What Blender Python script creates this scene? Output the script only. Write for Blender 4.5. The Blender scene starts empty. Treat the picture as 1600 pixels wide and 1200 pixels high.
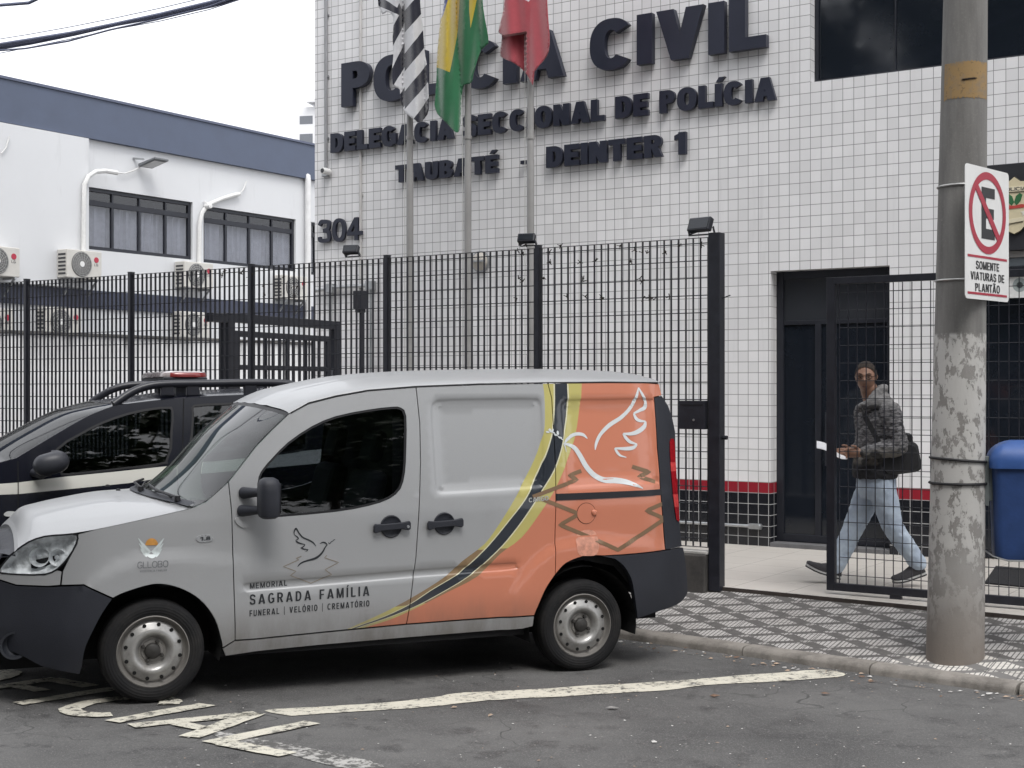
import bpy, bmesh, math, random
from mathutils import Vector, Matrix, geometry, noise
from mathutils import Quaternion
R = math.radians
rnd = random.Random(7)
scene = bpy.context.scene
COL = scene.collection
# ------------------------------------------------------------------ camera, sky, sun, exposure
H, F, CX, CY = 1.72, 2200.0, 800.0, 607.0
cam_data = bpy.data.cameras.new("camera")
cam = bpy.data.objects.new("camera", cam_data)
COL.objects.link(cam)
cam.location = (0, 0, H)
cam.rotation_euler = (R(90), 0, 0)
cam_data.sensor_width = 36.0
cam_data.lens = 36.0 * F / 1600.0
cam_data.shift_y = 7.0 / 1600.0
cam_data.clip_start = 0.05
cam_data.clip_end = 2000
scene.camera = cam

SUN_EL, SUN_AZ = R(58), R(205)
world = bpy.data.worlds.new("World")
scene.world = world
world.use_nodes = True
wn, wl = world.node_tree.nodes, world.node_tree.links
bg = wn["Background"]
sky = wn.new("ShaderNodeTexSky")
sky.sky_type = 'NISHITA'
sky.sun_disc = False
sky.sun_elevation = SUN_EL
sky.sun_rotation = SUN_AZ
sky.air_density = 1.0
sky.dust_density = 6.0
sky.ozone_density = 1.0
hs = wn.new("ShaderNodeHueSaturation")          # cloud cover takes the blue out of the sky
hs.inputs["Saturation"].default_value = 0.12
wl.new(sky.outputs[0], hs.inputs["Color"])
# soft uneven cloud deck
tcw = wn.new("ShaderNodeTexCoord")
nzw = wn.new("ShaderNodeTexNoise"); nzw.inputs["Scale"].default_value = 2.2; nzw.inputs["Detail"].default_value = 5
wl.new(tcw.outputs["Generated"], nzw.inputs["Vector"])
crw = wn.new("ShaderNodeMapRange"); crw.inputs[1].default_value = .3; crw.inputs[2].default_value = .7
crw.inputs[3].default_value = 0.8; crw.inputs[4].default_value = 1.15
wl.new(nzw.outputs[0], crw.inputs[0])
mxw = wn.new("ShaderNodeMix"); mxw.data_type = 'RGBA'; mxw.blend_type = 'MIX'
mxw.inputs[0].default_value = 0.65
mxw.inputs[7].default_value = (9.6, 9.8, 10.3, 1)
wl.new(hs.outputs[0], mxw.inputs[6])
mlw = wn.new("ShaderNodeVectorMath"); mlw.operation = 'SCALE'
wl.new(mxw.outputs[2], mlw.inputs[0]); wl.new(crw.outputs[0], mlw.inputs["Scale"])
wl.new(mlw.outputs[0], bg.inputs["Color"])
bg.inputs["Strength"].default_value = 0.12

sun_data = bpy.data.lights.new("sun", 'SUN')
sun_data.energy = 0.9
sun_data.angle = R(22)
sun_data.color = (1.0, 0.97, 0.93)
sun = bpy.data.objects.new("sun", sun_data)
COL.objects.link(sun)
# the sun stands behind the viewer, to the right, behind thin cloud
sd = Vector((math.cos(SUN_EL) * 0.3, math.cos(SUN_EL) * -0.95, math.sin(SUN_EL)))
sun.rotation_euler = sd.to_track_quat('Z', 'Y').to_euler()
sky.sun_rotation = math.atan2(sd.x, sd.y)
vs = scene.view_settings
vs.view_transform = 'Standard'; vs.look = 'None'; vs.gamma = 1.0; vs.exposure = 0.78
try:
    vs.use_curve_mapping = False
except Exception:
    pass
scene.cycles.max_bounces = 8
scene.cycles.transparent_max_bounces = 16

# ------------------------------------------------------------------ helpers
def frame_dirs(a):
    return Vector((math.cos(a), math.sin(a), 0)), Vector((-math.sin(a), math.cos(a), 0))

class Frame:
    """A vertical reference plane standing in the place: local x along it, local y away from the street, z up."""
    def __init__(self, ox, oy, ang, z0=0.0):
        self.o = Vector((ox, oy, z0)); self.a = ang
        self.d, self.n = frame_dirs(ang)
    def st(self, x, y, v=0.0):
        t = (x - CX) / F
        s = (t * (self.o.y + v * self.n.y) - self.o.x - v * self.n.x) / (self.d.x - t * self.d.y)
        Y = self.o.y + s * self.d.y + v * self.n.y
        return s, H - (y - CY) * Y / F - self.o.z
    def dep(self, x, v=0.0):
        t = (x - CX) / F
        s = (t * (self.o.y + v * self.n.y) - self.o.x - v * self.n.x) / (self.d.x - t * self.d.y)
        return self.o.y + s * self.d.y + v * self.n.y
    def w(self, s, v, z):
        p = self.o + s * self.d + v * self.n
        return Vector((p.x, p.y, self.o.z + z))

VF = Frame(-1.935, 7.604, R(23), 0.0)          # van: x front to rear, origin at the front wheel
FA = Frame(3.037, 12.927, R(-33.3))            # tiled facade
FE = Frame(1.634, 10.575, R(-33.3))            # street fence
LB = Frame(-9.09, 25.0, R(56.7))               # neighbouring white building

def zroad(X, Y):
    return 0.016 - 0.014 * ((X + 1.935) * 0.549 + (Y - 7.604) * 0.836)
def groad(x, y):
    Y = 8.0
    for _ in range(12):
        X = (x - CX) / F * Y
        Y = (H - zroad(X, Y)) * F / (y - CY)
    X = (x - CX) / F * Y
    return Vector((X, Y, zroad(X, Y)))
def gz(x, y, z):
    Y = (H - z) * F / (y - CY)
    return Vector(((x - CX) / F * Y, Y, z))

MATS = {}
def mat(name, col, rough=0.6, metal=0.0, var=0.08, vscale=6.0, bump=0.0, bscale=60.0, spec=0.5, coat=0.0, trans=0.0, emit=0.0, ior=1.45, flake=0.0):
    if name in MATS: return MATS[name]
    m = bpy.data.materials.new(name); m.use_nodes = True
    nt = m.node_tree; N, L = nt.nodes, nt.links
    b = N["Principled BSDF"]
    b.inputs["Roughness"].default_value = rough
    b.inputs["Metallic"].default_value = metal
    b.inputs["Specular IOR Level"].default_value = spec
    b.inputs["Coat Weight"].default_value = coat
    b.inputs["Coat Roughness"].default_value = 0.06
    b.inputs["Transmission Weight"].default_value = trans
    b.inputs["IOR"].default_value = ior
    tc = N.new("ShaderNodeTexCoord")
    nz = N.new("ShaderNodeTexNoise"); nz.inputs["Scale"].default_value = vscale; nz.inputs["Detail"].default_value = 6
    nz.inputs["Roughness"].default_value = 0.65
    L.new(tc.outputs["Object"], nz.inputs["Vector"])
    mr = N.new("ShaderNodeMapRange")
    mr.inputs[1].default_value = .3; mr.inputs[2].default_value = .7
    mr.inputs[3].default_value = 1 - var; mr.inputs[4].default_value = 1 + var
    L.new(nz.outputs[0], mr.inputs[0])
    vm = N.new("ShaderNodeVectorMath"); vm.operation = 'SCALE'
    vm.inputs[0].default_value = col[:3]
    L.new(mr.outputs[0], vm.inputs["Scale"])
    L.new(vm.outputs[0], b.inputs["Base Color"])
    # roughness wanders a little too
    m2 = N.new("ShaderNodeMapRange"); m2.inputs[1].default_value = .3; m2.inputs[2].default_value = .7
    m2.inputs[3].default_value = max(0.02, rough - 0.06 * min(1, rough * 2)); m2.inputs[4].default_value = min(1, rough + 0.06)
    L.new(nz.outputs[0], m2.inputs[0]); L.new(m2.outputs[0], b.inputs["Roughness"])
    if bump:
        n2 = N.new("ShaderNodeTexNoise"); n2.inputs["Scale"].default_value = bscale; n2.inputs["Detail"].default_value = 4
        L.new(tc.outputs["Object"], n2.inputs["Vector"])
        bp = N.new("ShaderNodeBump"); bp.inputs["Strength"].default_value = bump; bp.inputs["Distance"].default_value = 0.01
        L.new(n2.outputs[0], bp.inputs["Height"]); L.new(bp.outputs[0], b.inputs["Normal"])
    if emit:
        b.inputs["Emission Color"].default_value = (*col[:3], 1); b.inputs["Emission Strength"].default_value = emit
    MATS[name] = m
    return m

class NT:
    """small node-building shorthand"""
    def __init__(self, name):
        self.m = bpy.data.materials.new(name); self.m.use_nodes = True
        self.N, self.L = self.m.node_tree.nodes, self.m.node_tree.links
        self.b = self.N["Principled BSDF"]
        self.tc = self.N.new("ShaderNodeTexCoord")
        MATS[name] = self.m
    def link(self, a, b): self.L.new(a, b)
    def val(self, v, sock):
        if hasattr(v, "is_linked") or hasattr(v, "links"): self.L.new(v, sock)
        else: sock.default_value = v
    def math(self, op, a, b=0.0, c=None):
        n = self.N.new("ShaderNodeMath"); n.operation = op
        self.val(a, n.inputs[0]); self.val(b, n.inputs[1])
        if c is not None: self.val(c, n.inputs[2])
        return n.outputs[0]
    def noise(self, vec, scale, detail=5, rough=0.6, dist=0.0):
        n = self.N.new("ShaderNodeTexNoise"); n.inputs["Scale"].default_value = scale; n.inputs["Detail"].default_value = detail
        n.inputs["Roughness"].default_value = rough; n.inputs["Distortion"].default_value = dist
        self.L.new(vec, n.inputs["Vector"]); return n.outputs[0]
    def rng(self, x, a, b, c=0.0, d=1.0, clamp=True):
        n = self.N.new("ShaderNodeMapRange"); n.clamp = clamp
        self.val(x, n.inputs[0]); n.inputs[1].default_value = a; n.inputs[2].default_value = b
        n.inputs[3].default_value = c; n.inputs[4].default_value = d
        return n.outputs[0]
    def mix(self, f, a, b, mode='MIX'):
        n = self.N.new("ShaderNodeMix"); n.data_type = 'RGBA'; n.blend_type = mode
        self.val(f, n.inputs[0])
        for v, s in ((a, n.inputs[6]), (b, n.inputs[7])):
            if isinstance(v, tuple): s.default_value = (*v[:3], 1)
            else: self.L.new(v, s)
        return n.outputs[2]
    def sep(self, vec):
        n = self.N.new("ShaderNodeSeparateXYZ"); self.L.new(vec, n.inputs[0]); return n.outputs
    def comb(self, x, y, z=0.0):
        n = self.N.new("ShaderNodeCombineXYZ"); self.val(x, n.inputs[0]); self.val(y, n.inputs[1]); self.val(z, n.inputs[2]); return n.outputs[0]
    def bump(self, h, strength, dist=0.01):
        n = self.N.new("ShaderNodeBump"); n.inputs["Strength"].default_value = strength; n.inputs["Distance"].default_value = dist
        self.L.new(h, n.inputs["Height"]); self.L.new(n.outputs[0], self.b.inputs["Normal"])

def tag(o, label=None, cat=None, group=None, kind=None):
    if label: o["label"] = label
    if cat: o["category"] = cat
    if group: o["group"] = group
    if kind: o["kind"] = kind
    return o
def empty(name, loc=(0, 0, 0), rz=0.0, parent=None):
    o = bpy.data.objects.new(name, None); COL.objects.link(o)
    o.location = loc; o.rotation_euler = (0, 0, rz); o.empty_display_size = .1
    if parent: o.parent = parent
    return o
def frame_empty(name, fr):
    return empty(name, fr.o, fr.a)

class MB:
    def __init__(self): self.v = []; self.f = []; self.m = []
    def add(self, vs, fs, mi=0):
        k = len(self.v); self.v += [tuple(p) for p in vs]
        for f in fs: self.f.append(tuple(i + k for i in f)); self.m.append(mi)
    def box(self, x0, x1, y0, y1, z0, z1, mi=0):
        vs = [(x, y, z) for z in (z0, z1) for y in (y0, y1) for x in (x0, x1)]
        self.add(vs, [(0, 2, 3, 1), (4, 5, 7, 6), (0, 1, 5, 4), (2, 6, 7, 3), (0, 4, 6, 2), (1, 3, 7, 5)], mi); return self
    def bar(self, a, b, w, h, mi=0, up=Vector((0, 0, 1))):
        a, b = Vector(a), Vector(b); d = (b - a).normalized()
        if abs(d.dot(up)) > .99: up = Vector((0, 1, 0))
        s = d.cross(up).normalized(); u = s.cross(d)
        vs = [p + s * sx * w / 2 + u * sy * h / 2 for p in (a, b) for sx, sy in ((-1, -1), (1, -1), (1, 1), (-1, 1))]
        self.add(vs, [(3, 2, 1, 0), (4, 5, 6, 7), (0, 1, 5, 4), (1, 2, 6, 5), (2, 3, 7, 6), (3, 0, 4, 7)], mi); return self
    def tube(self, pts, r, seg=10, mi=0, caps=True):
        pts = [Vector(p) for p in pts]; n = len(pts)
        rs = r if isinstance(r, (list, tuple)) else [r] * n
        k = len(self.v); up = None
        for i, p in enumerate(pts):
            d = (pts[min(i + 1, n - 1)] - pts[max(i - 1, 0)]).normalized()
            if up is None:
                up = Vector((0, 0, 1)) if abs(d.z) < .9 else Vector((0, 1, 0))
            s = d.cross(up).normalized(); up = s.cross(d).normalized()
            for j in range(seg):
                a = 2 * math.pi * j / seg
                self.v.append(tuple(p + (s * math.cos(a) + up * math.sin(a)) * rs[i]))
        for i in range(n - 1):
            for j in range(seg):
                a, b = k + i * seg + j, k + i * seg + (j + 1) % seg
                self.f.append((a, b, b + seg, a + seg)); self.m.append(mi)
        if caps:
            self.f.append(tuple(k + j for j in reversed(range(seg)))); self.m.append(mi)
            self.f.append(tuple(k + (n - 1) * seg + j for j in range(seg))); self.m.append(mi)
        return self
    def lathe(self, prof, seg=32, axis='Z', o=(0, 0, 0), mi=0):
        """prof: list of (radius, height) along the axis"""
        k = len(self.v); o = Vector(o)
        for r, h in prof:
            for j in range(seg):
                a = 2 * math.pi * j / seg; c, s = math.cos(a) * r, math.sin(a) * r
                p = {'Z': (c, s, h), 'Y': (c, h, -s), 'X': (h, c, s)}[axis]
                self.v.append(tuple(o + Vector(p)))
        for i in range(len(prof) - 1):
            for j in range(seg):
                a, b = k + i * seg + j, k + i * seg + (j + 1) % seg
                self.f.append((a, b, b + seg, a + seg)); self.m.append(mi)
        return self
    def prism(self, poly, y0, y1, mi=0):
        """poly in (x,z), anticlockwise seen from -y; extruded from y0 (front) to y1"""
        n = len(poly); vs = [(x, y0, z) for x, z in poly] + [(x, y1, z) for x, z in poly]
        fs = [tuple(range(n)), tuple(range(2 * n - 1, n - 1, -1))]
        fs += [(i, i + n, (i + 1) % n + n, (i + 1) % n) for i in range(n)]
        self.add(vs, fs, mi); return self
    def build(self, name, m, parent=None, smooth=False, bevel=0.0, loc=None, fix=True, solid=0.0):
        me = bpy.data.meshes.new(name)
        me.from_pydata(self.v, [], self.f)
        ms = m if isinstance(m, (list, tuple)) else [m]
        for x in ms: me.materials.append(x)
        for p, i in zip(me.polygons, self.m):
            p.material_index = i; p.use_smooth = smooth
        if fix:
            b = bmesh.new(); b.from_mesh(me); bmesh.ops.recalc_face_normals(b, faces=b.faces); b.to_mesh(me); b.free()
        if smooth and hasattr(me, "set_sharp_from_angle"): me.set_sharp_from_angle(angle=R(42))
        o = bpy.data.objects.new(name, me); COL.objects.link(o)
        if parent: o.parent = parent
        if loc: o.location = loc
        if bevel:
            md = o.modifiers.new("bevel", 'BEVEL'); md.width = bevel; md.segments = 2; md.limit_method = 'ANGLE'
        if solid:
            md = o.modifiers.new("solid", 'SOLIDIFY'); md.thickness = solid; md.offset = 0
        return o

def inside(p, poly):
    x, y = p; c = False; n = len(poly); j = n - 1
    for i in range(n):
        xi, yi = poly[i]; xj, yj = poly[j]
        if (yi > y) != (yj > y) and x < (xj - xi) * (y - yi) / (yj - yi) + xi: c = not c
        j = i
    return c
def area(p): return sum(p[i][0] * p[(i + 1) % len(p)][1] - p[(i + 1) % len(p)][0] * p[i][1] for i in range(len(p))) / 2
def ccw(p): return list(p) if area(p) > 0 else list(reversed(p))
def dens(poly, step, closed=True):
    out = []; n = len(poly)
    for i in range(n if closed else n - 1):
        a, b = Vector(poly[i]), Vector(poly[(i + 1) % n])
        k = max(1, int(math.ceil((b - a).length / step)))
        out += [tuple(a.lerp(b, j / k)) for j in range(k)]
    if not closed: out.append(tuple(poly[-1]))
    return out
def shrink(poly, d):
    poly = ccw(poly); n = len(poly); out = []
    for i in range(n):
        p0, p1, p2 = (Vector(poly[(i + k) % n]) for k in (-1, 0, 1))
        e1, e2 = (p1 - p0), (p2 - p1)
        if e1.length < 1e-6 or e2.length < 1e-6: out.append(tuple(p1)); continue
        e1.normalize(); e2.normalize()
        n1, n2 = Vector((-e1.y, e1.x)), Vector((-e2.y, e2.x))
        b = n1 + n2
        k = max(.35, b.length_squared / 2)
        out.append(tuple(p1 + b * (d / k)))
    return out
def smoothpoly(pts, closed=True, k=4):
    """Catmull-Rom through the points"""
    n = len(pts); out = []
    for i in range(n if closed else n - 1):
        if closed: p = [Vector(pts[(i + j) % n]) for j in (-1, 0, 1, 2)]
        else: p = [Vector(pts[min(max(i + j, 0), n - 1)]) for j in (-1, 0, 1, 2)]
        for q in range(k):
            t = q / k
            out.append(tuple(.5 * ((2 * p[1]) + (p[2] - p[0]) * t + (2 * p[0] - 5 * p[1] + 4 * p[2] - p[3]) * t * t + (3 * p[1] - p[0] - 3 * p[2] + p[3]) * t ** 3)))
    if not closed: out.append(tuple(pts[-1]))
    return out
def rrect(x0, x1, z0, z1, r, k=5):
    out = []
    for cx, cz, a0 in ((x1 - r, z1 - r, 0), (x0 + r, z1 - r, 90), (x0 + r, z0 + r, 180), (x1 - r, z0 + r, 270)):
        for i in range(k + 1):
            a = R(a0 + 90 * i / k); out.append((cx + r * math.cos(a), cz + r * math.sin(a)))
    return out

def sheet(name, outline, fn, mats, paints=(), holes=(), step=.05, extra=(), parent=None, rim=0.0, flip=False, smooth=True, solid=0.0):
    """A curved panel: a polygon in (u,z), triangulated with interior points and bent by fn(u,z,off). paints: (polygon, material index)."""
    pts, edges = [], []
    def loop(poly, closed=True):
        k = len(pts); n = len(poly)
        pts.extend(Vector(p) for p in poly)
        for i in range(n if closed else n - 1): edges.append((k + i, k + (i + 1) % n))
    outline = ccw(dens(outline, step)); loop(outline)
    for h in holes: loop(dens(h, step))
    for p, _ in paints: loop(dens(p, step))
    near = []
    for e in extra:
        q = dens(e, .016); loop(q); near += q
    cell = {}
    for q in near: cell.setdefault((int(q[0] // .03), int(q[1] // .03)), []).append(q)
    def crowded(x, z):
        i, j = int(x // .03), int(z // .03)
        return any((q[0] - x) ** 2 + (q[1] - z) ** 2 < .0004 for a in (-1, 0, 1) for b in (-1, 0, 1) for q in cell.get((i + a, j + b), ()))
    xs = [p[0] for p in outline]; zs = [p[1] for p in outline]
    z = min(zs) + step * .43; row = 0
    while z < max(zs):
        x = min(xs) + step * (.5 if row % 2 else .02)
        while x < max(xs):
            if inside((x, z), outline) and not (cell and crowded(x, z)): pts.append(Vector((x + rnd.uniform(-.1, .1) * step, z)))
            x += step
        z += step * .87; row += 1
    V, E, Fc, _, _, _ = geometry.delaunay_2d_cdt(pts, edges, [], 0, 1e-5)
    mb = MB(); mb.v = [tuple(fn(p[0], p[1], 0.0)) for p in V]
    cnt = {}
    for f in Fc:
        c = sum((Vector(V[i]) for i in f), Vector((0, 0))) / len(f)
        if not inside(c, outline) or any(inside(c, h) for h in holes): continue
        mi = 0
        for p, k in paints:
            if inside(c, p): mi = k
        a = area([V[i] for i in f])
        f = list(f) if a > 0 else list(reversed(f))
        if flip: f.reverse()
        mb.f.append(tuple(f)); mb.m.append(mi)
        for i in range(len(f)):
            e = (f[i], f[(i + 1) % len(f)]); cnt[tuple(sorted(e))] = None if tuple(sorted(e)) in cnt else (e, mi)
    if rim:
        back = {}
        for key, val in list(cnt.items()):
            if val is None: continue
            (a, b), mi = val
            for i in (a, b):
                if i not in back:
                    back[i] = len(mb.v); mb.v.append(tuple(fn(V[i][0], V[i][1], -rim)))
            mb.f.append((b, a, back[a], back[b])); mb.m.append(mi)
    used = sorted({i for f in mb.f for i in f}); re = {o: n for n, o in enumerate(used)}
    mb.v = [mb.v[i] for i in used]; mb.f = [tuple(re[i] for i in f) for f in mb.f]
    return mb.build(name, mats, parent, smooth=smooth, fix=False, solid=solid)

def gridmesh(name, rows, mats, parent=None, flip=False, smooth=True, solid=0.0, mfn=None):
    """rows: list of equal-length lists of points"""
    mb = MB(); n = len(rows[0])
    mb.v = [tuple(p) for r in rows for p in r]
    for i in range(len(rows) - 1):
        for j in range(n - 1):
            f = (i * n + j, i * n + j + 1, (i + 1) * n + j + 1, (i + 1) * n + j)
            mb.f.append(tuple(reversed(f)) if flip else f); mb.m.append(mfn(i, j) if mfn else 0)
    return mb.build(name, mats, parent, smooth=smooth, fix=False, solid=solid)

def stroke_poly(pts, ws):
    """a brush stroke: closed polygon round a polyline with half-widths ws"""
    n = len(pts); P = [Vector(p) for p in pts]; Lp, Rp = [], []
    for i in range(n):
        d = (P[min(i + 1, n - 1)] - P[max(i - 1, 0)]).normalized(); q = Vector((-d.y, d.x))
        w = ws[i] if isinstance(ws, (list, tuple)) else ws
        Lp.append(P[i] + q * w); Rp.append(P[i] - q * w)
    return Lp, Rp
def stroke(mb, pts, ws, fn, mi=0):
    Lp, Rp = stroke_poly(pts, ws); k = len(mb.v)
    for a, b in zip(Lp, Rp): mb.v += [tuple(fn(a[0], a[1])), tuple(fn(b[0], b[1]))]
    for i in range(len(Lp) - 1):
        mb.f.append((k + 2 * i, k + 2 * i + 1, k + 2 * i + 3, k + 2 * i + 2)); mb.m.append(mi)
def copy_tree(o, parent=None):
    c = o.copy(); COL.objects.link(c)
    if parent: c.parent = parent
    for ch in list(o.children): copy_tree(ch, c)
    return c

def pane_mat(name, tint, rough=.02, refl=1.0, ior=1.5):
    """a clear or tinted pane: what is behind shows through the tint, the surroundings mirror in it"""
    m = bpy.data.materials.new(name); m.use_nodes = True; N, L = m.node_tree.nodes, m.node_tree.links
    N.remove(N["Principled BSDF"]); out = N["Material Output"]
    tr = N.new("ShaderNodeBsdfTransparent"); tr.inputs[0].default_value = (*tint, 1)
    gl = N.new("ShaderNodeBsdfGlossy"); gl.inputs["Roughness"].default_value = rough; gl.inputs[0].default_value = (refl, refl, refl, 1)
    fr = N.new("ShaderNodeFresnel"); ge = N.new("ShaderNodeNewGeometry"); mi = N.new("ShaderNodeMapRange"); mi.inputs[3].default_value = ior; mi.inputs[4].default_value = 1 / ior
    L.new(ge.outputs["Backfacing"], mi.inputs[0]); L.new(mi.outputs[0], fr.inputs[0])      # a thin pane: the same on either face
    mx = N.new("ShaderNodeMixShader"); L.new(fr.outputs[0], mx.inputs[0]); L.new(tr.outputs[0], mx.inputs[1]); L.new(gl.outputs[0], mx.inputs[2])
    L.new(mx.outputs[0], out.inputs[0]); MATS[name] = m; return m

# ------------------------------------------------------------------ lettering drawn from strokes (capital height 1)
def sup(cx, cy, rx, ry, a0, a1, k=22, e=2.35):
    out = []
    for i in range(k + 1):
        a = R(a0 + (a1 - a0) * i / k); c, s = math.cos(a), math.sin(a)
        out.append((cx + rx * math.copysign(abs(c) ** (2 / e), c), cy + ry * math.copysign(abs(s) ** (2 / e), s)))
    return out
def glyph(ch, s, t, wd):
    """(solid loops, hole loops, width); s: stem, t: bar thickness, wd: width factor"""
    def rect(x0, y0, x1, y1): return [(x0, y0), (x1, y0), (x1, y1), (x0, y1)]
    acc = {"\u00cd": ("I", "a"), "\u00c9": ("E", "a"), "\u00d3": ("O", "a"), "\u00c3": ("A", "t")}
    if ch in acc:
        so, ho, w = glyph(acc[ch][0], s, t, wd); so = list(so)
        if acc[ch][1] == "a":
            c = w / 2; so.append([(c - s * .35, 1.06), (c + s * .25, 1.06), (c + s * .95, 1.27), (c + s * .1, 1.27)])
        else:
            P = [(w / 2 - .24, 1.09), (w / 2 - .12, 1.17), (w / 2, 1.14), (w / 2 + .12, 1.10), (w / 2 + .24, 1.18)]
            a, b = stroke_poly(smoothpoly(P, False, 4), t * .42); so.append([tuple(p) for p in a] + [tuple(p) for p in reversed(b)])
        return so, ho, w
    if ch == " ": return [], [], .34 * wd + .05
    if ch == "I": return [rect(0, 0, s, 1)], [], s
    if ch == "|": return [rect(.1, -.25, .1 + s * .55, 1.15)], [], .2 + s * .55
    if ch == "-": return [rect(0, .34, .36, .34 + t)], [], .36
    if ch == ".": return [rect(0, 0, s, t)], [], s
    if ch == "L": w = .70 * wd; return [rect(0, 0, s, 1), rect(0, 0, w, t)], [], w
    if ch == "E": w = .74 * wd; return [rect(0, 0, s, 1), rect(0, 0, w, t), rect(0, 1 - t, w, 1), rect(0, .5 - t / 2, w * .93, .5 + t / 2)], [], w
    if ch == "F": w = .70 * wd; return [rect(0, 0, s, 1), rect(0, 1 - t, w, 1), rect(0, .48 - t / 2, w * .9, .48 + t / 2)], [], w
    if ch == "T": w = .80 * wd; return [rect(w / 2 - s / 2, 0, w / 2 + s / 2, 1), rect(0, 1 - t, w, 1)], [], w
    if ch == "O" or ch == "0":
        w = (.94 if ch == "O" else .78) * wd
        return [sup(w / 2, .5, w / 2, .52, 0, 360, 44)[:-1]], [sup(w / 2, .5, w / 2 - s, .52 - t, 0, 360, 44)[:-1]], w
    if ch in "CG":
        w = .90 * wd; a = 38
        P = sup(w / 2, .5, w / 2, .52, a, 360 - a, 36) + list(reversed(sup(w / 2, .5, w / 2 - s, .52 - t, a + 8, 352 - a, 36)))
        so = [P]
        if ch == "G": so += [rect(w * .55, .38, w, .38 + t), rect(w - s * .9, .08, w, .5)]
        return so, [], w
    if ch == "D":
        w = .84 * wd; P = [(0, 0), (w * .42, 0)] + sup(w * .42, .5, w * .58, .5, -90, 90, 22) + [(0, 1)]
        return [P], [[(s, t), (w * .42, t)] + sup(w * .42, .5, w * .58 - s, .5 - t, -90, 90, 22) + [(s, 1 - t)]], w
    if ch in "PR":
        w = (.78 if ch == "P" else .84) * wd; b = .40
        so = [rect(0, 0, s, 1), [(0, b), (w * .48, b)] + sup(w * .48, b + (1 - b) / 2, w * .49, (1 - b) / 2, -90, 90, 20) + [(0, 1)]]
        tt = min(t, .21); ho = [[(s, b + tt), (w * .48, b + tt)] + sup(w * .48, b + (1 - b) / 2, w * .49 - s, (1 - b) / 2 - tt, -90, 90, 20) + [(s, 1 - tt)]]
        if ch == "R": so.append([(w * .40, b + .02), (w * .40 + s * .95, b + .04), (w * 1.02, 0), (w * 1.02 - s * 1.1, 0)])
        return so, ho, w
    if ch in "B8":
        w = .82 * wd; tt = min(t, .19)
        if ch == "B":
            so = [rect(0, 0, s, 1), [(0, .46), (w * .45, .46)] + sup(w * .45, .73, w * .50, .27, -90, 90, 18) + [(0, 1)], [(0, 0), (w * .47, 0)] + sup(w * .47, .28, w * .53, .28, -90, 90, 18) + [(0, .56)]]
            ho = [[(s, .46 + tt * .9), (w * .45, .46 + tt * .9)] + sup(w * .45, .74, w * .50 - s, .27 - tt * .95, -90, 90, 18) + [(s, 1 - tt)], [(s, tt), (w * .47, tt)] + sup(w * .47, .28, w * .53 - s, .28 - tt, -90, 90, 18) + [(s, .56 - tt)]]
            return so, ho, w
        return [sup(w / 2, .76, w * .45, .26, 0, 360, 30)[:-1], sup(w / 2, .26, w * .5, .28, 0, 360, 30)[:-1]], [sup(w / 2, .76, w * .45 - s * .8, .26 - tt, 0, 360, 30)[:-1], sup(w / 2, .27, w * .5 - s, .28 - tt, 0, 360, 30)[:-1]], w
    if ch == "U":
        w = .84 * wd; P = [(0, 1)] + sup(w / 2, .36, w / 2, .38, 180, 360, 26) + [(w, 1), (w - s, 1)] + list(reversed(sup(w / 2, .36, w / 2 - s, .38 - t, 180, 360, 26))) + [(s, 1)]
        return [P], [], w
    if ch == "A":
        w = .98 * wd; k = s * 1.12; a = w / 2
        return [[(0, 0), (k, 0), (a + k * .28, 1), (a - k * .52, 1)], [(w, 0), (a + k * .52, 1), (a - k * .28, 1), (w - k, 0)], rect(w * .2, .2, w * .8, .2 + t * .85)], [], w
    if ch == "V":
        w = .94 * wd; k = s * 1.12; a = w / 2
        return [[(0, 1), (a - k * .5, 0), (a + k * .35, 0), (k, 1)], [(w, 1), (w - k, 1), (a - k * .35, 0), (a + k * .5, 0)]], [], w
    if ch == "N":
        w = .86 * wd; return [rect(0, 0, s, 1), rect(w - s, 0, w, 1), [(0, 1), (s * 1.05, 1), (w, 0), (w - s * 1.05, 0)]], [], w
    if ch == "M":
        w = 1.06 * wd; return [rect(0, 0, s * .92, 1), rect(w - s * .92, 0, w, 1), [(0, 1), (s * 1.1, 1), (w / 2 + s * .42, 0), (w / 2 - s * .42, 0)], [(w, 1), (w - s * 1.1, 1), (w / 2 - s * .42, 0), (w / 2 + s * .42, 0)]], [], w
    if ch == "S":
        w = .80 * wd; h = s * .5; m = t * .5
        P = [(w - h * .9, .73), (w * .80, .90 - m * .4), (w * .5, 1.02 - m), (w * .2, .92 - m * .3), (h * 1.02, .74), (w * .22, .585), (w * .5, .51), (w * .8, .42), (w - h, .27), (w * .82, .09 + m * .4), (w * .5, m - .02), (w * .18, .08 + m * .4), (h * .9, .28)]
        a, b = stroke_poly(smoothpoly(P, False, 5), (s + t) * .245); return [[tuple(p) for p in a] + [tuple(p) for p in reversed(b)]], [], w
    if ch == "3":
        w = .76 * wd; h = s * .5; m = t * .5
        P = [(h, .76), (w * .25, .94 - m * .3), (w * .5, 1.01 - m), (w * .82, .92 - m * .4), (w - h * 1.25, .74), (w * .74, .57), (w * .42, .52)]
        Q = [(w * .42, .52), (w * .78, .47), (w - h, .28), (w * .82, .08 + m * .4), (w * .5, m - .01), (w * .18, .08 + m * .4), (h * .95, .26)]
        so = []
        for X in (P, Q):
            a, b = stroke_poly(smoothpoly(X, False, 5), (s + t) * .245); so.append([tuple(p) for p in a] + [tuple(p) for p in reversed(b)])
        return so, [], w
    if ch == "1": w = .52 * wd; return [rect(w - s, 0, w, 1), [(0, .66), (0, .86), (w - s * .6, 1), (w - s * .3, 1), (w - s * .3, .74), (w - s, .74)]], [], w
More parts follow.
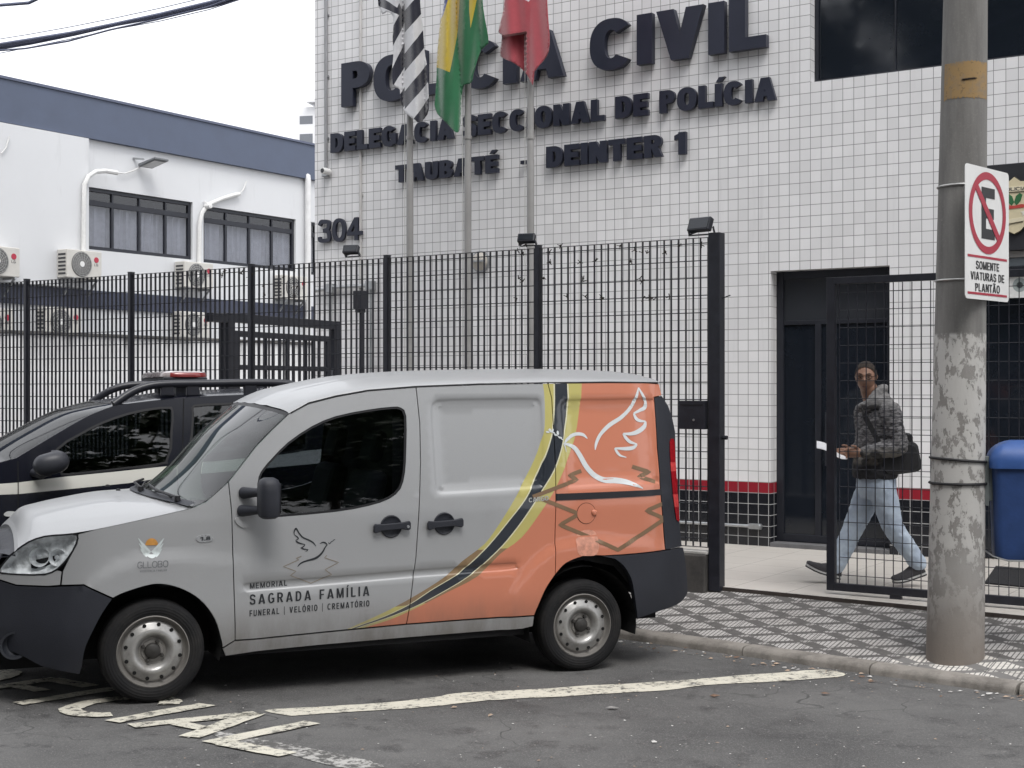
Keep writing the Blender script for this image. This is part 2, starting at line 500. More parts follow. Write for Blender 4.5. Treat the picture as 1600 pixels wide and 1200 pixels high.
    if ch == "4":
        w = .84 * wd; x = w * .62
        return [rect(x - s * .5, 0, x + s * .5, 1), rect(0, .22, w, .22 + t), [(0, .22), (0, .22 + t), (x - s * .5, 1), (x + s * .1, 1), (x + s * .1, .9), (s * .8, .22 + t * .4)]], [], w
    return [], [], .3
def lettering(name, txt, fn, m, parent, w, h, s=.27, t=.21, wd=1.0, gap=.09, ext=0.0, bevel=0.0):
    """raised or printed capitals: w wide, h tall capitals; vertices through fn(x, y, depth) with depth 0 (back) .. ext (front)"""
    x = 0.0; items = []
    for ch in txt:
        so, ho, gw = glyph(ch, s, t, wd)
        items.append((x, so, ho)); x += gw + gap
    total = x - gap; kx = w / total
    mb = MB()
    for gx, so, ho in items:
        if not so: continue
        pts, edges = [], []
        for lp in so + ho:
            k = len(pts); pts += [Vector((p[0] + gx, p[1])) for p in lp]; edges += [(k + i, k + (i + 1) % len(lp)) for i in range(len(lp))]
        V, E, Fc, _, _, _ = geometry.delaunay_2d_cdt(pts, edges, [], 0, 1e-6)
        S = [[(p[0] + gx, p[1]) for p in lp] for lp in so]; Hh = [[(p[0] + gx, p[1]) for p in lp] for lp in ho]
        k = len(mb.v); mb.v += [tuple(fn(p[0] * kx, p[1] * h, ext)) for p in V]; nb_ = len(V)
        if ext: mb.v += [tuple(fn(p[0] * kx, p[1] * h, 0)) for p in V]
        cnt = {}
        for f in Fc:
            c = sum((Vector(V[i]) for i in f), Vector((0, 0))) / len(f)
            if not any(inside(c, q) for q in S) or any(inside(c, q) for q in Hh): continue
            f = list(f) if area([V[i] for i in f]) > 0 else list(reversed(f))
            mb.f.append(tuple(i + k for i in f)); mb.m.append(0)
            for i in range(len(f)):
                e = (f[i], f[(i + 1) % len(f)]); q = tuple(sorted(e)); cnt[q] = None if q in cnt else e
        if ext:
            for e in cnt.values():
                if e: mb.f.append((e[1] + k, e[0] + k, e[0] + k + nb_, e[1] + k + nb_)); mb.m.append(0)
    used = sorted({i for f in mb.f for i in f}); re = {o: n for n, o in enumerate(used)}
    mb.v = [mb.v[i] for i in used]; mb.f = [tuple(re[i] for i in f) for f in mb.f]
    return mb.build(name, m, parent, fix=False)
# ------------------------------------------------------------------ ground materials
def asphalt():
    n = NT("asphalt"); o = n.tc.outputs["Object"]
    big = n.noise(o, .55, 5, .6); mid = n.noise(o, 3.2, 6, .7); fine = n.noise(o, 130, 3, .75); grit = n.noise(o, 70, 2, .5)
    c = n.mix(n.rng(big, .38, .62), (.058, .057, .057), (.122, .120, .117))
    c = n.mix(n.rng(mid, .53, .66, 0, .75), c, (.024, .023, .024))          # oil and damp patches
    c = n.mix(n.rng(fine, .50, .68, 0, .85), c, (.19, .185, .18))
    c = n.mix(n.rng(grit, .64, .70, 0, .6), c, (.20, .19, .18))
    v = n.N.new("ShaderNodeTexVoronoi"); v.inputs["Scale"].default_value = 13; n.link(o, v.inputs["Vector"])
    c = n.mix(n.math('MULTIPLY', n.rng(v.outputs["Distance"], .10, .06), n.rng(mid, .5, .56)), c, (.26, .25, .235))
    # thin cracks
    v2 = n.N.new("ShaderNodeTexVoronoi"); v2.feature = 'DISTANCE_TO_EDGE'; v2.inputs["Scale"].default_value = .8
    wob = n.N.new("ShaderNodeVectorMath"); wob.operation = 'ADD'; nn = n.N.new("ShaderNodeTexNoise"); nn.inputs["Scale"].default_value = 2.5
    n.link(o, nn.inputs["Vector"]); sc = n.N.new("ShaderNodeVectorMath"); sc.operation = 'SCALE'; sc.inputs["Scale"].default_value = .6
    n.link(nn.outputs["Color"], sc.inputs[0]); n.link(o, wob.inputs[0]); n.link(sc.outputs[0], wob.inputs[1]); n.link(wob.outputs[0], v2.inputs["Vector"])
    c = n.mix(n.math('MULTIPLY', n.rng(v2.outputs["Distance"], .006, .002), n.rng(big, .45, .6, 0, .7)), c, (.018, .018, .018))
    n.link(c, n.b.inputs["Base Color"])
    n.link(n.rng(mid, .4, .7, .92, .6), n.b.inputs["Roughness"])
    h = n.math('ADD', n.math('MULTIPLY', fine, .6), n.math('MULTIPLY', grit, .5))
    n.bump(h, .55, .008)
    return n.m
def pavement_mat():
    n = NT("patterned_pavement"); o = n.sep(n.tc.outputs["Object"]); x, y = o[0], o[1]
    wob = n.noise(n.tc.outputs["Object"], 9, 2)
    # lattice A=(.155,-.10) B=(.22,.092): solve p = a*A + b*B
    A, B = (.184, -.119), (.259, .110); det = A[0] * B[1] - A[1] * B[0]
    al = n.math('ADD', n.math('MULTIPLY', x, B[1] / det), n.math('MULTIPLY', y, -B[0] / det))
    be = n.math('ADD', n.math('MULTIPLY', x, -A[1] / det), n.math('MULTIPLY', y, A[0] / det))
    fa, fb = n.math('FRACT', al), n.math('FRACT', be)
    isl = n.math('MULTIPLY', n.math('LESS_THAN', fa, .73), n.math('LESS_THAN', fb, .67))
    isl2 = n.math('MULTIPLY', n.math('GREATER_THAN', fa, .79), n.math('GREATER_THAN', fb, .77))     # small diamonds between
    rib = n.math('LESS_THAN', n.math('FRACT', n.math('DIVIDE', x, .030)), .74)
    row = n.math('LESS_THAN', n.math('FRACT', n.math('DIVIDE', y, .05)), .9)
    white = n.math('MULTIPLY', n.math('MAXIMUM', isl, n.math('MULTIPLY', isl2, .8)), n.math('MULTIPLY', rib, n.math('MAXIMUM', row, .6)))
    dirt = n.noise(n.tc.outputs["Object"], 2.0, 6, .7); fine = n.noise(n.tc.outputs["Object"], 60, 4, .7)
    # newer tiles round the pole are cleaner
    px, py = PAVE_POLE
    dd = n.math('SQRT', n.math('ADD', n.math('POWER', n.math('SUBTRACT', x, px + .15), 2.0), n.math('POWER', n.math('MULTIPLY', n.math('SUBTRACT', y, py - .2), 1.9), 2.0)))
    near = n.rng(n.math('ADD', dd, n.math('MULTIPLY', wob, .3)), .62, .66, 1, 0)
    wc = n.mix(near, (.44, .425, .41), (.66, .63, .585))
    wc = n.mix(n.rng(dirt, .45, .7, 0, .6), wc, (.27, .25, .235))
    gc = n.mix(near, (.088, .083, .080), (.17, .165, .16))
    gc = n.mix(n.rng(dirt, .5, .72, 0, .6), gc, (.085, .08, .077))
    c = n.mix(white, gc, wc)
    jx = n.math('LESS_THAN', n.math('FRACT', n.math('DIVIDE', x, .2)), .035)
    jy = n.math('LESS_THAN', n.math('FRACT', n.math('DIVIDE', y, .2)), .03)
    c = n.mix(n.math('MULTIPLY', n.math('MAXIMUM', jx, jy), .75), c, (.05, .047, .045))
    c = n.mix(n.rng(fine, .45, .75, 0, .35), c, (.2, .19, .18))
    n.link(c, n.b.inputs["Base Color"]); n.b.inputs["Roughness"].default_value = .85
    n.bump(n.math('MULTIPLY', white, rib), .5, .004)
    return n.m
def tiles(name, col, grout, pitch=.104, zph=.83, joint=.0034, rough=.22, cvar=.05, brick=False, xyplane=False, w=None, bumpy=.25, spec=.5):
    n = NT(name); o = n.sep(n.tc.outputs["Object"])
    if xyplane: vec = n.comb(o[0], o[1])
    else: vec = n.comb(n.math('ADD', o[0], o[1]), n.math('SUBTRACT', o[2], zph))
    b = n.N.new("ShaderNodeTexBrick"); b.offset = .5 if brick else 0.0; b.squash = 1.0
    n.link(vec, b.inputs["Vector"])
    b.inputs["Scale"].default_value = 1.0; b.inputs["Mortar Size"].default_value = joint
    b.inputs["Mortar Smooth"].default_value = .15; b.inputs["Brick Width"].default_value = w or pitch; b.inputs["Row Height"].default_value = pitch
    b.inputs["Bias"].default_value = 0.0
    b.inputs["Color1"].default_value = (*[k * (1 - cvar) for k in col], 1); b.inputs["Color2"].default_value = (*[min(1, k * (1 + cvar)) for k in col], 1)
    b.inputs["Mortar"].default_value = (*grout, 1)
    grime = n.noise(n.tc.outputs["Object"], 1.3, 6, .7)
    c = n.mix(n.rng(grime, .42, .75, 0, .20), b.outputs["Color"], tuple(k * .62 for k in col))
    run = n.noise(n.comb(n.math('MULTIPLY', o[0], 7.0), n.math('MULTIPLY', o[1], 7.0), n.math('MULTIPLY', o[2], .5)), 1.0, 6, .7)
    c = n.mix(n.rng(run, .56, .78, 0, .30), c, tuple(k * .55 for k in col))          # rain runs
    n.link(c, n.b.inputs["Base Color"])
    n.b.inputs["Specular IOR Level"].default_value = spec
    n.link(n.rng(b.outputs["Fac"], 0, 1, rough, .85), n.b.inputs["Roughness"])
    inv = n.math('SUBTRACT', 1.0, b.outputs["Fac"])
    n.bump(inv, bumpy, .003)
    return n.m
def concrete(name, col, dark=(.06, .055, .05), scale=3.0, amt=.7, bumpy=.4):
    n = NT(name); o = n.tc.outputs["Object"]
    a = n.noise(o, scale, 7, .7); f = n.noise(o, scale * 22, 4, .7)
    c = n.mix(n.rng(a, .42, .72, 0, amt), col, dark)
    c = n.mix(n.rng(f, .5, .8, 0, .4), c, tuple(k * .55 for k in col))
    n.link(c, n.b.inputs["Base Color"]); n.b.inputs["Roughness"].default_value = .88
    n.bump(f, bumpy, .006)
    return n.m
def stained_wall(name, col, stain=(.10, .095, .088), drip=True, top=None, lo=.5, hi=.75, amt=.85):
    """painted render with mould running down from its top edge"""
    n = NT(name); o = n.tc.outputs["Object"]; s = n.sep(o)
    st = n.comb(n.math('MULTIPLY', s[0], 3.2), n.math('MULTIPLY', s[1], 3.2), n.math('MULTIPLY', s[2], .55))
    a = n.noise(st, 1.0, 7, .72); g = n.noise(o, .6, 5); f = n.noise(o, 40, 3)
    m = n.rng(a, lo, hi, 0, amt)
    if top is not None: m = n.math('MULTIPLY', m, n.rng(s[2], top - .75, top - .02, 0.0, 1.0))
    c = n.mix(m, col, stain)
    c = n.mix(n.rng(g, .45, .7, 0, .12), c, tuple(k * .7 for k in col))
    n.link(c, n.b.inputs["Base Color"]); n.b.inputs["Roughness"].default_value = .8
    n.bump(f, .12, .004)
    return n.m
def paint_mark(name, col, wear=0.0):
    """worn road paint: the asphalt shows through where it has flaked"""
    n = NT(name); o = n.tc.outputs["Object"]
    a = n.noise(o, 26, 6, .75); b = n.noise(o, 5, 4); f = n.noise(o, 150, 3)
    c = n.mix(n.rng(b, .4, .7, 0, .5), col, tuple(k * .72 for k in col))
    c = n.mix(n.rng(n.math('ADD', n.math('MULTIPLY', a, .8), n.math('MULTIPLY', b, .35)), .635 - wear, .71 - wear, 0, .95), c, (.07, .068, .065))
    c = n.mix(n.rng(f, .6, .72, 0, .5), c, tuple(k * .5 for k in col))
    n.link(c, n.b.inputs["Base Color"]); n.b.inputs["Roughness"].default_value = .75
    n.bump(f, .3, .004)
    return n.m

M_black_metal = mat("black_painted_steel", (.018, .019, .026), .42, 0, .25, 14, .15, 90)
M_dark_alu = mat("dark_aluminium", (.022, .024, .032), .38, .2, .15, 5)
M_glass_dark = mat("dark_window_glass", (.010, .013, .019), .04, 0, .05, 3, 0, 60, .6)
M_glass_mid = mat("office_window_glass", (.03, .034, .042), .06, 0, .2, 2, 0, 60, .45)
M_steel = mat("galvanised_steel", (.42, .43, .44), .42, .85, .15, 9)
M_white = mat("white_enamel", (.72, .72, .71), .4, 0, .06, 5)
M_navy = mat("navy_lettering", (.020, .023, .040), .34, 0, .12, 3)

# ------------------------------------------------------------------ road, kerb, pavement, forecourt
def road_mesh(name, corners, m, dz=0.0, kind="structure"):
    mb = MB(); mb.add([(x, y, zroad(x, y) + dz) for x, y in corners], [tuple(range(len(corners)))])
    o = mb.build(name, m, fix=False); o["kind"] = kind; return o
road_mesh("road", [(-260, -200), (260, -200), (260, 330), (-260, 330)], asphalt())

KA = gz(1000, 983, .03); KB = gz(1600, 1066, .03)              # inner (pavement) edge of the kerb
kd = (KB - KA).normalized(); kn = Vector((-kd.y, kd.x, 0)).normalized()
fd, fn_ = FE.d, FE.n
K0 = KA - fd * 9.0; K3 = KB + fd * 9.0
kerb_line = [K0, KA, KB, K3]
for k in (K0, K3): k.z = .03
# kerb: a run of cast lengths with a worn rounded edge
kerb_m = concrete("kerb_concrete", (.27, .25, .225), (.07, .062, .055), 5, .85, .6)
mbk = MB()
def kerb_run(a, b, n0):
    d = (b - a); L = d.length; d.normalize(); q = Vector((d.y, -d.x, 0))
    if q.y > 0: q = -q
    cnt = max(1, round(L / 1.0))
    for i in range(cnt):
        p0, p1 = a + d * (L * i / cnt + .004), a + d * (L * (i + 1) / cnt - .004)
        jit = rnd.uniform(-.006, .006); sub = 6; rows = []
        for k in range(sub + 1):
            p = p0.lerp(p1, k / sub); nz = noise.noise(p * 3.0) * .006
            row = []
            for off, z in ((-.002, -.12), (0, .0), (.085, -.003), (.11, -.014), (.122, -.035), (.124, -.30)):
                w = p + q * (off + nz + jit); row.append(Vector((w.x, w.y, .034 + z + nz * .5)))
            rows.append(row)
        k0 = len(mbk.v); m = len(rows[0]); mbk.v += [tuple(v) for r in rows for v in r]
        for i2 in range(sub):
            for j in range(m - 1):
                mbk.f.append((k0 + i2 * m + j, k0 + i2 * m + j + 1, k0 + (i2 + 1) * m + j + 1, k0 + (i2 + 1) * m + j)); mbk.m.append(0)
        mbk.f.append(tuple(k0 + j for j in range(m))); mbk.m.append(0)
        mbk.f.append(tuple(k0 + sub * m + j for j in range(m))); mbk.m.append(0)
for a, b in zip(kerb_line[:-1], kerb_line[1:]): kerb_run(a, b, 0)
ko = mbk.build("kerb", kerb_m, smooth=True); ko["kind"] = "structure"

POLE_AX = gz(1498, 1033, .075) + Vector((.03, .165, 0))        # centre of the street pole's foot
pv = POLE_AX - FE.o
PAVE_POLE = (pv.dot(FE.d), pv.dot(FE.n))
FLOOR_Z = .225
E0 = gz(1140, 918, FLOOR_Z); E1 = gz(1600, 962, FLOOR_Z)
ed = (E1 - E0).normalized()
edge_line = [E0 - FE.d * 9.0, E0, E1, E1 + FE.d * 9.0]
mbp = MB()
Minv = (Matrix.Translation(FE.o) @ Matrix.Rotation(FE.a, 4, 'Z')).inverted()
for i in range(3):
    a, b, c, d = kerb_line[i], kerb_line[i + 1], edge_line[i + 1], edge_line[i]
    N_ = 14
    for k in range(N_):
        q = [a.lerp(b, k / N_), a.lerp(b, (k + 1) / N_), d.lerp(c, (k + 1) / N_), d.lerp(c, k / N_)]
        q = [Vector((p.x, p.y, .028 if j < 2 else FLOOR_Z - .03)) for j, p in enumerate(q)]
        mbp.add([tuple(Minv @ p) for p in q], [(0, 1, 2, 3)])
pave = mbp.build("pavement", pavement_mat(), fix=False); pave.location = FE.o; pave.rotation_euler = (0, 0, FE.a); pave["kind"] = "structure"
floor_m = tiles("porcelain_floor", (.60, .565, .52), (.33, .31, .285), .46, 0, .003, .3, .03, False, True, .46, .1)
mbf = MB()
fl = [edge_line[0], edge_line[1], edge_line[2], edge_line[3]]
back = [edge_line[3] + FE.n * 3.1, edge_line[0] + FE.n * 22 - FE.d * 3]
poly = [tuple(Minv @ Vector((p.x, p.y, FLOOR_Z))) for p in fl + back]
n_ = len(poly)
mbf.add(poly, [tuple(range(n_))])
low = [(x, y, z - .28) for x, y, z in poly]
mbf.add(poly[:4] + low[:4], [(0, 4, 5, 1), (1, 5, 6, 2), (2, 6, 7, 3)], 1)
flo = mbf.build("forecourt_floor", [floor_m, mat("floor_edge_mortar", (.055, .045, .04), .9, 0, .3, 20)], fix=False)
flo.location = FE.o; flo.rotation_euler = (0, 0, FE.a); flo["kind"] = "structure"

# ------------------------------------------------------------------ road paint
paint_y = paint_mark("worn_cream_paint", (.62, .59, .50), .04); paint_w = paint_mark("worn_grey_paint", (.44, .43, .41), .10)
def road_strip(name, px_poly, m, dz=.004):
    pts = smoothpoly(px_poly, True, 3)
    pts = [(x + rnd.uniform(-1.0, 1.0), y + rnd.uniform(-.5, .5)) for x, y in pts]
    P = [groad(x, y) for x, y in pts]; V = [Vector((p.x, p.y)) for p in P]
    mb = MB(); mb.add([(p.x, p.y, p.z + dz) for p in P], [tuple(range(len(P)))])
    o = mb.build(name, m, fix=False)
    if o.data.polygons[0].normal.z < 0: o.data.flip_normals()
    o["kind"] = "structure"; return o
road_strip("painted_bay_line", [(414, 1111), (470, 1107), (540, 1103), (610, 1098), (680, 1090), (700, 1086), (745, 1082), (830, 1078), (920, 1072), (1000, 1068), (1080, 1063), (1160, 1056), (1240, 1050), (1290, 1047), (1322, 1055),
    (1290, 1060), (1200, 1066), (1100, 1072), (1040, 1080), (960, 1084), (880, 1089), (800, 1093), (745, 1097), (690, 1103), (640, 1108), (560, 1112), (480, 1118), (455, 1119)], paint_y)
road_strip("old_painted_strip", [(330, 1143), (375, 1149), (409, 1156), (470, 1167), (530, 1179), (575, 1189), (600, 1199), (560, 1203), (512, 1196), (456, 1181), (400, 1168), (345, 1155)], paint_w, .003)
# the word laid out on the tarmac, letter by letter: capitals as strokes, their tops towards the kerb
Lc = groad(337, 1161); adv = FE.d.copy(); upv = FE.n.copy()
lett = MB()
def lt(ax, up):      # metres along the word / up the letter, measured from the foot of the L
    p = Lc + adv * (ax + .17 * up) + upv * up      # the painter's letters lean
    return (p.x, p.y, zroad(p.x, p.y) + .0075)
def lstroke(pts, w):
    q = []
    for i in range(len(pts) - 1):
        a, b = Vector(pts[i]), Vector(pts[i + 1]); k = max(2, int((b - a).length / .06))
        q += [a.lerp(b, j / k) for j in range(k)]
    q.append(Vector(pts[-1]))
    q = [(p.x + rnd.uniform(-.006, .006), p.y + rnd.uniform(-.006, .006)) for p in q]
    stroke(lett, q, [w * rnd.uniform(.92, 1.06) for _ in q], lambda x, y: lt(x, y))
def arc(cx, cy, rx, ry, a0, a1, k=16):
    return [(cx + rx * math.cos(R(a0 + (a1 - a0) * i / k)), cy + ry * math.sin(R(a0 + (a1 - a0) * i / k))) for i in range(k + 1)]
HT, SW = .58, .054
lstroke([(0, -.03), (0, HT)], SW); lstroke([(.05, 0.01), (.45, 0.01)], SW)                   # L
x = -.58; lstroke([(x, 0), (x + .205, HT)], SW); lstroke([(x + .205, HT - .02), (x + .41, 0)], SW * 1.1); lstroke([(x + .11, .17), (x + .32, .17)], SW * .8)   # A
x = -.74; lstroke([(x, 0), (x, HT)], SW)                                                    # I
x = -1.26; lstroke(arc(x + .22, HT / 2, .20, HT / 2 - .03, 40, 320), SW)                    # C
x = -1.48; lstroke([(x, 0), (x, HT)], SW)                                                   # I
x = -1.98; lstroke([(x, 0), (x, HT)], SW); lstroke([(x, HT - .04), (x + .36, HT - .04)], SW); lstroke([(x, HT * .52), (x + .28, HT * .52)], SW * .9)   # F
x = -2.60; lstroke(arc(x + .2, HT / 2, .20, HT / 2 - .03, 0, 360, 26), SW)                  # O
lo = lett.build("painted_road_lettering", paint_y, fix=False); lo["kind"] = "structure"
for p in lo.data.polygons:
    if p.normal.z < 0: p.flip() if hasattr(p, "flip") else None
# scraps, leaves and pebbles lying on the tarmac
lm = MB()
def scrap(p, s, mi, flat=.3):
    a = rnd.uniform(0, 6.28); k = rnd.choice((4, 5, 6)); vs = []
    for j in range(k):
        b = a + 6.28 * j / k; r = s * rnd.uniform(.6, 1.1)
        vs.append((p.x + math.cos(b) * r * rnd.uniform(.8, 1.6), p.y + math.sin(b) * r * .7, p.z + .004 + rnd.uniform(0, s * flat)))
    c = (p.x, p.y, p.z + .006 + s * flat); lm.add(vs + [c], [(j, (j + 1) % k, k) for j in range(k)], mi)
for _ in range(330):
    x, y = rnd.uniform(250, 1650), rnd.uniform(1035, 1230)
    if x < 700 and rnd.random() < .5: continue
    scrap(groad(x, y), rnd.choice((.003, .004, .005, .006, .009)), rnd.choice((0, 0, 1, 2)))
for _ in range(150):
    t = rnd.random(); p = KA.lerp(KB, t * 1.1 - .05) - kn * (.16 + abs(rnd.gauss(0, .14))); p.z = zroad(p.x, p.y)
    scrap(p, rnd.choice((.004, .006, .008, .014, .02)), rnd.choice((0, 1, 1, 2, 3)), .45)
for x, y, s, mi in ((1138, 1021, .035, 1), (1162, 1020, .03, 3), (957, 1109, .03, 2), (1115, 1089, .03, 3), (767, 1120, .028, 1), (710, 1107, .02, 1), (1288, 1086, .03, 3), (1357, 1052, .03, 0), (1334, 1046, .045, 3), (1022, 1161, .02, 0)):
    scrap(groad(x, y), s, mi, .4)
lfo = lm.build("fallen_leaf_litter", [mat("paper_scrap", (.55, .54, .52), .8), mat("pale_dry_leaf", (.36, .27, .20), .8, 0, .3, 30), mat("grey_pebble", (.30, .29, .28), .9, 0, .3, 40), mat("brown_dry_leaf", (.16, .10, .07), .8, 0, .3, 30)], fix=False)
tag(lfo, kind="stuff")

# ------------------------------------------------------------------ police building
tile_white = tiles("white_wall_tile", (.76, .755, .765), (.20, .20, .205), cvar=.06, joint=.0030)
tile_red = tiles("red_wall_tile", (.26, .018, .030), (.30, .28, .28), joint=.003)
tile_black = tiles("black_wall_tile", (.012, .013, .017), (.42, .42, .42), joint=.0032, rough=.15)
bld = frame_empty("police_station", FA)
tag(bld, "white tiled building with navy lettering, dark glazed doors and a red and black tiled base", "building")
sL = FA.st(492, 200)[0]; sR = 5.4; ZT = 9.2
ops = []
d_l, d_r = FA.st(1204, 600)[0], FA.st(1390, 600)[0]; d_top = FA.st(1300, 419)[1]
w_l = FA.st(1266, 60)[0]; w_bot = FA.st(1400, 112)[1]
e_l, e_top = FA.st(1512, 400)[0], FA.st(1570, 257)[1]
ops = [(d_l, d_r, .15, d_top), (w_l, 4.9, w_bot, w_bot + 2.2), (e_l, 4.6, .15, e_top)]
xb = sorted({sL, sR} | {v for o in ops for v in o[:2]}); zb = sorted({.15, .726, .83, ZT} | {v for o in ops for v in o[2:]})
wm = MB()
for i in range(len(xb) - 1):
    for j in range(len(zb) - 1):
        cx, cz = (xb[i] + xb[i + 1]) / 2, (zb[j] + zb[j + 1]) / 2
        if any(o[0] < cx < o[1] and o[2] < cz < o[3] for o in ops): continue
        wm.add([(xb[i], 0, zb[j]), (xb[i + 1], 0, zb[j]), (xb[i + 1], 0, zb[j + 1]), (xb[i], 0, zb[j + 1])], [(0, 1, 2, 3)], 2 if cz < .726 else 1 if cz < .83 else 0)
for o, dp in zip(ops, (.205, .17, .25)):
    for a, b in ((.15, .726), (.726, .83), (.83, ZT)):
        z0, z1 = max(a, o[2]), min(b, o[3])
        if z1 <= z0: continue
        mi = 2 if b == .726 else 1 if b == .83 else 0
        wm.add([(o[0], 0, z0), (o[0], 0, z1), (o[0], dp, z1), (o[0], dp, z0)], [(0, 1, 2, 3)], mi)
        wm.add([(o[1], 0, z0), (o[1], dp, z0), (o[1], dp, z1), (o[1], 0, z1)], [(0, 1, 2, 3)], mi)
    wm.add([(o[0], 0, o[3]), (o[1], 0, o[3]), (o[1], dp, o[3]), (o[0], dp, o[3])], [(0, 1, 2, 3)], 0)
    if o[2] > .2: wm.add([(o[0], 0, o[2]), (o[0], dp, o[2]), (o[1], dp, o[2]), (o[1], 0, o[2])], [(0, 1, 2, 3)], 0)
D_ = 9.0
wm.add([(sL, 0, .15), (sL, 0, ZT), (sL, D_, ZT), (sL, D_, .15)], [(0, 1, 2, 3)], 0)
wm.add([(sR, 0, .15), (sR, D_, .15), (sR, D_, ZT), (sR, 0, ZT)], [(0, 1, 2, 3)], 0)
wm.add([(sL, D_, .15), (sR, D_, .15), (sR, D_, ZT), (sL, D_, ZT)], [(0, 3, 2, 1)], 0)
wm.add([(sL, 0, ZT), (sR, 0, ZT), (sR, D_, ZT), (sL, D_, ZT)], [(0, 1, 2, 3)], 0)
wm.build("wall", [tile_white, tile_red, tile_black], bld, fix=False)
# glazed door in its recess
df = MB(); y0 = .2
tr_z = FA.st(1300, 503, .2)[1]
def framebars(mb, x0, x1, z0, z1, y, w, dp, mi=0):
    mb.box(x0, x0 + w, y, y + dp, z0, z1, mi); mb.box(x1 - w, x1, y, y + dp, z0, z1, mi)
    mb.box(x0 + w, x1 - w, y, y + dp, z0, z0 + w, mi); mb.box(x0 + w, x1 - w, y, y + dp, z1 - w, z1, mi)
door = MB(); framebars(door, d_l + .002, d_r - .002, FLOOR_Z + .045, d_top - .002, .14, .07, .055)
door.box(d_l + .07, d_r - .07, .145, .19, tr_z - .02, tr_z + .02); mid_x = d_l + (d_r - d_l) * .36
door.box(mid_x - .03, mid_x + .03, .147, .188, FLOOR_Z + .115, tr_z - .02)
dob = door.build("entrance_door", M_dark_alu, bld, bevel=.003)
g = MB(); g.box(d_l + .06, d_r - .06, .165, .173, FLOOR_Z + .1, tr_z - .015); g.build("door_glass", M_glass_dark, dob)
g = MB(); g.box(d_l + .06, d_r - .06, .160, .168, tr_z + .015, d_top - .06); g.build("transom_glass", mat("transom_glass", (.035, .038, .045), .05, 0, .1, 2, 0, 60, .9), dob)
g = MB(); g.tube([(mid_x + .1, .10, 1.0), (mid_x + .1, .10, 1.5)], .014, 8); g.box(mid_x + .09, mid_x + .11, .10, .16, 1.02, 1.05); g.box(mid_x + .09, mid_x + .11, .10, .16, 1.45, 1.48); g.build("door_handle", M_dark_alu, dob)
g = MB(); g.box(d_l, d_r, -.02, .3, FLOOR_Z - .02, FLOOR_Z + .04); g.build("door_sill", concrete("grey_granite", (.13, .13, .135), (.06, .06, .06), 20, .5, .1), bld, bevel=.004)
# upper window
uw = MB(); framebars(uw, w_l + .002, 4.88, w_bot + .002, w_bot + 2.18, .11, .035, .05)
mx = FA.st(1399, 60, .12)[0]
uw.box(mx - .006, mx + .006, .118, .15, w_bot + .037, w_bot + 2.14); uw.box(mx + 1.9, mx + 1.93, .118, .15, w_bot + .037, w_bot + 2.14)
uo = uw.build("upper_window", M_dark_alu, bld, bevel=.002)
g = MB(); g.box(w_l + .03, 4.86, .135, .143, w_bot + .03, w_bot + 2.15); g.build("window_glass", M_glass_dark, uo)
# second entrance: dark fascia with a crest, shutter box, glazing
f_bot = FA.st(1580, 392)[1]
g = MB(); g.box(e_l, 4.6, -.05, .12, f_bot, e_top - .003); g.build("fascia", mat("charcoal_fascia", (.022, .023, .028), .5, 0, .12, 4), bld, bevel=.004)
z1, z2, z3 = (FA.st(1580, y)[1] for y in (402, 416, 428))
g = MB(); g.box(e_l, 4.6, .0, .10, z1, f_bot - .002, 0); g.box(e_l, 4.6, .02, .11, z2, z1 - .002, 1); g.box(e_l, 4.6, .01, .12, z3, z2 - .002, 2)
g.build("shutter_box", [mat("grey_shutter", (.30, .29, .285), .5, .2, .1), mat("blue_grey_trim", (.13, .15, .17), .5), M_dark_alu], bld, bevel=.003)
eg = MB(); framebars(eg, e_l + .002, 4.58, FLOOR_Z + .01, z3 - .002, .17, .06, .05)
for k in range(1, 6): eg.box(e_l + k * .55 - .02, e_l + k * .55 + .02, .175, .21, FLOOR_Z + .07, z3 - .06)
eo = eg.build("side_entrance_door", M_dark_alu, bld, bevel=.002)
g = MB(); g.box(e_l + .05, 4.55, .19, .2, FLOOR_Z + .06, z3 - .05); g.build("door_glass", M_glass_dark, eo)
def fac_poly(px, v): return [FA.st(x, y, v) for x, y in px]
# shield crest
cr = MB(); C0 = FA.st(1586, 322, -.05)
def crest(pts, y0, y1, mi): cr.prism(ccw([(C0[0] + a, C0[1] + b) for a, b in pts]), y0, y1, mi)
shield = [(0, .245), (.05, .205), (.12, .20), (.155, .165), (.165, .05), (.15, -.06), (.11, -.15), (.05, -.215), (0, -.24), (-.05, -.215), (-.11, -.15), (-.15, -.06), (-.165, .05), (-.155, .165), (-.12, .20), (-.05, .205)]
crest([(a * 1.03, b * 1.03) for a, b in shield], -.072, -.052, 1); crest(shield, -.080, -.072, 0)
crest([(-.125, .12), (.125, .12), (.135, .175), (.10, .165), (-.10, .165), (-.135, .175)], -.084, -.080, 2)
crest([(.02, .0), (.055, .04), (.07, .09), (.045, .105), (.015, .08), (0, .03)], -.084, -.080, 3); crest([(-.02, .0), (-.055, .04), (-.07, .09), (-.045, .105), (-.015, .08), (0, .03)], -.084, -.080, 3)
crest([(-.10, -.03), (.09, -.02), (.12, .0), (.06, .01), (.0, .0), (-.08, .01)], -.084, -.080, 4)
st_ = []
for k in range(10):
    a = R(90 + 36 * k); r = .034 if k % 2 == 0 else .015; st_.append((.085 + r * math.cos(a), -.065 + r * math.sin(a)))
crest(st_, -.084, -.080, 5)
crest([(-.105, -.12), (.07, -.10), (.10, -.07), (.10, -.10), (.075, -.135), (-.09, -.155)], -.084, -.080, 2)
